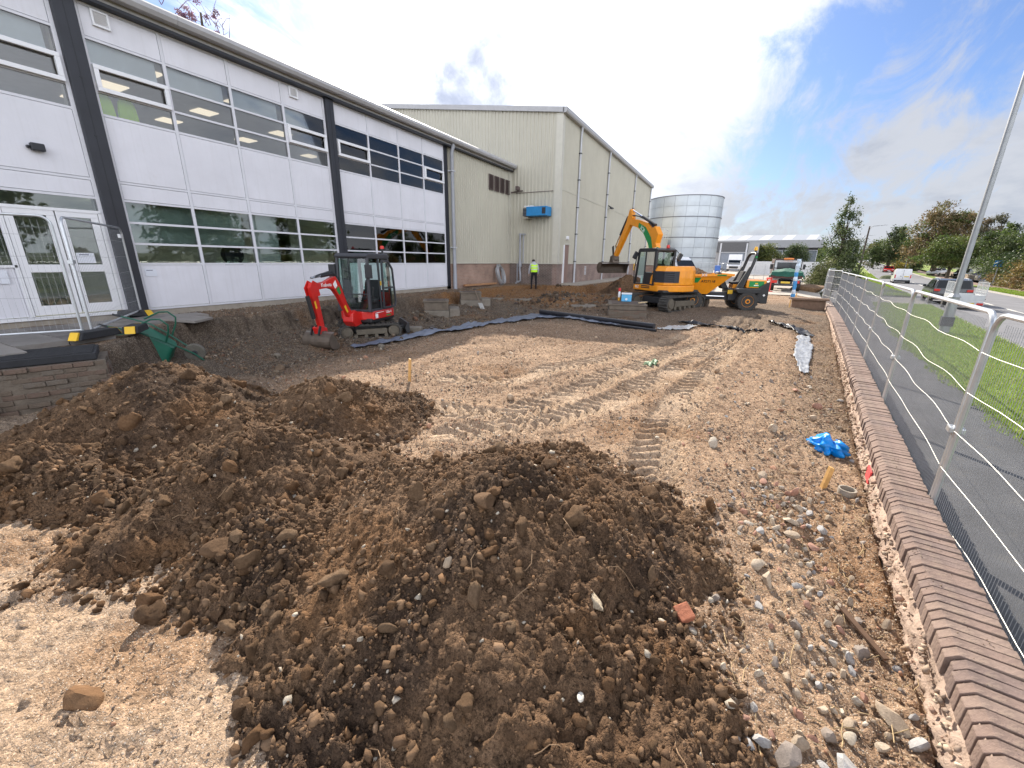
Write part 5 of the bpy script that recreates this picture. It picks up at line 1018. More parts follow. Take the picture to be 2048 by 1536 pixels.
sheet('leaf_scrap', [(-1.55, 9.4), (-1.35, 9.75)], [.1, .22, .1], mat('green_scrap', (.16, .24, .13), .6), 'small green plastic scrap on the mound in the middle of the pad', amp=.06, seed=81, nl=12, nw=6)
# timbers over the hole by the wall
tp = empty('timber_stack', (3.25, 25.2, gz(3.25, 25.2)), .05, 'short stack of dark boards over a hole beside the far end of the wall', 'boards')
MB().box((-.7, -.3, .42), (.9, -.08, .50)).build('board', M_peg if False else mat('dark_board', (.17, .105, .07), .85, var=.25, scale=8), tp); MB().box((-.72, -.05, .43), (.9, .2, .51)).build('board', bpy.data.materials['dark_board'], tp); MB().box((-.6, -.2, -.1), (.8, -.05, .40)).build('board', bpy.data.materials['dark_board'], tp)
for x, y, h in ((2.55, 24.6, .35), (3.4, 30.5, .4)): o = MB().box((-.025, -.025, -.1), (.025, .025, h)).build('wooden_peg', M_peg); o.location = (x, y, gz(x, y)); tag(o, 'weathered peg near the stacked boards by the wall' if y < 26 else 'small peg in the earth beyond the stacked boards', 'peg')
# cable coil against the brick plinth
cc = empty('cable_coil', (-12.62, 22.35, .95), 0, 'big coil of grey cable leaning on the pink brick plinth', 'cable coil'); cc.rotation_euler = (0, rad(-14), rad(8)); M_cab = [mat('grey_cable_%d' % k, (c, c, c*1.03), .4, .3, var=.15) for k, c in enumerate((.38, .30, .46))]
for k in range(13):
    R_ = .46+.018*(k % 5)+random.uniform(-.02, .02); a0 = random.uniform(-.15, .15); P = []
    for q in range(29):
        t = 2*math.pi*q/28; P.append((.05*(k//3)*.6+.05*math.sin(t+k)+.02, R_*.88*math.sin(t+a0)+.03*math.sin(2*t+k), R_*1.12*math.cos(t+a0)+.52-.04*math.cos(3*t+k)))
    MB().tube(P, .032, 6, caps=False).build('cable_turn', M_cab[k % 3], cc, smooth=True)
o = MB().bar((-12.85, 18.7, 1.02), (-12.8, 22.0, 1.0), .14, .10).build('timber_baulk', mat('orange_timber', (.38, .20, .10), .8, var=.2, scale=8)); tag(o, 'orange brown timber baulk along the foot of the pink brick plinth', 'timber')
# pole wrapped in blue and white film
bp_ = empty('wrapped_pole', (3.36, 31.8, gz(3.36, 31.8)), 0, 'upright pole wrapped in blue and white plastic in front of the tipper lorry', 'pole'); bm_ = mat('blue_film', (.05, .28, .62), .4, var=.2); 
for k in range(9): MB().lathe([(.10+.014*math.sin(k*2.1), k*.265), (.115+.012*math.cos(k*1.7), k*.265+.13), (.10+.014*math.sin(k*2.1+2.1), k*.265+.262)], (.012*math.sin(k), .01*math.cos(2*k), 0), n=9).build('wrap_band', bm_ if k in (0, 2, 3, 5) else mat('pale_film', (.55, .66, .78), .35, var=.25) if 'pale_film' not in bpy.data.materials else bpy.data.materials['pale_film'], bp_)
bp_.rotation_euler = (.01, -.03, 0)
# soil crumbs spilled along the coping
r = np.random.default_rng(31); n = 700; y = -.3+12*r.random(n)**1.3; x = xw(y)+.02+.26*r.random(n)**1.5; k = fbm(x, y, 1.6, 2, seed=41) > -.05; x, y = x[k], y[k]; n = len(x); s = .0025+.006*r.random(n)**3; c = np.array([(.22, .16, .11), (.30, .24, .18), (.15, .10, .07)])[r.choice(3, n)]*(.8+.4*r.random((n, 1)))
scatter_mesh('soil_crumbs', np.stack([x-WL[0], y-WL[1], CZ+.002+s*.3-np.clip(.045-(x-xw(y)), 0, 1)], 1), s, c, M_stone, wall, 32, ROCK0)
# ---------------------------------------------------------------- machines
M_red = mat('red_paintwork', (.56, .018, .014), .35, var=.08, dirt=.12, dcol=(.25, .12, .08), coat=.2); M_org = mat('orange_paintwork', (.80, .29, .012), .38, var=.08, dirt=.14, dcol=(.36, .2, .09), coat=.2)
M_blk = mat('black_paintwork', (.022, .023, .026), .45, var=.15, dirt=.10, dcol=(.13, .10, .075)); M_cab2 = mat('cab_grey', (.045, .047, .055), .4, var=.1, dirt=.08, dcol=(.16, .13, .1)); M_trk = mat('track_rubber', (.05, .047, .043), .85, var=.25, scale=9, bump=.4, dirt=.35, dcol=(.16, .125, .09))
M_steel = mat('muddy_steel', (.115, .09, .07), .6, .3, var=.3, scale=5, bump=.3, dirt=.3, dcol=(.17, .12, .085)); M_chr = mat('chrome_rod', (.75, .75, .76), .15, 1.); M_rim = mat('muddy_frame', (.115, .098, .074), .8, var=.2, dirt=.3); M_grn = mat('green_decal', (.012, .24, .06), .45, var=.06); M_wht = mat('white_decal', (.8, .8, .8), .5); M_seat = mat('seat_fabric', (.03, .03, .035), .9)
G_cab = glass('cab_glass', (.55, .70, .66), .9, .04); M_redl = mat('red_lens', (.62, .03, .02), .3); M_amb = mat('amber_lens', (.85, .45, .02), .3); M_tyre = mat('tyre_rubber', (.04, .038, .036), .85, var=.3, scale=8, bump=.3, dirt=.25, dcol=(.15, .12, .09))
def track(parent, L, h, w, y, lug=.03, pitch=.085, nroll=4, x0=0.):
    """one rubber crawler loop: belt (> sprocket, idler, frame)"""
    R_ = h/2; C = L/2-R_; P = []
    n = 10
    for k in range(n+1): a = -math.pi/2+math.pi*k/n; P.append((C+R_*math.cos(a), R_+R_*math.sin(a)))
    for k in range(n+1): a = math.pi/2+math.pi*k/n; P.append((-C+R_*math.cos(a), R_+R_*math.sin(a)))
    t = .045; I_ = [(px-(math.cos(a))*0, pz) for px, pz, a in []]
    def inner(px, pz):
        if px > C: d = Vector((px-C, pz-R_)); d *= (R_-t)/R_; return (C+d.x, R_+d.y)
        if px < -C: d = Vector((px+C, pz-R_)); d *= (R_-t)/R_; return (-C+d.x, R_+d.y)
        return (px, pz-t if pz > R_ else pz+t)
    mb = MB(); N_ = len(P); V = []
    for yy in (-w/2, w/2):
        for p in P: V.append((p[0]+x0, y+yy, p[1]))
        for p in P: q = inner(*p); V.append((q[0]+x0, y+yy, q[1]))
    F = []
    for i in range(N_):
        j = (i+1) % N_; F += [(i, j, 2*N_+j, 2*N_+i)[::-1], (N_+i, N_+j, 3*N_+j, 3*N_+i), (i, N_+i, N_+j, j)[::-1], (2*N_+i, 3*N_+i, 3*N_+j, 2*N_+j)]
    mb.add(V, F); b = mb.build('crawler_track', M_trk, parent, fix=True)
    per = 4*C+2*math.pi*R_; s = 0.; lg = MB(); k = 0
    while s < per:
        q = s
        if q < 2*C: p = (-C+q, 0); a = -math.pi/2
        elif q < 2*C+math.pi*R_: a = -math.pi/2+(q-2*C)/R_; p = (C+R_*math.cos(a), R_+R_*math.sin(a))
        elif q < 4*C+math.pi*R_: p = (C-(q-2*C-math.pi*R_), h); a = math.pi/2
        else: a = math.pi/2+(q-4*C-math.pi*R_)/R_; p = (-C+R_*math.cos(a), R_+R_*math.sin(a))
        nx_, nz_ = math.cos(a), math.sin(a); tx, tz = -nz_, nx_; hw = pitch*.27
        sgn = 1 if k % 2 else -1
        vs = []
        for yy, o_ in ((-w*.49, -sgn*hw*.6), (w*.49, sgn*hw*.6)):
            for u, v in ((-hw, 0), (hw, 0), (hw*.6, lug), (-hw*.6, lug)): vs.append((p[0]+tx*(u+o_)+nx_*v+x0, y+yy, p[1]+tz*(u+o_)+nz_*v))
        lg.add(vs, [(0, 1, 2, 3)[::-1], (4, 5, 6, 7), (0, 4, 5, 1)[::-1], (1, 5, 6, 2)[::-1], (2, 6, 7, 3)[::-1], (3, 7, 4, 0)[::-1]]); s += pitch; k += 1
    lg.build('tread_lug', M_trk, b, fix=True)
    for sx, nm in ((C, 'sprocket'), (-C, 'idler')): MB().lathe([(.03, -w*.48), (R_*.5, -w*.48), (R_*.55, -w*.40), (R_-t-.01, -w*.38), (R_-t-.01, w*.38), (R_*.55, w*.40), (R_*.5, w*.48), (.03, w*.48)], (sx+x0, y, R_), 'y', 18).build(nm, M_rim, b, smooth=True)
    MB().prism([(-C*.70+x0, R_*.62), (C*.62+x0, R_*.62), (C*.62+x0, R_*1.32), (-C*.70+x0, R_*1.4)], 'y', y-w*.42, y+w*.42).build('track_frame', M_rim, b, bev=.015)
    for k in range(nroll): MB().lathe([(.02, -w*.4), (R_*.26, -w*.4), (R_*.26, w*.4), (.02, w*.4)], (-C*.65+k*C*1.3/max(1, nroll-1)+x0, y, R_*.42), 'y', 12).build('roller', M_rim, b)
    return b
def bucket(parent, s, z, w, r, rz, ang, m=M_steel, teeth=False, th=.02, sweep=200):
    """curved shell with side plates; (s,z) pivot, ang rotates the opening"""
    P = []; A0 = rad(ang)
    for k in range(13):
        a = A0+rad(sweep)*k/12; P.append((s+r*math.cos(a), z+r*math.sin(a)*.92))
    Q = [(s+(p[0]-s)*(1-th/r), z+(p[1]-z)*(1-th/r)) for p in P]; mb = MB(); N_ = len(P)
    V = [(p[0], -w/2, p[1]) for p in P]+[(p[0], w/2, p[1]) for p in P]+[(p[0], -w/2, p[1]) for p in Q]+[(p[0], w/2, p[1]) for p in Q]; F = []
    for i in range(N_-1): F += [(i, i+1, N_+i+1, N_+i), (2*N_+i, 3*N_+i, 3*N_+i+1, 2*N_+i+1)]
    F += [(0, N_, 3*N_, 2*N_), (N_-1, 3*N_-1, 4*N_-1, 2*N_-1)]; mb.add(V, F)
    b = mb.build('bucket', m, parent, rz=rz, fix=True)
    for yy in (-w/2, w/2-.022): MB().prism(P, 'y', yy, yy+.022).build('side_plate', m, b)
    e = P[-1]; e0 = P[-2]; d = Vector((e[0]-e0[0], e[1]-e0[1])).normalized()*.07
    MB().prism([(e[0], e[1]), (e[0]+d.x, e[1]+d.y), (e[0]+d.x*.9-d.y*.2, e[1]+d.y*.9+d.x*.2), (e[0]-d.y*.35, e[1]+d.x*.35)], 'y', -w/2, w/2).build('cutting_edge', mat('worn_edge', (.22, .20, .18), .4, .6) if 'worn_edge' not in bpy.data.materials else bpy.data.materials['worn_edge'], b, fix=True)
    return b
def ram(parent, a, b, r, rz, f=.55, y=0.):
    a = Vector((a[0], y, a[1])); b = Vector((b[0], y, b[1])); m = a.lerp(b, f); MB().tube([a, m], r, 10).build('ram_barrel', M_blk, parent, rz=rz, smooth=True); MB().tube([m, b], r*.55, 8).build('ram_rod', M_chr, parent, rz=rz, smooth=True)
def beam(parent, name, pts, w, m, rz, y=0., bev=.012): return MB().prism(pts, 'y', y-w/2, y+w/2).build(name, m, parent, rz=rz, bev=bev, fix=True)
# ---- mini excavator: undercarriage frame is the root, upper works turned by rz
me_ = empty('mini_excavator', (-9.62, 8.85, .10), math.atan2(-.8, -.6), 'small red and black tracked excavator with its bucket resting on the mud', 'excavator')
for y in (-.50, .50): track(me_, 1.72, .42, .25, y, pitch=.075)
MB().box((-.45, -.38, .15), (.45, .38, .36)).build('car_body', M_blk, me_, bev=.03); MB().lathe([(.33, .36), (.33, .47)], n=24).build('slew_ring', M_blk, me_)
MB().prism([(-1.12, .12), (-1.02, .10), (-.98, .25), (-1.05, .42), (-1.10, .42)], 'y', -.62, .62).build('dozer_blade', M_blk, me_, bev=.01, fix=True)
for y in (-.28, .28): MB().bar((-.4, y, .26), (-1.0, y, .26), .07, .1).build('blade_arm', M_blk, me_)
UR = math.atan2(-.97, .25)-me_.rotation_euler.z; u = me_
MB().box((-.70, -.50, .48), (.60, .50, .60)).build('deck', M_blk, u, rz=UR, bev=.03)
MB().prism([(.64, .24), (.66, -.40), (.50, -.54), (-.60, -.54), (-.84, -.35), (-.84, .35), (-.60, .54), (.50, .54)], 'z', .56, .80).build('skirt_panel', M_red, u, rz=UR, bev=.025, fix=True)
MB().prism([(-.55, -.50), (-.76, -.34), (-.80, 0), (-.76, .34), (-.55, .50)], 'z', .78, 1.32).build('engine_cover', M_red, u, rz=UR, bev=.04, fix=True)
MB().prism([(-.44, .510), (-.72, .38), (-.74, .39), (-.45, .535)], 'z', .82, 1.60).build('rear_corner_panel', M_red, u, rz=UR, bev=.01, fix=True)
cb = MB(); x0, x1, yl, yr, z0, z1 = -.58, .58, .50, -.50, .80, 2.28
def pil(m_, a, b, w=.06): m_.bar(a, b, w, w)
for y in (yl, yr):
    pil(cb, (x1+.02, y*.97, z0), (x1-.06, y*.94, z1), .075); pil(cb, (x0, y*.97, z0), (x0+.06, y*.94, z1), .075); pil(cb, (-.02, y*.97, z0), (-.0, y*.94, z1), .05); pil(cb, (x1-.06, y*.94, z1), (x0+.06, y*.94, z1), .07); pil(cb, (x1+.02, y*.97, z0+.02), (x0, y*.97, z0+.02), .07)
for xx, zz in ((x1-.06, z1), (x0+.06, z1), (x1+.02, z0+.03), (x0, z0+.03), (x1+.0, 1.28), (x0+.02, 1.3)): pil(cb, (xx, yl*.95, zz), (xx, yr*.95, zz), .06 if zz != 1.28 else .03)
cab_ = cb.build('cab_frame', M_cab2, u, rz=UR, bev=.01)
MB().prism([(-.60, 2.27), (.60, 2.27), (.62, 2.31), (.50, 2.385), (-.48, 2.385), (-.62, 2.32)], 'y', -.51, .51).build('roof', M_cab2, u, rz=UR, bev=.03, fix=True)
MB().add([(x1+.015, -.46, .84), (x1+.015, .46, .84), (x1-.06, .44, z1-.04), (x1-.06, -.44, z1-.04)], [(0, 1, 2, 3)]).build('windscreen', G_cab, u, rz=UR)
MB().add([(x0, -.46, 1.35), (x0, .46, 1.35), (x0+.06, .44, z1-.04), (x0+.06, -.44, z1-.04)], [(0, 1, 2, 3)]).build('rear_window', G_cab, u, rz=UR); MB().add([(x1, -.49, .84), (x0, -.49, .84), (x0+.06, -.475, z1-.04), (x1-.06, -.475, z1-.04)], [(0, 1, 2, 3)]).build('side_window', G_cab, u, rz=UR)
dr_ = MB(); dl = .06                    # the door, swung open along the rear side
for a, b in (((-.04, .56, .86), (-.06, .56, 2.2)), ((-.66, .60, 1.0), (-.60, .58, 1.95)), ((-.04, .56, .86), (-.60, .60, .86)), ((-.60, .60, .86), (-.66, .60, 1.0)), ((-.06, .56, 2.2), (-.40, .57, 2.17)), ((-.40, .57, 2.17), (-.60, .58, 1.95)), ((-.05, .56, 1.42), (-.63, .59, 1.42))): pil(dr_, a, b, .045)
dd = dr_.build('cab_door', M_cab2, u, rz=UR); MB().add([(-.06, .565, .9), (-.62, .595, .95), (-.60, .583, 1.93), (-.40, .573, 2.14), (-.07, .562, 2.17)], [(0, 1, 2, 3, 4)]).build('door_glass', G_cab, dd)
s_ = MB().prism([(-.40, 1.02), (.02, 1.05), (.03, 1.15), (-.28, 1.16), (-.36, 1.62), (-.47, 1.64)], 'y', -.24, .24).build('seat', M_seat, u, rz=UR, bev=.05, fix=True)
MB().box((-.3, -.4, .8), (.1, .4, 1.0)).build('seat_box', M_blk, u, rz=UR)
for y in (-.34, .34): l = MB().tube([(.15, y, 1.0), (.17, y, 1.25), (.14, y, 1.38)], .018, 6); l.lathe([(.03, 0), (.035, .06), (.02, .10)], (.14, y, 1.36), 'z', 8); l.build('control_lever', M_blk, u, rz=UR); MB().box((-.05, y-.07, 1.0), (.22, y+.07, 1.12)).build('armrest', M_blk, u, rz=UR, bev=.03)
for y in (.06, -.06): MB().tube([(.38, y, .8), (.36, y, 1.15)], .012, 6).build('travel_lever', M_blk, u, rz=UR)
for (x, y) in ((.62, .55), (.60, -.60)): mr = MB().box((x-.03, y-.10, 1.72), (x+.03, y+.10, 2.08)); mr.tube([(x-.08, y*.85, 2.1), (x-.0, y, 2.05)], .015, 6); mr.build('mirror', M_blk, u, rz=UR, bev=.03)
bc = MB().lathe([(.03, 0), (.03, .12), (.055, .12), (.055, .14)], (-.5, .36, 2.38), 'z', 12).build('beacon', M_blk, u, rz=UR); MB().lathe([(.06, .145), (.062, .20), (.04, .23)], (-.5, .36, 2.38), 'z', 14).build('beacon_lens', M_redl, bc, smooth=True)
# swing post, boom, dipper, bucket
MB().prism([(.55, .42), (.85, .40), (.98, .55), (.95, .78), (.80, .86), (.58, .72)], 'y', -.16, .16).build('swing_post', M_red, u, rz=UR, bev=.02, fix=True)
BM = [(.80, .58), (.93, .62), (1.32, 1.26), (1.50, 1.46), (1.72, 1.52), (2.20, 1.49), (2.28, 1.56), (2.21, 1.64), (1.80, 1.67), (1.54, 1.76), (1.38, 1.79), (1.24, 1.62), (1.0, 1.06), (.78, .72)]
bo = beam(u, 'boom', BM, .125, M_red, UR)
t_ = text('Kubota', .135, M_wht, u, (0, 0, 0), (0, 0, 0)); 
def stick_text(t, rz, loc, side=1, tilt=0.): # stand the lettering on the machine's left side plane
    t.matrix_local = Matrix.Rotation(rz, 4, 'Z') @ Matrix.Translation(loc) @ Matrix.Rotation(math.pi if side > 0 else 0, 4, 'Z') @ Matrix.Rotation(rad(90), 4, 'X') @ Matrix.Rotation(tilt, 4, 'Z')
stick_text(t_, UR, (1.79, .067, 1.595), 1, rad(0))
MB().prism([(1.23, 1.36), (1.32, 1.31), (1.42, 1.46), (1.30, 1.54)], 'y', .064, .068).build('green_sticker', M_grn, u, rz=UR); MB().prism([(1.36, 1.55), (1.46, 1.48), (1.53, 1.60), (1.42, 1.70)], 'y', .064, .068).build('warning_sticker', M_wht, u, rz=UR); MB().prism([(1.0, .84), (1.06, .81), (1.17, .99), (1.10, 1.03)], 'y', .064, .068).build('yellow_sticker', M_yel, u, rz=UR)
ram(u, (1.42, 1.86), (2.24, 1.78), .045, UR, .55)
beam(u, 'dipper', [(2.17, 1.64), (2.28, 1.68), (2.35, 1.55), (2.30, 1.25), (2.14, .46), (2.04, .44), (2.01, .52), (2.13, 1.40)], .11, M_red, UR)
for y in (-.085, .07): MB().prism([(2.08, 1.36), (2.14, 1.66), (2.28, 1.72), (2.42, 1.55), (2.36, 1.30)], 'y', y, y+.018).build('dipper_plate', M_red, u, rz=UR, fix=True)
MB().prism([(2.22, 1.06), (2.27, 1.04), (2.31, 1.22), (2.26, 1.24)], 'y', .064, .069).build('yellow_sticker', M_yel, u, rz=UR)
ram(u, (2.44, 1.36), (2.26, .60), .05, UR, .72); MB().prism([(2.0, .34), (2.22, .34), (2.30, .58), (2.18, .62), (1.98, .54)], 'y', -.10, .10).build('quick_hitch', M_red, u, rz=UR, bev=.015, fix=True)
for y in (-.12, .10): MB().bar((2.24, y, .62), (2.34, y, .40), .02, .07).build('tipping_link', M_blk, u, rz=UR)
bk = bucket(u, 2.12, .235, .80, .235, UR, -135, M_steel, sweep=205)
for y in (-.13, .09): MB().prism([(2.02, .30), (2.26, .30), (2.22, .48), (2.06, .48)], 'y', y, y+.03).build('bucket_ear', M_steel, u, rz=UR)
hose = MB()
for y in (-.03, .03): hose.tube([(.9, y, .9), (1.08, y, 1.35), (1.25, y, 1.76), (1.5, y, 1.92), (1.9, y, 1.85), (2.1, y, 1.80)], .014, 6)
hose.build('hydraulic_hose', M_blk, u, rz=UR, smooth=True)
t_ = text('U26-4', .12, M_wht, u, (0, 0, 0), (0, 0, 0)); stick_text(t_, UR, (-.30, .5435, .715)); 
MB().box((-.42, .541, .60), (-.16, .545, .64)).build('green_sticker', M_grn, u, rz=UR); MB().box((.30, .541, .60), (.44, .545, .72)).build('white_sticker', M_wht, u, rz=UR); MB().box((-.02, .541, .74), (.44, .544, .755)).build('white_stripe', M_wht, u, rz=UR)
MB().box((-.02, .52, 1.50), (.03, .535, 1.62)).build('yellow_sticker', M_yel, u, rz=UR)
# ---- yellow midi excavator
je = empty('excavator', (-2.85, 20.95, .22), math.atan2(.89, .45), 'large orange and black tracked excavator with its bucket raised by the warehouse', 'excavator')
for y in (-.92, .92): track(je, 2.95, .66, .46, y, lug=.035, pitch=.12, nroll=5)
MB().box((-.8, -.7, .28), (.8, .7, .60)).build('car_body', M_blk, je, bev=.04); MB().lathe([(.55, .6), (.55, .78)], n=28).build('slew_ring', M_blk, je)
MB().prism([(1.78, .08), (1.90, .05), (1.98, .30), (1.90, .62), (1.80, .62)], 'y', -1.12, 1.12).build('dozer_blade', M_steel, je, bev=.015, fix=True)
for y in (-.45, .45): MB().bar((.7, y, .38), (1.8, y, .34), .1, .14).build('blade_arm', M_blk, je)
UR = math.atan2(.67, -.74)-je.rotation_euler.z; u = je
MB().box((-1.0, -1.0, .78), (1.1, 1.0, .92)).build('deck', M_blk, u, rz=UR, bev=.04)
MB().prism([(1.15, .50), (1.15, 1.04), (.2, 1.06), (-.6, 1.03), (-1.0, .72), (-1.14, 0), (-1.0, -.72), (-.6, -1.03), (.9, -1.05), (1.1, -.6)], 'z', .84, 1.12).build('skirt_panel', M_org, u, rz=UR, bev=.04, fix=True)
def ring(z, k, x_f): return [(x_f, 1.02*k, z), (-.45, 1.04*k, z), (-.82, .86*k, z), (-1.06*k, .52*k, z), (-1.14*k, 0, z), (-1.06*k, -.52*k, z), (-.82, -.86*k, z), (-.4, -1.02*k, z), (x_f, -1.02*k, z)]
MB().loft([ring(1.123, 1.0, .0), ring(1.45, 1.0, -.04), ring(1.78, .985, -.12), ring(1.96, .90, -.25)]).build('counterweight', M_org, u, rz=UR, bev=.04, fix=True)
lv = MB().loft([[(-.22, 1.045, 1.74), (-.45, 1.055, 1.74), (-.835, .875, 1.74), (-1.075, .53, 1.74), (-1.115, .3, 1.74)], [(-.28, 1.05, 1.25), (-.46, 1.06, 1.25), (-.84, .88, 1.25), (-1.085, .535, 1.25), (-1.125, .3, 1.25)], [(-.28, 1.01, 1.25), (-.45, 1.02, 1.25), (-.80, .85, 1.25), (-1.04, .51, 1.25), (-1.08, .3, 1.25)], [(-.22, 1.0, 1.74), (-.45, 1.01, 1.74), (-.80, .84, 1.74), (-1.03, .5, 1.74), (-1.07, .3, 1.74)], [(-.22, 1.045, 1.74), (-.45, 1.055, 1.74), (-.835, .875, 1.74), (-1.075, .53, 1.74), (-1.115, .3, 1.74)]], cap=False).build('louvre_panel', M_dark, u, rz=UR, fix=True)
for k in range(5): MB().loft([[(-.3, 1.052, 1.31+k*.085), (-.46, 1.062, 1.31+k*.085), (-.84, .883, 1.31+k*.085), (-1.085, .54, 1.31+k*.085)], [(-.3, 1.068, 1.335+k*.085), (-.46, 1.078, 1.335+k*.085), (-.85, .897, 1.335+k*.085), (-1.1, .555, 1.335+k*.085)]], cap=False).build('slat', M_blk, lv)
for k in range(2): MB().box((-.1, 1.056, .96+k*.08), (.5, 1.072, 1.0+k*.08)).build('side_slot', M_dark, u, rz=UR)
t_ = text('85Z', .17, M_wht, u, (0, 0, 0), (0, 0, 0)); stick_text(t_, UR, (.82, 1.066, .99)); t_.data.materials[0] = M_wht
cb = MB(); x0, x1, ya, yb, z0, z1 = -.30, 1.10, 1.0, .02, 1.10, 2.62
for y in (ya, yb):
    pil(cb, (x1, y, z0), (x1-.16, y, z1), .08); pil(cb, (x0, y, z0), (x0, y, z1), .12); pil(cb, (.42, y, z0), (.42, y, z1), .07); pil(cb, (x1-.16, y, z1), (x0, y, z1), .09); pil(cb, (x1, y, z0+.02), (x0, y, z0+.02), .08)
for xx, zz in ((x1-.16, z1), (x0, z1), (x1, z0+.02), (x0, z0+.02), (x0, 1.9)): pil(cb, (xx, ya, zz), (xx, yb, zz), .08)
cb.box((x0-.03, yb, z0), (x0+.03, ya, 1.95)); cb.box((x0, ya-.02, z0), (.40, ya+.02, 1.66)); cb.build('cab_frame', M_blk, u, rz=UR, bev=.012)
MB().prism([(-.38, 2.60), (.98, 2.60), (1.02, 2.66), (.9, 2.74), (-.25, 2.74), (-.40, 2.66)], 'y', -.02, 1.04).build('roof', M_blk, u, rz=UR, bev=.04, fix=True)
for nm, q in (('windscreen', [(x1-.03, ya-.04, 1.5), (x1-.03, yb+.04, 1.5), (x1-.16, yb+.04, z1-.05), (x1-.16, ya-.04, z1-.05)]), ('rear_window', [(x0-.04, ya-.08, 1.96), (x0-.04, yb+.08, 1.96), (x0-.04, yb+.08, z1-.06), (x0-.04, ya-.08, z1-.06)]), ('side_window', [(x0+.06, ya+.01, 1.68), (.39, ya+.01, 1.68), (.39, ya+.01, z1-.05), (x0+.06, ya+.01, z1-.05)]), ('side_window', [(x0+.06, yb, 1.2), (.95, yb, 1.2), (.9, yb, z1-.05), (x0+.06, yb, z1-.05)])): MB().add(q, [(0, 1, 2, 3)]).build(nm, G_cab, u, rz=UR)
MB().tube([(1.12, 1.06, 1.12), (1.14, 1.08, 1.8), (1.02, 1.07, 2.4), (.94, 1.05, 2.55)], .022, 6).build('grab_rail', M_blk, u, rz=UR, smooth=True)
MB().prism([(.0, 1.36), (.45, 1.38), (.46, 1.48), (.12, 1.5), (.04, 2.05), (-.10, 2.06)], 'y', .28, .76).build('seat', M_seat, u, rz=UR, bev=.05, fix=True); MB().box((-.0, .3, 1.1), (.4, .74, 1.36)).build('seat_box', M_blk, u, rz=UR)
for y in (.2, .84): MB().tube([(.55, y, 1.3), (.58, y, 1.62), (.55, y, 1.74)], .02, 6).build('control_lever', M_blk, u, rz=UR)
MB().tube([(.62, .98, 1.15), (.62, .98, 1.5)], .05, 10).build('fire_extinguisher', mat('pale_green_tube', (.35, .5, .45), .5), u, rz=UR); 
for x, y, z in ((-.38, -.22, 2.36), (1.05, 1.14, 2.42)): m_ = MB().box((x-.05, y-.10, z-.16), (x+.05, y+.10, z+.16), rot=Matrix.Rotation(.5, 3, 'X')); m_.tube([(x+.14, y*.55, z+.30), (x, y, z+.1)], .016, 6); m_.build('mirror', M_blk, u, rz=UR, bev=.02)
b_ = MB().lathe([(.07, 0), (.075, .08), (.05, .14)], (-.22, .35, 2.74), 'z', 14).build('beacon', M_redl, u, rz=UR, smooth=True); MB().lathe([(.05, 0), (.05, .05)], (.2, .6, 2.74), 'z', 10).build('green_lamp', M_grn, u, rz=UR)
BY = -.28
MB().prism([(.9, .85), (1.25, .9), (1.3, 1.35), (1.0, 1.45), (.8, 1.2)], 'y', BY-.2, BY+.2).build('swing_post', M_org, u, rz=UR, bev=.02, fix=True)
beam(u, 'boom', [(.95, 1.15), (1.22, 1.10), (1.52, 2.2), (1.85, 2.95), (2.3, 3.48), (2.9, 3.82), (3.60, 4.02), (3.72, 4.16), (3.6, 4.30), (2.9, 4.22), (2.15, 4.0), (1.55, 3.55), (1.22, 2.8), (.98, 1.9)], .26, M_org, UR, BY)
beam(u, 'boom_plate', [(1.18, 3.42), (1.35, 2.9), (1.62, 3.2), (1.80, 3.70), (1.48, 3.80)], .30, M_org, UR, BY)
MB().prism([(1.42, 2.5), (1.62, 2.42), (1.92, 3.02), (2.36, 3.52), (2.85, 3.86), (2.80, 4.06), (2.2, 3.8), (1.72, 3.3)], 'y', BY+.132, BY+.138).build('green_decal', M_grn, u, rz=UR)
t_ = text('JCB', .26, M_wht, u, (0, 0, 0), (0, 0, 0)); stick_text(t_, UR, (2.45, BY+.142, 3.72), 1, rad(-38))
beam(u, 'dipper', [(3.45, 4.34), (3.62, 4.80), (3.76, 4.78), (3.95, 4.22), (4.98, 2.46), (4.90, 2.34), (4.76, 2.40), (3.62, 4.02)], .22, M_org, UR, BY)
ram(u, (1.62, 3.86), (3.62, 4.74), .075, UR, .55, BY); ram(u, (4.0, 4.45), (5.0, 2.95), .06, UR, .6, BY)
hose = MB()
for y in (-.08, 0, .08): hose.tube([(1.5, BY+y, 3.62), (2.2, BY+y, 4.12), (2.9, BY+y, 4.36), (3.5, BY+y, 4.48), (3.9, BY+y, 4.42), (4.12, BY+y, 4.0), (4.5, BY+y, 3.3)], .022, 6)
hose.build('hydraulic_hose', M_blk, u, rz=UR, smooth=True)
for y in (-.14, .10): MB().prism([(4.98, 3.0), (5.14, 2.92), (5.02, 2.48), (4.90, 2.50)], 'y', BY+y, BY+y+.03).build('tipping_link', M_blk, u, rz=UR)
MB().lathe([(.20, -.1), (.26, -.05), (.26, .12), (.16, .2)], (4.98, BY, 2.28), 'z', 16).build('tilt_hitch', M_steel, u, rz=UR); MB().prism([(4.75, 2.05), (5.2, 2.05), (5.12, 2.3), (4.84, 2.3)], 'y', BY-.22, BY+.22).build('hitch_plate', M_steel, u, rz=UR, bev=.02)
bucket(u, 5.0, 1.78, 1.85, .34, UR, -75, M_steel, sweep=200).location = Matrix.Rotation(UR, 3, 'Z') @ Vector((0, BY, 0))
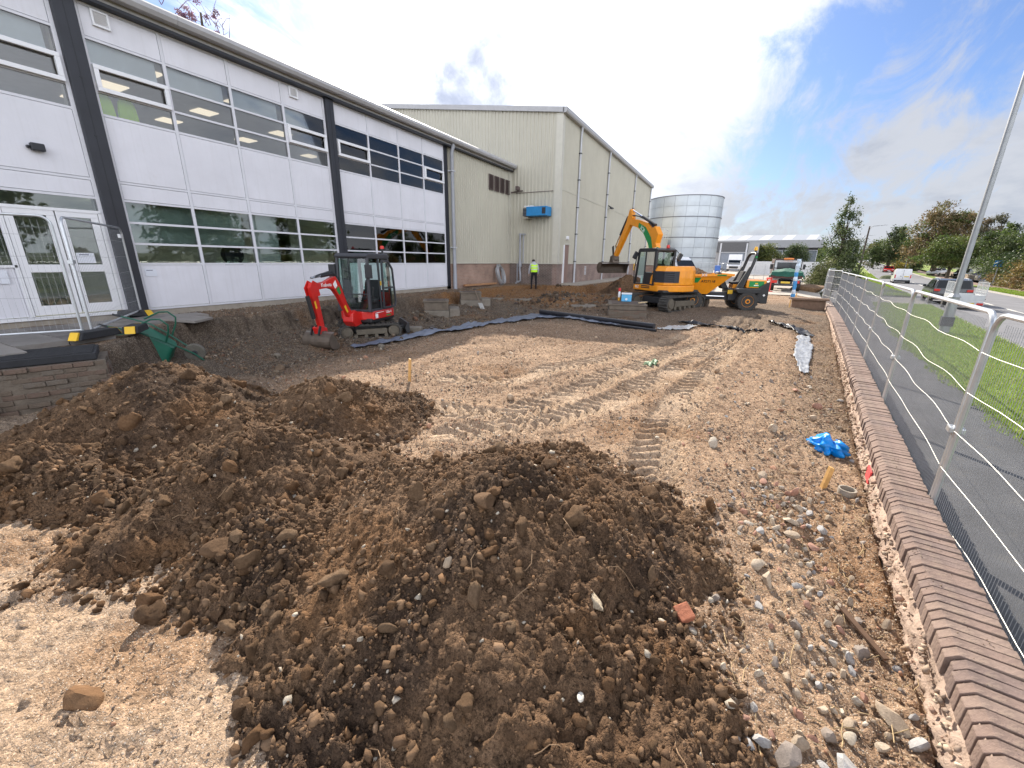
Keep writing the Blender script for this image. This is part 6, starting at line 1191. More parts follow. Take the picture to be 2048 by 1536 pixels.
# ---- site dumper
DF = (-.95, -.31); du = empty('dumper', (-.80, 22.42, .22), math.atan2(DF[1], DF[0]), 'orange and black site dumper with a full tipping skip and tall roll bar', 'dumper'); u = du
def wheel(parent, x, y, r, w, rimc, hub=.55, lugs=True, side=1, name='wheel'):
    t = MB(); t.lathe([(r*.58, -w*.42), (r*.80, -w*.5), (r*.96, -w*.44), (r, -w*.3), (r, w*.3), (r*.96, w*.44), (r*.80, w*.5), (r*.58, w*.42)], (x, y, r), 'y', 28)
    wh_ = t.build(name, M_tyre, parent, smooth=True)
    if lugs:
        lg = MB(); n = 18
        for k in range(n):
            for s in (-1, 1):
                a = 2*math.pi*(k+.25*(s > 0)*2)/n; vs = []
                for yy, aa in ((s*.02, 0), (s*w*.48, .16)):
                    for ra, dx in ((r*.94, -.085), (r*.94, .085), (r*1.035, .06), (r*1.035, -.06)):
                        b_ = a+aa+dx; vs.append((x+ra*math.cos(b_), y+yy, r+ra*math.sin(b_)))
                lg.add(vs, [(0, 1, 2, 3), (7, 6, 5, 4), (0, 4, 5, 1), (1, 5, 6, 2), (2, 6, 7, 3), (3, 7, 4, 0)])
        lg.build('tread', M_tyre, wh_, fix=True)
    MB().lathe([(.0, -w*.46), (r*hub*.42, -w*.46), (r*hub*.5, -w*.28), (r*hub*.85, -w*.30), (r*hub*1.05, -w*.44), (r*hub*1.08, -w*.40), (r*hub*1.08, w*.40), (r*hub*1.05, w*.44), (r*hub*.85, w*.30), (r*hub*.5, w*.28), (r*hub*.42, w*.46), (0, w*.46)], (x, y, r), 'y', 24).build('rim', rimc, wh_, smooth=True)
    MB().lathe([(.0, -w*.5), (r*.14, -w*.5), (r*.16, 0), (r*.14, w*.5), (0, w*.5)], (x, y, r), 'y', 12).build('hub', M_blk, wh_)
    return wh_
for x in (-1.2, 1.2):
    for y in (-.78, .78): wheel(u, x, y, .44, .36, M_org)
MB().box((-2.05, -.52, .42), (-.45, .52, .98)).build('rear_chassis', M_blk, u, bev=.04); MB().prism([(-2.1, .34), (-1.8, .34), (-1.62, .55), (-1.62, 1.02), (-2.1, 1.36)], 'y', -.72, .72).build('counterweight', M_blk, u, bev=.03, fix=True)
MB().prism([(-1.66, .80), (-.72, .80), (-.62, .94), (-.72, 1.02), (-1.66, 1.02)], 'y', .5, .96).build('mudguard', M_blk, u, bev=.03, fix=True); MB().prism([(-1.66, .80), (-.72, .80), (-.62, .94), (-.72, 1.02), (-1.66, 1.02)], 'y', -.96, -.5).build('mudguard', M_blk, u, bev=.03, fix=True)
MB().box((-2.0, -.60, 1.03), (-1.15, .60, 1.38)).build('engine_cover', M_org, u, bev=.03); MB().box((-1.88, .602, 1.08), (-1.25, .608, 1.34)).build('green_decal', M_grn, u); MB().box((-1.66, .609, 1.13), (-1.46, .612, 1.17)).build('white_mark', M_wht, u); MB().box((-1.62, .609, 1.2), (-1.5, .612, 1.26)).build('yellow_mark', M_yel, u)
MB().prism([(-1.98, .72), (-1.92, .66), (-1.86, .72), (-1.92, .78)], 'y', .722, .728).build('white_mark', M_wht, u); MB().box((-.62, .53, .74), (-.40, .535, .92)).build('yellow_sticker', M_yel, u)
MB().box((-.5, -.35, .45), (.55, .35, .78)).build('articulation', M_blk, u, bev=.03); MB().box((.5, -.5, .42), (1.7, .5, .70)).build('front_chassis', M_blk, u, bev=.04); MB().tube([(-.3, .4, .6), (.6, .45, .62)], .04, 8).build('steering_ram', M_chr, u)
MB().prism([(-.52, .95), (-.20, .95), (.10, 1.62), (.04, 1.74), (-.12, 1.66)], 'y', -.22, .22).build('dash_column', M_blk, u, bev=.03, fix=True); 
sw = MB(); sw.tube([(-.22+.17*math.cos(a)*.75, .19*math.sin(a), 1.80+.17*math.cos(a)*.5) for a in [k*math.pi/8 for k in range(17)]], .014, 6, caps=False); sw.bar((-.10, 0, 1.66), (-.22, 0, 1.80), .03, .03); sw.bar((-.22, -.18, 1.8), (-.22, .18, 1.8), .02, .015); sw.build('steering_wheel', M_blk, u)
MB().prism([(-1.05, 1.18), (-.62, 1.18), (-.60, 1.28), (-.92, 1.30), (-1.06, 1.78), (-1.18, 1.76)], 'y', -.26, .26).build('seat', M_seat, u, bev=.04, fix=True); MB().box((-1.14, -.3, .98), (-.66, .3, 1.17)).build('seat_box', M_org, u, bev=.02)
rp_ = MB()
for s in (1,):
    rp_.tube([(-.98, .50, .9), (-1.30, .50, 2.05), (-1.38, .49, 2.38), (-1.42, .40, 2.52), (-1.43, .25, 2.57), (-1.43, -.25, 2.57), (-1.42, -.40, 2.52), (-1.38, -.49, 2.38), (-1.30, -.50, 2.05), (-.98, -.50, .9)], .065, 10)
rp_.build('roll_bar', M_blk, u, smooth=True)
for y in (-.50, .50): MB().prism([(-.72, .98), (-1.0, .98), (-1.30, 1.95), (-1.18, 1.98)], 'y', y-.05, y+.05).build('roll_bar_gusset', M_blk, u, bev=.01, fix=True)
MB().lathe([(.05, 0), (.05, .06)], (-1.43, .2, 2.63), 'z', 10).build('beacon_base', M_blk, u); MB().lathe([(.07, 0), (.075, .10), (.04, .17)], (-1.43, .2, 2.69), 'z', 14).build('beacon_lens', M_amb, u, smooth=True); MB().lathe([(.05, 0), (.05, .08)], (-1.38, .54, 2.36), 'z', 10).build('green_lamp', M_grn, u)
# skip: tapering tub, open top
def tub(k): # k 0 rim .. 1 floor
    a = lambda p, q: p+(q-p)*k
    return [(a(-.42, .52), a(.98, .62), a(1.60, .70)), (a(-.42, .52), a(-.98, -.62), a(1.60, .70)), (a(2.35, 1.75), a(-.98, -.62), a(1.55, .72)), (a(2.35, 1.75), a(.98, .62), a(1.55, .72))]
def inset(l, d): c = sum((Vector(p) for p in l), Vector())/4; return [tuple(Vector(p)+Vector((c.x-p[0], c.y-p[1], 0)).normalized()*d) for p in l]
L_ = [tub(1), tub(.42), tub(0), inset(tub(0), .05), inset(tub(.9), .05)]
sk = MB().loft(L_).build('skip', M_org, u, bev=.015, fix=True)
rim_ = MB(); T0_ = tub(0)
for i in range(4): rim_.bar(T0_[i], T0_[(i+1) % 4], .07, .10)
rim_.build('rim_band', M_org, sk)
def on_side(x, t, off=.012): # point on the left side wall at forward x, height fraction t below the rim
    y = .98+(.62-.98)*t; z = 1.585+(.71-1.585)*t; return (x, y+off, z)
MB().add([on_side(.95, .14), on_side(2.05, .14), on_side(2.0, .40), on_side(1.05, .40)], [(0, 1, 2, 3)]).build('green_decal', M_grn, sk); MB().add([on_side(-.1, -.04, .05), on_side(.3, -.04, .05), on_side(.3, .035, .05), on_side(-.1, .035, .05)], [(0, 1, 2, 3)]).build('green_decal', M_grn, sk)
t_ = text('A727118', .17, M_dark, sk, (0, 0, 0), (0, 0, 0)); t_.matrix_local = Matrix.Translation(on_side(.62, .33, .016)) @ Matrix.Rotation(math.pi, 4, 'Z') @ Matrix.Rotation(rad(90+22), 4, 'X')
t_ = text('JCB', .15, M_wht, sk, (0, 0, 0), (0, 0, 0)); t_.matrix_local = Matrix.Translation(on_side(.85, .0, .05)) @ Matrix.Rotation(math.pi, 4, 'Z') @ Matrix.Rotation(rad(90), 4, 'X')
gx_, gy_ = np.meshgrid(np.linspace(-.35, 2.28, 60), np.linspace(-.9, .9, 44), indexing='ij'); hz = 1.50+.38*np.exp(-((gx_-1.2)/.75)**2-((gy_)/.55)**2)+.05*fbm(gx_, gy_, 3., 3, seed=3)+.05*np.abs(fbm(gx_, gy_, 7., 3, seed=4)); I = np.arange(gx_.size).reshape(gx_.shape); F = np.stack([I[:-1, :-1].ravel(), I[1:, :-1].ravel(), I[1:, 1:].ravel(), I[:-1, 1:].ravel()], 1)
ld = npmesh('soil_load', np.stack([gx_.ravel(), gy_.ravel(), hz.ravel()], 1), F, M_pile, smooth=True, col=np.array([[.5, 0, 0]])); ld.location = du.location; ld.rotation_euler = du.rotation_euler; tag(ld, 'dark earth heaped inside the orange dumper skip', 'soil')
# ---------------------------------------------------------------- wheelbarrow, tipped over on its nose
wbw = empty('wheelbarrow', (0, 0, 0), 0, 'green upturned wheelbarrow resting on its nose beside the paving', 'wheelbarrow'); M_gw = mat('green_enamel', (.012, .135, .085), .4, var=.12, dirt=.15, dcol=(.16, .14, .11)); M_gt = mat('green_tube', (.012, .10, .062), .4, var=.1, dirt=.05)
u = wbw; _tk = M_tyre; M_tyre = mat('muddy_tyre', (.13, .12, .10), .9, var=.25, scale=9, dirt=.3, dcol=(.22, .19, .15)); wheel(u, .60, 0, .19, .09, mat('dark_rim', (.05, .052, .06), .6), .66, False); M_tyre = _tk; wheel_ = u.children[-1]
for y in (-1, 1):
    MB().tube([(-.66, y*.31, .74), (-.50, y*.30, .62), (-.26, y*.28, .46), (.0, y*.22, .36), (.35, y*.12, .26), (.60, y*.075, .19), (.80, y*.07, .17)], .017, 8).build('handle_tube', M_gt, u, smooth=True)
    MB().tube([(.12, y*.20, .32), (-.02, y*.24, .10), (-.12, y*.25, .0), (-.28, y*.25, .02), (-.36, y*.25, .14), (-.38, y*.26, .30), (-.40, y*.28, .46)], .016, 8).build('leg', M_gt, u, smooth=True)
    MB().tube([(-.76, y*.315, .81), (-.65, y*.31, .735)], .021, 8).build('grip', M_blk, u)
MB().tube([(.80, -.07, .17), (.84, 0, .17), (.80, .07, .17)], .016, 6).build('nose_bar', M_gt, u)
lo = [(-.28, .22), (-.28, -.22), (.30, -.16), (.30, .16)]; hi = [(-.44, .38), (-.44, -.38), (.52, -.33), (.52, .33)]
def rr4(q, z0, z1, n=5, rad_=.08):
    out = []
    for i in range(4):
        p = Vector((*q[i], 0)); a = Vector((*q[i-1], 0)); b = Vector((*q[(i+1) % 4], 0)); pa = p+(a-p).normalized()*rad_; pb = p+(b-p).normalized()*rad_
        for k in range(n): t = k/(n-1); v = pa.lerp(p, t).lerp(p.lerp(pb, t), t); out.append((v.x, v.y, z0 if v.x < 0 else z1))
    return out
A_ = rr4(lo, .49, .36); B_ = rr4(hi, .84, .76); Bi = [(x*.96, y*.95, z) for x, y, z in B_]; Ai = [(x*.94, y*.94, z+.012) for x, y, z in A_]; MB().loft([A_, B_, Bi, Ai]).build('tray', M_gw, u, smooth=True, fix=True)
MB().tube([(x*1.0, y, z) for x, y, z in B_]+[B_[0]], .010, 6, caps=False).build('tray_rim', M_gt, u)
hd = Vector((.42, .91, 0)).normalized(); side = Vector((0, 0, 1)).cross(hd)
Rm = Matrix((hd, side, Vector((0, 0, 1)))).transposed().to_4x4(); ax = Matrix.Translation((.60, 0, .19))
wbw.matrix_world = Matrix.Translation((-9.98, 4.36, gz(-9.98, 4.36)+.19)) @ Rm @ Matrix.Rotation(rad(55), 4, 'Y') @ Matrix.Rotation(rad(198), 4, 'X') @ Matrix.Translation((-.60, 0, -.19))
# ---------------------------------------------------------------- the man in the hi-vis vest
pr = empty('person', (-10.42, 22.3, gz(-10.42, 22.3)-.01), rad(128), 'person seen from behind in a yellow hi-vis vest and black trousers, head bent down', 'person')
J = {'pel': (0, 0, .95), 'lum': (.0, 0, 1.12), 'che': (.03, 0, 1.32), 'nb': (.09, 0, 1.46), 'nk': (.15, 0, 1.53), 'hd': (.22, 0, 1.58), 'hd2': (.29, 0, 1.60)}
E_ = [('pel', 'lum'), ('lum', 'che'), ('che', 'nb'), ('nb', 'nk'), ('nk', 'hd'), ('hd', 'hd2')]; RD = {'pel': .155, 'lum': .15, 'che': .16, 'nb': .10, 'nk': .062, 'hd': .10, 'hd2': .075}
for s, n in ((1, 'l'), (-1, 'r')):
    J.update({'hp'+n: (0, s*.10, .90), 'kn'+n: (.03+.03*s, s*.125, .49), 'an'+n: (-.01+.02*s, s*.13, .09), 'to'+n: (.15+.02*s, s*.16, .035), 'sh'+n: (.07, s*.20, 1.40), 'el'+n: (.08, s*.275, 1.13), 'wr'+n: (.17, s*.275, .90), 'pa'+n: (.20, s*.27, .84)})
    RD.update({'hp'+n: .095, 'kn'+n: .065, 'an'+n: .05, 'to'+n: .035, 'sh'+n: .075, 'el'+n: .05, 'wr'+n: .034, 'pa'+n: .036}); E_ += [('pel', 'hp'+n), ('hp'+n, 'kn'+n), ('kn'+n, 'an'+n), ('an'+n, 'to'+n), ('nb', 'sh'+n), ('sh'+n, 'el'+n), ('el'+n, 'wr'+n), ('wr'+n, 'pa'+n)]
    for f in range(5):
        a = (f-1.5)*.02 if f < 4 else .03; fl = 'f%d%s' % (f, n); J[fl+'a'] = (.21+a, s*(.27-.004*f), .80); J[fl+'b'] = (.225+a, s*(.262-.004*f), .765-.01*(f in (1, 2))); RD[fl+'a'] = .009; RD[fl+'b'] = .008; E_ += [('pa'+n, fl+'a'), (fl+'a', fl+'b')]
K = list(J); me = bpy.data.meshes.new('body'); me.from_pydata([J[k] for k in K], [(K.index(a), K.index(b)) for a, b in E_], []); o = bpy.data.objects.new('body', me); COL.objects.link(o); md = o.modifiers.new('skin', 'SKIN'); 
for i, k in enumerate(K): me.skin_vertices[0].data[i].radius = (RD[k], RD[k]*(1.25 if k in ('pel', 'lum', 'che') and False else 1)); me.skin_vertices[0].data[i].use_root = (k == 'pel')
o.modifiers.new('sub', 'SUBSURF').levels = 1; bpy.context.view_layer.update(); me2 = bpy.data.meshes.new_from_object(o.evaluated_get(bpy.context.evaluated_depsgraph_get())); bpy.data.objects.remove(o)
for m in (mat('black_trousers', (.012, .012, .016), .9), mat('grey_shirt', (.42, .42, .47), .9, var=.1), mat('skin', (.42, .24, .17), .6), mat('boots', (.03, .022, .018), .8)): me2.materials.append(m)
for p in me2.polygons:
    c = p.center; p.material_index = 3 if c.z < .10 else 0 if (c.z < 1.02 and abs(c.y) < .225) or c.z < .75 else 2 if (c.z < .90 and abs(c.y) > .22) or c.x > .17 and c.z > 1.4 else 1
me2.shade_smooth(); link(bpy.data.objects.new('body', me2), pr)
lp = []
for z, x, w, d in ((1.0, .0, .20, .155), (1.12, .0, .195, .15), (1.25, .02, .21, .16), (1.36, .05, .215, .15), (1.44, .075, .19, .12), (1.49, .10, .10, .08)): lp.append([(x+d*math.cos(a), w*math.sin(a), z) for a in [k*math.pi/9 for k in range(18)]])
vb = MB().loft(lp).build('vest', M_hv, pr, smooth=True, fix=True)
for z, x, w, d in ((1.13, .0, .198, .153), (1.27, .022, .214, .164)): MB().loft([[(x+d*1.01*math.cos(a), w*1.01*math.sin(a), z+q) for a in [k*math.pi/9 for k in range(18)]] for q in (0, .045)], cap=False).build('reflective_band', M_hv2, vb, smooth=True)
bm = bmesh.new(); bmesh.ops.create_uvsphere(bm, u_segments=14, v_segments=9, radius=1); me = bpy.data.meshes.new('hair')
for v in bm.verts: v.co = Vector((v.co.x*.112+.225, v.co.y*.098, max(v.co.z, -.2)*.10+1.615))
bm.to_mesh(me); bm.free(); me.materials.append(mat('dark_hair', (.03, .022, .016), .9)); me.shade_smooth(); link(bpy.data.objects.new('hair', me), pr)
# ---------------------------------------------------------------- road vehicles
M_glz = mat('car_glass', (.012, .015, .018), .06, var=.02); M_plast = mat('black_plastic', (.02, .02, .022), .6); M_chrome = mat('alloy', (.45, .45, .47), .35, .8); M_platey = mat('yellow_plate', (.72, .50, .05), .5); M_platew = mat('white_plate', (.75, .75, .75), .5); M_lampw = mat('lamp_lens', (.75, .75, .74), .15)
def paint(name, c, rough=.25): return mat(name, c, rough, var=.03, coat=.6, dirt=.03)
def rheading(y): return math.atan2(1., float((xn(y+4)-xn(y-4))/8))
def car(name, label, cat, x, y, z, hd, prof, W_, body, glassz, wheels, wr, kind='car', group=None, tumble=.16, rear=True, front=True):
    """prof: side outline (x forward, z) anticlockwise from rear bottom; glassz: (z0, z1) of the glass band"""
    o = empty(name, (x, y, z), hd, label, cat, group); zt = max(p[1] for p in prof); zb = glassz[0]
    def hw(z): return W_/2*(1-.04*max(0, .45-z)/.45) if z < zb else W_/2-(z-zb)/(zt-zb)*W_/2*tumble
    V = [(px, -hw(pz), pz) for px, pz in prof]+[(px, hw(pz), pz) for px, pz in prof]; n = len(prof)
    mb = MB().add(V, [tuple(range(n)), tuple(range(n, 2*n))[::-1]]+[(i, i+n, (i+1) % n+n, (i+1) % n) for i in range(n)])
    b = mb.build('body', body, o, bev=.05, fix=True); b.data.shade_smooth(); b.data.set_sharp_from_angle(angle=rad(40)); b.modifiers['bevel'].segments = 3
    return o, hw
def side_glass(o, hw, quads, name='side_window'):
    for q in quads:
        for s in (-1, 1): MB().add([(px, s*(hw(pz)+.012), pz) for px, pz in q], [tuple(range(len(q)))[::s]]).build(name, M_glz, o)
def cross_glass(o, hw, a, b, name, ins=.12, off=.015, m=None):
    (xa, za), (xb, zb_) = a, b; nx_, nz_ = (zb_-za), -(xb-xa); l_ = math.hypot(nx_, nz_); nx_, nz_ = nx_/l_*off, nz_/l_*off; 
    if name == 'rear_window' or name == 'rear_door': nx_, nz_ = -abs(nx_), abs(nz_)
    else: nx_, nz_ = abs(nx_), abs(nz_)
    MB().add([(xa+nx_, -hw(za)+ins, za+nz_), (xa+nx_, hw(za)-ins, za+nz_), (xb+nx_, hw(zb_)-ins, zb_+nz_), (xb+nx_, -hw(zb_)+ins, zb_+nz_)], [(0, 1, 2, 3)]).build(name, m or M_glz, o)
def wheels4(o, xs, W_, r, m=None):
    for x in xs:
        for s in (-1, 1):
            t = MB().lathe([(r*.62, -.1), (r*.95, -.1), (r, -.07), (r, .07), (r*.95, .1), (r*.62, .1)], (x, s*(W_/2-.10), r), 'y', 22).build('wheel', M_tyre, o, smooth=True); MB().lathe([(0, -.085), (r*.3, -.085), (r*.64, -.06), (r*.64, .06), (r*.3, .085), (0, .085)], (x, s*(W_/2-.10), r), 'y', 14).build('rim', m or M_chrome, t)
            MB().lathe([(r*.9, -.02), (r*1.16, -.02), (r*1.16, .008), (r*.9, .008)], (x, s*(W_/2-.015), r), 'y', 22).build('wheel_arch', M_plast, o)
def lamps(o, x, W_, z0, z1, wy, m, name, d=.03):
    for s in (-1, 1): MB().box((min(x, x+d), s*(W_/2-.03)-(wy if s > 0 else 0), z0), (max(x, x+d), s*(W_/2-.03)+(0 if s > 0 else wy), z1)).build(name, m, o, bev=.01)
def mirrors(o, x, W_, z, m):
    for s in (-1, 1): MB().box((x-.06, s*(W_/2)-(0 if s > 0 else .18), z), (x+.06, s*(W_/2)+(.18 if s > 0 else 0), z+.15)).build('mirror', m, o, bev=.03)
# white panel van, seen from behind
vy = 77.5; P = [(-2.1, .28), (2.0, .28), (2.15, .5), (2.1, .85), (1.75, 1.05), (1.35, 1.18), (.75, 1.80), (.55, 1.86), (-1.9, 1.98), (-2.02, 1.9), (-2.12, 1.05), (-2.14, .5)]
v, hw = car('van', 'white panel van driving away on the road, seen from behind', 'van', float(xn(vy))+2.05, vy, -.12, rheading(vy), P, 1.78, paint('white_paint', (.74, .74, .75)), (1.05, 1.9), None, .31, tumble=.12)
wheels4(v, (-1.35, 1.4), 1.78, .31); side_glass(v, hw, [[(.35, 1.12), (1.25, 1.12), (.72, 1.72), (.42, 1.74)]]); lamps(v, -2.13, 1.74, .78, 1.22, .12, M_redl, 'tail_light', -.03); MB().box((-2.15, -.82, .30), (-2.24, .82, .52)).build('rear_bumper', M_plast, v, bev=.02); MB().box((-2.137, -.010, .55), (-2.15, .010, 1.9)).build('door_gap', M_plast, v); MB().box((-2.13, -.62, .92), (-2.15, -.14, 1.04)).build('number_plate', M_platey, v); mirrors(v, 1.15, 1.78, 1.15, M_plast); MB().box((-2.13, .12, 1.0), (-2.15, .3, 1.06)).build('door_handle', M_plast, v); cross_glass(v, hw, (1.30, 1.22), (.80, 1.74), 'windscreen')
# dark suv towing the mesh trailer
sy = 39.3; P = [(-2.2, .30), (2.1, .28), (2.25, .55), (2.2, .85), (1.9, .98), (1.05, 1.10), (.35, 1.55), (.1, 1.62), (-1.5, 1.64), (-1.85, 1.55), (-2.2, 1.0), (-2.28, .6)]
v, hw = car('suv', 'dark grey estate suv towing the mesh sided trailer', 'car', 12.95, 39.6, -.12, rheading(40), P, 1.88, paint('dark_grey_paint', (.028, .032, .033), .2), (1.0, 1.64), None, .36)
wheels4(v, (-1.38, 1.4), 1.88, .36); side_glass(v, hw, [[(-1.55, 1.08), (-.75, 1.06), (-.72, 1.54), (-1.35, 1.54)], [(-.66, 1.06), (.10, 1.06), (.10, 1.54), (-.64, 1.55)], [(.16, 1.06), (.90, 1.10), (.32, 1.50), (.16, 1.54)]]); cross_glass(v, hw, (-2.16, 1.06), (-1.88, 1.52), 'rear_window'); cross_glass(v, hw, (1.0, 1.14), (.38, 1.52), 'windscreen'); lamps(v, -2.24, 1.84, .86, 1.0, .28, M_redl, 'tail_light', -.05); mirrors(v, .95, 1.88, 1.02, M_plast)
for s in (-1, 1): MB().tube([(-1.5, s*.66, 1.66), (.2, s*.68, 1.67)], .025, 6).build('roof_rail', M_chrome, v)
MB().box((-2.25, -.85, .32), (-2.34, .85, .58)).build('rear_bumper', M_plast, v, bev=.02); MB().box((-2.27, -.26, .70), (-2.30, .26, .81)).build('number_plate', M_platey, v)
tr_ = empty('trailer', (12.3, 35.0, -.12), rheading(36), 'small galvanised mesh sided trailer behind the dark suv', 'trailer'); M_tg = mat('trailer_galv', (.55, .57, .58), .4, .4, var=.08)
MB().box((-1.2, -.66, .42), (1.2, .66, .50)).build('bed', M_tg, tr_); MB().bar((1.2, 0, .46), (2.1, 0, .46), .08, .08).build('drawbar', M_tg, tr_)
for nm, a, b in (('side_panel', (-1.2, -.66), (1.2, -.66)), ('side_panel', (-1.2, .66), (1.2, .66)), ('tailboard', (-1.2, -.66), (-1.2, .66)), ('headboard', (1.2, -.66), (1.2, .66))):
    a3, b3 = Vector((*a, .50)), Vector((*b, .50)); MB().bar(a3+Vector((0, 0, .18)), b3+Vector((0, 0, .18)), .03, .34).build(nm, M_tg, tr_, bev=.006)
    mb = MB(); d = b3-a3; n = int(d.length/.05)
    for z in (.5, 1.05): mb.bar(a3+Vector((0, 0, z)), b3+Vector((0, 0, z)), .03, .03)
    for t in (0, .5, 1): mb.bar(a3+d*t+Vector((0, 0, .36)), a3+d*t+Vector((0, 0, 1.06)), .03, .03)
    if nm == 'side_panel':
        for k in range(1, n): mb.bar(a3+d*(k/n)+Vector((0, 0, .36)), a3+d*(k/n)+Vector((0, 0, 1.05)), .0045, .0045)
        for k in range(1, 11): mb.bar(a3+Vector((0, 0, .36+.062*k)), b3+Vector((0, 0, .36+.062*k)), .0045, .0045)
        mb.build('mesh_side', M_tg, tr_)
for s in (-1, 1):
    t = MB().lathe([(.17, -.08), (.27, -.07), (.28, 0), (.27, .07), (.17, .08)], (0, s*.78, .28), 'y', 20).build('wheel', M_tyre, tr_, smooth=True); MB().lathe([(0, -.07), (.17, -.05), (.17, .05), (0, .07)], (0, s*.78, .28), 'y', 12).build('rim', M_platew, t); MB().box((-.32, s*.78-.10, .58), (.32, s*.78+.10, .61)).build('mudguard', M_plast, tr_)
MB().box((-1.24, -.68, .30), (-1.21, .68, .44)).build('light_board', M_tg, tr_); MB().box((-1.26, -.30, .31), (-1.242, .26, .42)).build('number_plate', M_platey, tr_)
for s in (-1, 1): MB().box((-1.27, s*.52-.13, .31), (-1.242, s*.52+.13, .42)).build('tail_light', M_redl, tr_)
# red saloon coming towards the camera, far white car
PS = [(-2.1, .25), (2.1, .22), (2.22, .45), (2.15, .68), (1.1, .88), (.45, 1.32), (.1, 1.40), (-.8, 1.40), (-1.6, 1.05), (-2.12, .98), (-2.2, .5)]
def saloon(label, y, dx, col, sign, cat='car'):
    z = float(road_z(y)); v, hw = car('car', label, cat, float(xn(y))+dx, y, z, rheading(y)+(math.pi if sign < 0 else 0), PS, 1.78, paint(label.split()[0]+'_car_paint', col), (.9, 1.40), None, .31)
    wheels4(v, (-1.3, 1.35), 1.78, .31); side_glass(v, hw, [[(-1.2, .95), (-.3, .94), (-.3, 1.32), (-.75, 1.33)], [(-.22, .94), (.85, .96), (.4, 1.28), (-.22, 1.33)]]); cross_glass(v, hw, (1.02, .94), (.50, 1.30), 'windscreen'); cross_glass(v, hw, (-1.55, 1.08), (-.86, 1.37), 'rear_window'); lamps(v, 2.14, 1.74, .50, .66, .38, M_lampw, 'headlight', .05); lamps(v, -2.16, 1.74, .70, .88, .34, M_redl, 'tail_light', -.04); mirrors(v, .75, 1.78, .92, M_plast); MB().box((2.2, -.26, .34), (2.23, .26, .45)).build('number_plate', M_platew, v); MB().box((2.17, -.5, .26), (2.22, .5, .33)).build('grille', M_plast, v)
saloon('red saloon coming towards the camera on the far lane', 128, 3.6, (.60, .025, .02), -1); saloon('white car small in the distance at the crest of the road', 290, 5.0, (.75, .75, .76), -1)
def parked(label, x, y, z, hd, col):
    v, hw = car('parked_car', label, 'car', x, y, z, hd, PS, 1.78, paint(label.split()[0]+'_parked_paint', col), (.9, 1.40), None, .31, group='cars parked under the trees'); wheels4(v, (-1.3, 1.35), 1.78, .31); side_glass(v, hw, [[(-1.2, .95), (-.3, .94), (-.3, 1.32), (-.75, 1.33)], [(-.22, .94), (.85, .96), (.4, 1.28), (-.22, 1.33)]]); cross_glass(v, hw, (1.02, .94), (.50, 1.30), 'windscreen'); lamps(v, 2.14, 1.74, .50, .66, .38, M_lampw, 'headlight', .05)
parked('silver car parked under the trees, left of the three', 34.2, 111, .55, 4.1, (.5, .5, .52)); parked('black car parked under the trees, in the middle of the three', 36.6, 107, .45, 4.2, (.02, .02, .022)); parked('dark blue car parked under the trees, right of the three', 36.4, 98.5, .30, 3.6, (.02, .025, .05))
# tipper lorry with the green net
tl_ = empty('tipper_lorry', (3.55, 40.6, .3), math.radians(86), 'tipper lorry seen from behind with a dark green net over its load', 'lorry'); u = tl_
MB().box((-2.3, -.45, .55), (2.9, .45, .78)).build('chassis', M_plast, u); MB().box((-2.45, -1.0, .95), (1.3, 1.0, 1.05)).build('tipper_floor', M_plast, u)
for s in (-1, 1): MB().box((-2.45, s*1.0-.03, 1.05), (1.3, s*1.0+.03, 1.42)).build('drop_side', mat('maroon_side', (.10, .035, .03), .5, dirt=.2) if s < 0 else bpy.data.materials['maroon_side'], u)
MB().box((-2.50, -1.0, 1.0), (-2.44, 1.0, 1.40)).build('tailboard', bpy.data.materials['maroon_side'], u)
gx_, gy_ = np.meshgrid(np.linspace(-2.6, 1.2, 40), np.linspace(-1.14, 1.14, 36), indexing='ij'); hz = 1.42+.26*np.exp(-((gx_+.6)/1.4)**2-(gy_/.8)**2)+.05*fbm(gx_, gy_, 2., 3, seed=8)-np.where(np.abs(gy_) > 1.03, .25, 0)-np.where(gx_ < -2.52, .22+.14*np.cos(gy_*1.6), 0); I = np.arange(gx_.size).reshape(gx_.shape); F = np.stack([I[:-1, :-1].ravel(), I[1:, :-1].ravel(), I[1:, 1:].ravel(), I[:-1, 1:].ravel()], 1)
npmesh('load_net', np.stack([gx_.ravel(), gy_.ravel(), hz.ravel()], 1), F, mat('green_net', (.01, .085, .055), .75, var=.25, scale=6), parent=u, smooth=True)
MB().box((1.55, -1.0, .6), (3.3, 1.0, 1.5)).build('cab', paint('lorry_white', (.66, .66, .67)), u, bev=.06); MB().prism([(1.55, 1.5), (3.2, 1.5), (2.6, 2.25), (1.62, 2.3)], 'y', -.95, .95).build('cab_upper', bpy.data.materials['lorry_white'], u, bev=.05, fix=True); MB().box((1.535, -.75, 1.6), (1.56, .75, 2.15)).build('rear_window', M_glz, u)
mb = MB()
for s in (-.95, .95): mb.bar((1.4, s, 1.0), (1.4, s, 2.35), .06, .06)
mb.bar((1.4, -.95, 2.33), (1.4, .95, 2.33), .06, .06); mb.bar((1.4, -.95, 1.7), (1.4, .95, 1.7), .05, .05); mb.build('headboard_frame', M_plast, u); MB().box((1.3, -.35, 2.37), (1.5, .35, 2.50)).build('beacon_bar', mat('orange_lens', (.85, .25, .05), .3), u, bev=.03)
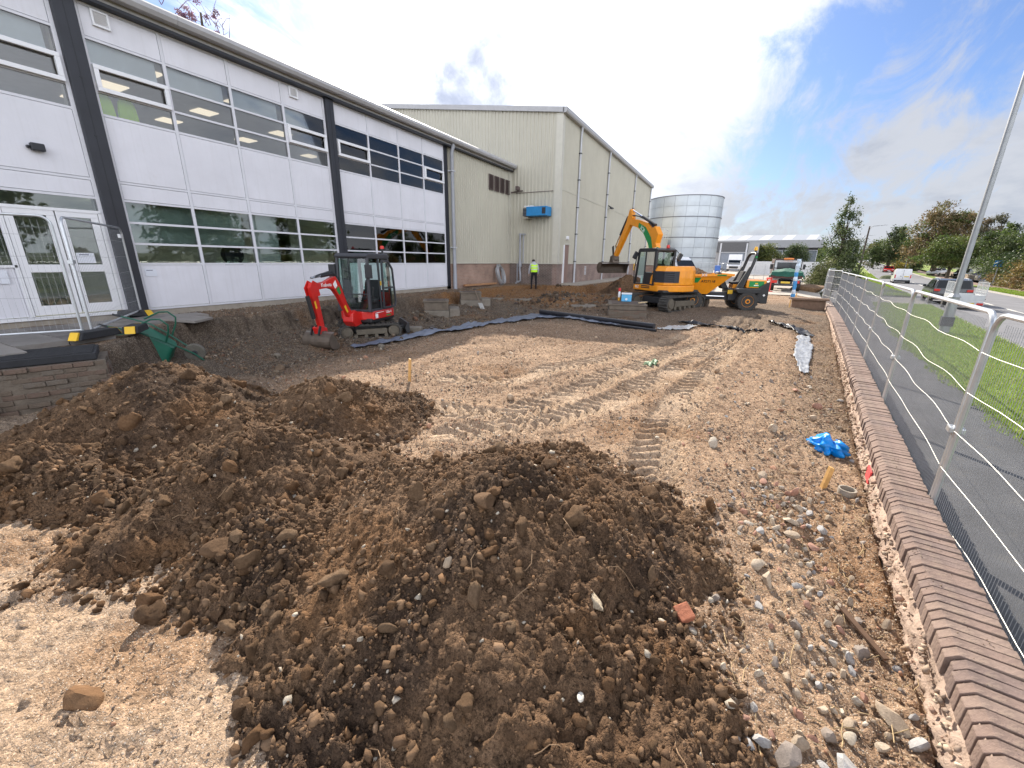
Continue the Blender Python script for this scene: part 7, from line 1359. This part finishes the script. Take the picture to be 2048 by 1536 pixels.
for s in (-1, 1):
    for x, w in ((-1.2, .34), (2.5, .2)): t = MB().lathe([(.2, -w/2), (.36, -w/2), (.38, 0), (.36, w/2), (.2, w/2)], (x, s*.86, .38), 'y', 20).build('wheel', M_tyre, u, smooth=True); MB().lathe([(0, -w*.3), (.2, -w*.4), (.2, w*.4), (0, w*.3)], (x, s*.86, .38), 'y', 12).build('rim', M_chrome, t)
    MB().box((-2.5, s*.72-.17, .62), (-2.45, s*.72+.17, .82)).build('tail_light', M_redl, u); MB().box((1.7, s*1.05-.03, 1.6), (1.8, s*1.25 if s > 0 else s*1.25, 2.0)).build('mirror', M_plast, u)
MB().box((-2.5, -.3, .60), (-2.46, .3, .74)).build('number_plate', M_platey, u); MB().box((-2.52, -.95, .42), (-2.42, .95, .54)).build('rear_bumper', M_plast, u)
# vans by the tank
PV = [(-2.9, .35), (2.7, .35), (2.85, .6), (2.8, 1.0), (2.5, 1.2), (1.9, 1.35), (1.25, 2.2), (.9, 2.45), (-2.7, 2.5), (-2.9, 2.4)]
v, hw = car('van', 'white high roof van parked beside the tank behind the dumper skip', 'van', -4.75, 36.1, .3, rad(-40), PV, 2.0, paint('plain_white', (.72, .72, .73)), (1.3, 2.5), None, .34, tumble=.14); wheels4(v, (-1.9, 1.9), 2.0, .34); side_glass(v, hw, [[(.75, 1.38), (1.8, 1.4), (1.25, 2.05), (.8, 2.1)]]); cross_glass(v, hw, (1.95, 1.42), (1.32, 2.2), 'windscreen'); mirrors(v, 1.7, 2.0, 1.35, M_plast); lamps(v, 2.78, 1.9, .8, 1.05, .3, M_lampw, 'headlight', .05)
v, hw = car('luton_van', 'small white box van facing the camera at the loading bay shutter', 'van', -.6, 86, .9, rad(-92), [(-2.8, .5), (2.4, .4), (2.5, 1.0), (2.0, 1.2), (1.4, 2.0), (1.2, 2.9), (-2.8, 2.9)], 2.1, paint('box_white', (.74, .74, .75)), (1.2, 2.9), None, .34, tumble=.03); wheels4(v, (-1.8, 1.7), 2.1, .34); cross_glass(v, hw, (2.02, 1.22), (1.45, 1.95), 'windscreen'); MB().box((2.49, -.7, .55), (2.54, .7, .9)).build('grille', M_plast, v); mirrors(v, 1.8, 2.1, 1.4, M_plast)
bx = empty('storage_container', (4.6, 57, .75), rad(4), 'dark brown open container body behind the tipper cab', 'container'); MB().box((-1.1, -1.2, 0), (1.3, 1.2, 2.1)).build('body', mat('brown_container', (.10, .06, .05), .6, var=.2), bx, bev=.03)
for k in range(7): MB().box((-1.05+k*.36, -1.26, .1), (-.9+k*.36, -1.2, 2.0)).build('rib', bpy.data.materials['brown_container'], bx)
# ---------------------------------------------------------------- yard barriers and bits
for a, b, sd_, lab in (((-4.6, 42.5), (-1.3, 42.3), 31, 'mesh panel in the yard left of the dumper roll bar'), ((-1.25, 42.3), (2.1, 42.6), 32, 'mesh panel in the yard behind the dumper roll bar'), ((1.5, 47), (4.9, 47.4), 33, 'mesh panel in the yard behind the tipper lorry'), ((-7.9, 42.4), (-4.65, 42.5), 34, 'mesh panel in the yard behind the dumper skip')): fence_panel('mesh_fence', a, b, .33, lab, 'mesh panels across the yard', wires=False, seed=sd_, pitch=.1)
o = empty('barrier', (2.25, 37.4, .28), .3, 'red plastic barrier beside the tipper lorry', 'barrier'); M_rp = mat('red_plastic', (.62, .05, .04), .5)
MB().box((-.07, -.4, .9), (.07, .4, 1.05)).build('top_rail', M_rp, o, bev=.02); MB().box((-.05, -.4, .4), (.05, .4, .5)).build('lower_rail', M_rp, o, bev=.02)
for y in (-.36, .36): MB().box((-.22, y-.04, 0), (.22, y+.04, .08)).build('foot', M_rp, o); MB().box((-.04, y-.04, .08), (.04, y+.04, 1.0)).build('post', M_rp, o)
o = empty('plastic_box', (-1.75, 46.5, .4), 0, 'small blue plastic box behind the mesh fence in the yard', 'box'); MB().box((-.25, -.25, .6), (.25, .25, 1.7)).build('case', mat('blue_box', (.06, .16, .5), .5), o, bev=.03); MB().box((-.04, -.04, 0), (.04, .04, .6)).build('post', M_pipe2, o)
o = empty('rubbish_bag', (6.2, 43.5, .05), 0, 'white bag lying at the foot of the slender tree', 'bag'); mb = MB().lathe([(.0, 0), (.4, .02), (.5, .2), (.32, .42), (.1, .5)], n=12); mb.lathe([(.0, 0), (.28, .02), (.33, .15), (.2, .3), (.05, .36)], (.6, -.1, 0), n=10); mb.build('bag_body', M_platew, o, smooth=True)
# brushwood heap beside the lorry
v_, f_ = rock_shape(3, 77, .5, 2); rb_ = npmesh('brush_heap', v_*np.array((1.3, .9, .75)), f_, mat('dead_brush', (.16, .095, .05), .95, var=.5, scale=6, bump=1, bscale=9), smooth=True); rb_.location = (5.5, 41.5, .35); tag(rb_, 'heap of dead brown brushwood between the tipper and the slender tree', 'heap')
# ---------------------------------------------------------------- lamp columns and signs
M_col = mat('lamp_column_grey', (.32, .33, .34), .5, .4, var=.1)
def lamp(x, y, z, h, arm, r, label, az, bands=False, grp='street lamps along the road'):
    o = empty('street_lamp', (x, y, z), az, label, 'street lamp', grp); MB().tube([(0, 0, 0), (0, 0, 1.3)], r*1.7, 12).build('base', M_col, o, smooth=True)
    MB().tube([(0, 0, 1.3), (0, 0, h-1.2)]+[(arm*.35*(1-math.cos(a)), 0, h-1.2+1.1*math.sin(a)) for a in (.5, 1., 1.45)]+[(arm, 0, h)], r, 10, rr=[r, r*.85, r*.7, r*.65, r*.6, r*.55]).build('column', M_col, o, smooth=True)
    MB().prism([(arm-.1, h-.05), (arm+.6, h+.0), (arm+.6, h+.10), (arm+.1, h+.13), (arm-.1, h+.06)], 'y', -.13, .13).build('lantern', M_pipe2, o, bev=.03, fix=True)
    if bands:
        MB().box((-r*1.9, -r*1.9, .30), (r*1.9, r*1.9, .62)).build('black_band', M_plast, o); MB().lathe([(r*1.72, 1.28), (r*2.1, 1.30), (r*1.1, 1.42)], n=12).build('collar', M_col, o)
lamp(6.84, 20.1, 0, 10.2, 1.6, .085, 'tall grey street lamp column rising out of the top right of the photo', -.15, True); lamp(22.9, 114.7, .3, 9.8, 2.2, .10, 'curved arm street lamp on the near verge beyond the slender tree', -.15); lamp(35.2, 182, 1.85, 9.8, 2.6, .11, 'further curved arm street lamp seen behind the nearer one', -.15); lamp(36.4, 138, 1.0, 8.0, 1.6, .10, 'street lamp on the far side beside the yellow hedge', math.pi-.15)
for k, (x, y, h) in enumerate(((56, 250, 9), (67, 300, 9), (51, 275, 9))): lamp(x, y, float(road_z(y)), h, 1.6, .12, 'thin distant lamp post, %s of those beyond the red car' % ('nearest', 'farthest', 'middle')[k], math.pi if k < 2 else 0)
tp_ = MB().tube([(0, 0, 0), (0, 0, 8.0)], .13, 8, rr=[.15, .10]).build('telegraph_pole', mat('pole_wood', (.06, .045, .035), .9), smooth=True); tp_.location = (17.0, 85, 0); tag(tp_, 'dark wooden pole behind the slender tree', 'pole')
o = empty('road_sign', (26.9, 70.6, 0), rad(-78), 'small blue road sign on a thin grey post by the far hedge', 'sign'); MB().tube([(0, 0, 0), (0, 0, 2.6)], .05, 8).build('post', M_col, o); MB().box((-.06, -.42, 2.3), (-.02, .42, 3.0)).build('sign_plate', mat('sign_blue', (.02, .18, .45), .4), o, bev=.01)
for x, y, lab in ((17.6, 79, 'stubby white bollard on the verge under the slender tree'), (15.8, 71, 'short bollard on the near verge')):
    o = MB().lathe([(.09, 0), (.09, .75), (.05, .85)], n=10).build('bollard', M_platew); o.location = (x-2.2, y, 0); tag(o, lab, 'bollard')
o = empty('earth_mound', (22.4, 92, float(road_z(92))), .3, 'low dark stump of earth on the verge near the second lamp', 'mound'); MB().lathe([(0, 0), (1.1, .0), (.8, .45), (.3, .6), (0, .62)], n=11).build('earth', M_far, o)
gw = empty('garden_wall', (0, 0, 0), 0, 'low pale stone wall in front of the parked cars', 'wall'); M_st = mat('pale_stone', (.36, .29, .22), .9, var=.2, scale=2)
for k in range(14):
    a = 118-k*1.75; x = float(f1(a))+4.5; MB().box((x, a-1.7, PZ(a)-.1), (x+.35, a, PZ(a)+.62)).build('stone_block', M_st, gw, bev=.02)
# ---------------------------------------------------------------- vegetation
M_leaf = leafmat('leaf'); M_bark = mat('bark', (.075, .058, .042), .95, var=.3, scale=5, bump=.6)
def leaves(blobs, n, size, cols, seed, shell=.55):
    r = np.random.default_rng(seed); B = np.array(blobs, float); w = (B[:, 3]*B[:, 4]*B[:, 5])**(2/3); k = r.choice(len(B), n, p=w/w.sum())
    # clumps: pull leaves to twig ends inside each blob
    nc = max(8, n//90); ck = r.choice(len(B), nc, p=w/w.sum()); d = r.normal(size=(nc, 3)); d /= np.linalg.norm(d, axis=1)[:, None]; rad_ = (shell+(1-shell)*r.random(nc)**.6)*(.8+.35*r.random(nc)); cc = B[ck, :3]+d*rad_[:, None]*B[ck, 3:6]; cs = .16+.16*r.random(nc)
    j = r.integers(0, nc, n); p = cc[j]+r.normal(size=(n, 3))*cs[j][:, None]*B[ck[j], 3:6]*np.array([1, 1, .7])
    ct = np.array(cols)[r.choice(len(cols), nc)]*(.75+.5*r.random((nc, 1))); c = ct[j]*(.75+.5*r.random((n, 1)))
    a = r.normal(size=(n, 3)); a /= np.linalg.norm(a, axis=1)[:, None]; b = np.cross(a, r.normal(size=(n, 3))); b /= np.linalg.norm(b, axis=1)[:, None]+1e-9; s = size*(.6+.8*r.random((n, 1)))
    V = np.stack([p-a*s, p+b*s*.55, p+a*s, p-b*s*.55], 1).reshape(-1, 3); return V, np.arange(4*n).reshape(-1, 4), np.repeat(c, 4, 0)
def tree(name, label, x, y, z, blobs, n, size, cols, th, tr_, seed, cat='tree', group=None, limbs=7):
    o = empty(name, (x, y, z), 0, label, cat, group); r = random.Random(seed)
    mb = MB(); top = max(b[2] for b in blobs); P = [(0, 0, -.3), (r.uniform(-.1, .1), r.uniform(-.1, .1), top*.35), (r.uniform(-.25, .25), r.uniform(-.25, .25), top*.7), (blobs[-1][0]*.8, blobs[-1][1]*.8, top+blobs[-1][5]*.5)]; mb.tube(P, tr_, 8, rr=[tr_*1.25, tr_*.85, tr_*.5, tr_*.1])
    t = mb.build('trunk', M_bark, o, smooth=True); lb = MB()
    for q in range(limbs*len(blobs)//2+2):
        b = blobs[q % len(blobs)]; a = Vector(P[1]).lerp(Vector(P[2]), r.random()); e = Vector(b[:3])+Vector((r.uniform(-1, 1)*b[3], r.uniform(-1, 1)*b[4], r.uniform(-.4, 1)*b[5]))*.85; m = a.lerp(e, .5)+Vector((0, 0, r.uniform(-.1, .3)*b[5])); lb.tube([a, m, e], tr_*.3, 5, rr=[tr_*.35, tr_*.2, tr_*.03])
    lb.build('limb', M_bark, t); V, F, c = leaves(blobs, n, size, cols, seed); npmesh('crown', V, F, M_leaf, parent=o, col=c); return o
GRN = [(.075, .11, .022), (.105, .14, .03), (.055, .08, .02)]; DGR = [(.04, .065, .022), (.06, .088, .03), (.08, .105, .033)]; BRN = [(.19, .135, .062), (.165, .13, .055), (.13, .12, .045), (.22, .15, .075)]; YGR = [(.12, .12, .028), (.09, .11, .025), (.15, .12, .03)]; GOLD = [(.22, .16, .05), (.17, .15, .045), (.13, .14, .04), (.25, .17, .08)]
tree('slender_tree', 'tall slender tree with dark lower bushes at the end of the wall fence', 8.55, 52, 0, [(-.1, 0, 2.0, 1.9, 1.7, 1.6), (-.9, .2, 1.3, 1.3, 1.3, 1.2), (.6, .2, 3.4, 1.25, 1.25, 1.5), (-.4, 0, 4.6, 1.2, 1.2, 1.4), (.1, 0, 6.0, .9, .9, 1.3), (.0, 0, 7.5, .5, .5, 1.0)], 11000, .085, DGR+[(.09, .11, .05)], 8, .13, 1)
tree('bush', 'light green bush at the left foot of the slender tree', 6.9, 48.5, 0, [(0, 0, .9, 1.0, 1.0, 1.1), (.3, .2, 2.1, .8, .8, .9)], 3500, .07, [(.11, .13, .045), (.14, .15, .06), (.09, .10, .035)], 2, .06, 2, 'bush')
tree('bush', 'dark bush at the right foot of the slender tree', 9.6, 55, -.1, [(0, 0, 1.2, 1.5, 1.3, 1.4), (.9, .6, .9, 1.0, 1.0, 1.0)], 4000, .08, DGR, 2, .06, 3, 'bush')
tree('broad_tree', 'big rounded brown and green tree above the parked cars', 33.2, 110, .3, [(-2.9, 0, 5.3, 2.4, 3, 2.4), (0, 0, 5.0, 3.6, 3.2, 3), (-1.2, .5, 8.4, 3.2, 3, 3.0), (-.6, 0, 11.3, 2.3, 2.2, 2.0), (1.5, 0, 9.2, 2.6, 2.5, 2.5), (2.9, .3, 9.8, 1.4, 1.4, 1.8)], 17000, .17, BRN+BRN[:2]+GRN[:1], 12, .40, 4)
tree('broad_tree', 'grey green tree leaning right beside the big brown tree', 38.5, 112, .3, [(0, 0, 4.0, 3, 3, 2.6), (1.0, 0, 7.0, 2.2, 2.2, 2.4), (1.8, 0, 9.6, 1.5, 1.5, 1.7)], 9000, .16, [(.085, .08, .045), (.06, .065, .035), (.11, .085, .05)], 11, .3, 5)
tree('spreading_tree', 'low spreading green tree over the parked cars', 31.6, 98, .1, [(-1.8, 0, 3.9, 2.6, 2.4, 1.5), (1.6, 0, 4.0, 2.7, 2.4, 1.6), (0, 0, 5.6, 3.0, 2.6, 1.5), (3.0, 0, 5.0, 1.6, 1.6, 1.2), (-.5, -.8, 2.8, 2.2, 2, 1.0)], 13000, .14, [(.09, .125, .025), (.065, .10, .022), (.12, .13, .03)], 6, .25, 6)
tree('dense_tree', 'dark green tree left of the big brown tree', 31.4, 131, .7, [(-.8, 0, 4.2, 2.6, 2.4, 3.2), (1.5, 0, 5.5, 2.6, 2.4, 3.0), (.6, 0, 8.2, 1.8, 1.8, 1.8), (-2.5, 0, 3.4, 1.6, 1.6, 2.2)], 10000, .16, DGR, 9, .3, 7)
tree('dense_tree', 'yellow green tree on the left end of the far tree line', 36.0, 165, 1.4, [(-1.2, 0, 3.6, 2.6, 2.4, 3.0), (1.6, 0, 5.0, 2.6, 2.4, 3.2), (4, 0, 5.8, 2.6, 2.4, 3.4)], 8000, .2, YGR+GRN, 8, .3, 8)
for k, (x, y, h, lab) in enumerate(((29.6, 69, 7.2, 'dark conifer like tree right of the tall lamp column'), (31.0, 77, 7.6, 'dark green tree behind the golden hedge near the blue sign'), (28.3, 60, 6.8, 'dark tree at the right edge of the photo above the hedge'), (32.6, 86, 8.2, 'bluish dark tree between the big brown tree and the lamp column'))):
    tree('dark_tree', lab, x, y, 0, [(0, 0, h*.34, 2.5, 2.2, h*.27), (.9, 0, h*.58, 1.9, 1.8, h*.2), (-.8, 0, h*.70, 1.5, 1.4, h*.18), (.2, 0, h*.88, .9, .9, h*.13)], 12000, .12, DGR+GRN[:1], h, .2, 20+k, group='dark trees behind the far hedge')
def hedge(name, label, pts, w, h, n, size, cols, seed, cat='hedge'):
    P = np.array(pts, float); o = empty(name, (P[0][0], P[0][1], 0), 0, label, cat); bl = []
    for i in range(len(P)-1):
        m = max(1, int(np.hypot(*(P[i+1]-P[i])[:2])/1.6))
        for k in range(m): q = P[i]+(P[i+1]-P[i])*(k/m); hh_ = h*(.8+.4*random.random()); bl += [(q[0]-P[0][0], q[1]-P[0][1], hh_*.35+float(road_z(q[1]))+.1, w, 1.3, hh_*.42), (q[0]-P[0][0]+.1, q[1]-P[0][1], hh_*.72+float(road_z(q[1]))+.1, w*.8, 1.1, hh_*.3)]
    V, F, c = leaves(bl, n, size, cols, seed, .7); npmesh('foliage', V, F, M_leaf, parent=o, col=c)
    mb = MB()
    for b in bl[::2]: mb.tube([(b[0], b[1], -.2), (b[0]+.2, b[1], b[2]), (b[0]+random.uniform(-.4, .4), b[1], b[2]+b[5]*1.2)], .05, 5, rr=[.06, .04, .01])
    tag(mb.build('stems', M_bark, o), kind='stuff'); return o
h1 = lambda y: float(f1(y))+3.6
hedge('hedge', 'tall golden brown hedge along the far path at the right edge', [(h1(76)+.5, 76), (h1(62), 62), (h1(48), 48), (h1(36), 36)], 1.4, 2.9, 26000, .10, GOLD, 31)
hedge('hedge', 'dark green hedge continuing along the far path beside the camera', [(h1(36), 35), (h1(15), 15), (h1(-6), -6), (h1(-22), -22)], 1.6, 3.2, 13000, .16, GRN+YGR, 32)
for k, (x, y) in enumerate(((h1(24)+3, 24), (h1(8)+3, 8), (h1(-8)+3.5, -8), (h1(40)+5, 40))):
    tree('roadside_tree', 'broad green roadside tree across the road, %s' % ('fourth along', 'third along', 'nearest the camera', 'farthest of the row')[k] , x, y, 0, [(0, -1.8, 4.2, 3, 3, 2.4), (0, 2, 4.6, 3, 3, 2.6), (0, 0, 7.0, 3, 3.2, 2.4)], 4500, .26, GRN+YGR[:1], 9, .3, 40+k, group='trees across the road beside the camera')
hedge('hedge', 'clipped yellow hedge beyond the parked cars', [(34.6, 137), (37.6, 141)], 1.0, 2.1, 5000, .11, [(.30, .23, .03), (.24, .20, .03)], 33)
hedge('hedge', 'dark clipped hedge end right of the yellow hedge', [(37.2, 134), (39.6, 136)], 1.0, 2.3, 4000, .11, DGR, 34)
hedge('far_hedge', 'low brown green hedge along the far side towards the crest', [(44, 170), (58, 235), (70, 300)], 1.6, 3.0, 6000, .22, YGR+BRN, 35)
tree('bush', 'rusty bush on the verge beyond the white van', 41.5, 160, 1.2, [(0, 0, 1.2, 1.6, 1.4, 1.2), (1.5, 0, 1.8, 1.4, 1.4, 1.4)], 2500, .15, BRN, 3, .08, 50, 'bush')
tree('yard_tree', 'yellow green rounded tree in front of the far factory', 4.2, 99, .9, [(-1.3, 0, 2.6, 1.7, 1.5, 1.5), (1.2, 0, 2.7, 1.7, 1.5, 1.6), (0, 0, 3.8, 1.9, 1.6, 1.4)], 8000, .12, [(.13, .14, .03), (.10, .12, .028), (.075, .10, .025)], 5, .14, 51); tree('yard_tree', 'dark rounded tree in front of the right end of the far factory', 9.5, 99, .9, [(-.8, 0, 2.5, 1.5, 1.3, 1.6), (.9, 0, 2.6, 1.5, 1.3, 1.7), (0, 0, 3.8, 1.5, 1.3, 1.3)], 8000, .11, DGR, 5, .14, 52)
r = np.random.default_rng(8); bl = []
for k in range(46): yv = 330+r.random()*120; xv = 40+r.random()*110; bl.append((xv, yv, float(road_z(yv))+3+3*r.random(), 7, 6, 5+4*r.random()))
for k in range(40): yv = 190+r.random()*150; xv = float(f1(yv))+11+r.random()*10; bl.append((xv, yv, float(road_z(yv))+2.5+2*r.random(), 4, 4, 4+3*r.random()))
for k in range(30): yv = 190+r.random()*140; xv = float(xn(yv))-13-r.random()*14; bl.append((xv, yv, float(road_z(yv))+2+2*r.random(), 4, 4, 3.5+2*r.random()))
V, F, c = leaves(bl, 42000, .42, GRN+DGR+YGR[:1], 60, .6); tag(npmesh('wood', V, F, M_leaf, col=c), 'far belt of woodland closing the road', kind='stuff')
# bare twiggy tree tip above the office roof
o = empty('bare_tree', (-21.5, 12.0, .5), 0, 'thin reddish twiggy tree top showing above the office roof', 'tree'); rr_ = random.Random(4); mb = MB().tube([(0, 0, -.5), (0, 0, 6), (.1, .2, 11.6)], .2, 7, rr=[.22, .14, .04]); t = mb.build('trunk', M_bark, o); lb = MB(); V2 = []
for k in range(70):
    a = Vector((rr_.uniform(-.3, .3), rr_.uniform(-1.2, 1.2), rr_.uniform(9.6, 11.6))); th = rr_.uniform(0, 6.28); e = a+Vector((math.cos(th)*rr_.uniform(.2, .7), math.sin(th)*rr_.uniform(.2, .8), rr_.uniform(.1, .8))); lb.tube([a, a.lerp(e, .5)+Vector((0, 0, .1)), e], .02, 4, rr=[.016, .010, .005]); V2.append((e.x, e.y, e.z, .28, .28, .3))
lb.build('limb', mat('red_twig', (.20, .12, .15), .9), t); V, F, c = leaves(V2, 2600, .035, [(.26, .15, .22), (.22, .13, .16), (.28, .18, .22)], 70, .2); npmesh('crown', V, F, M_leaf, parent=o, col=c)
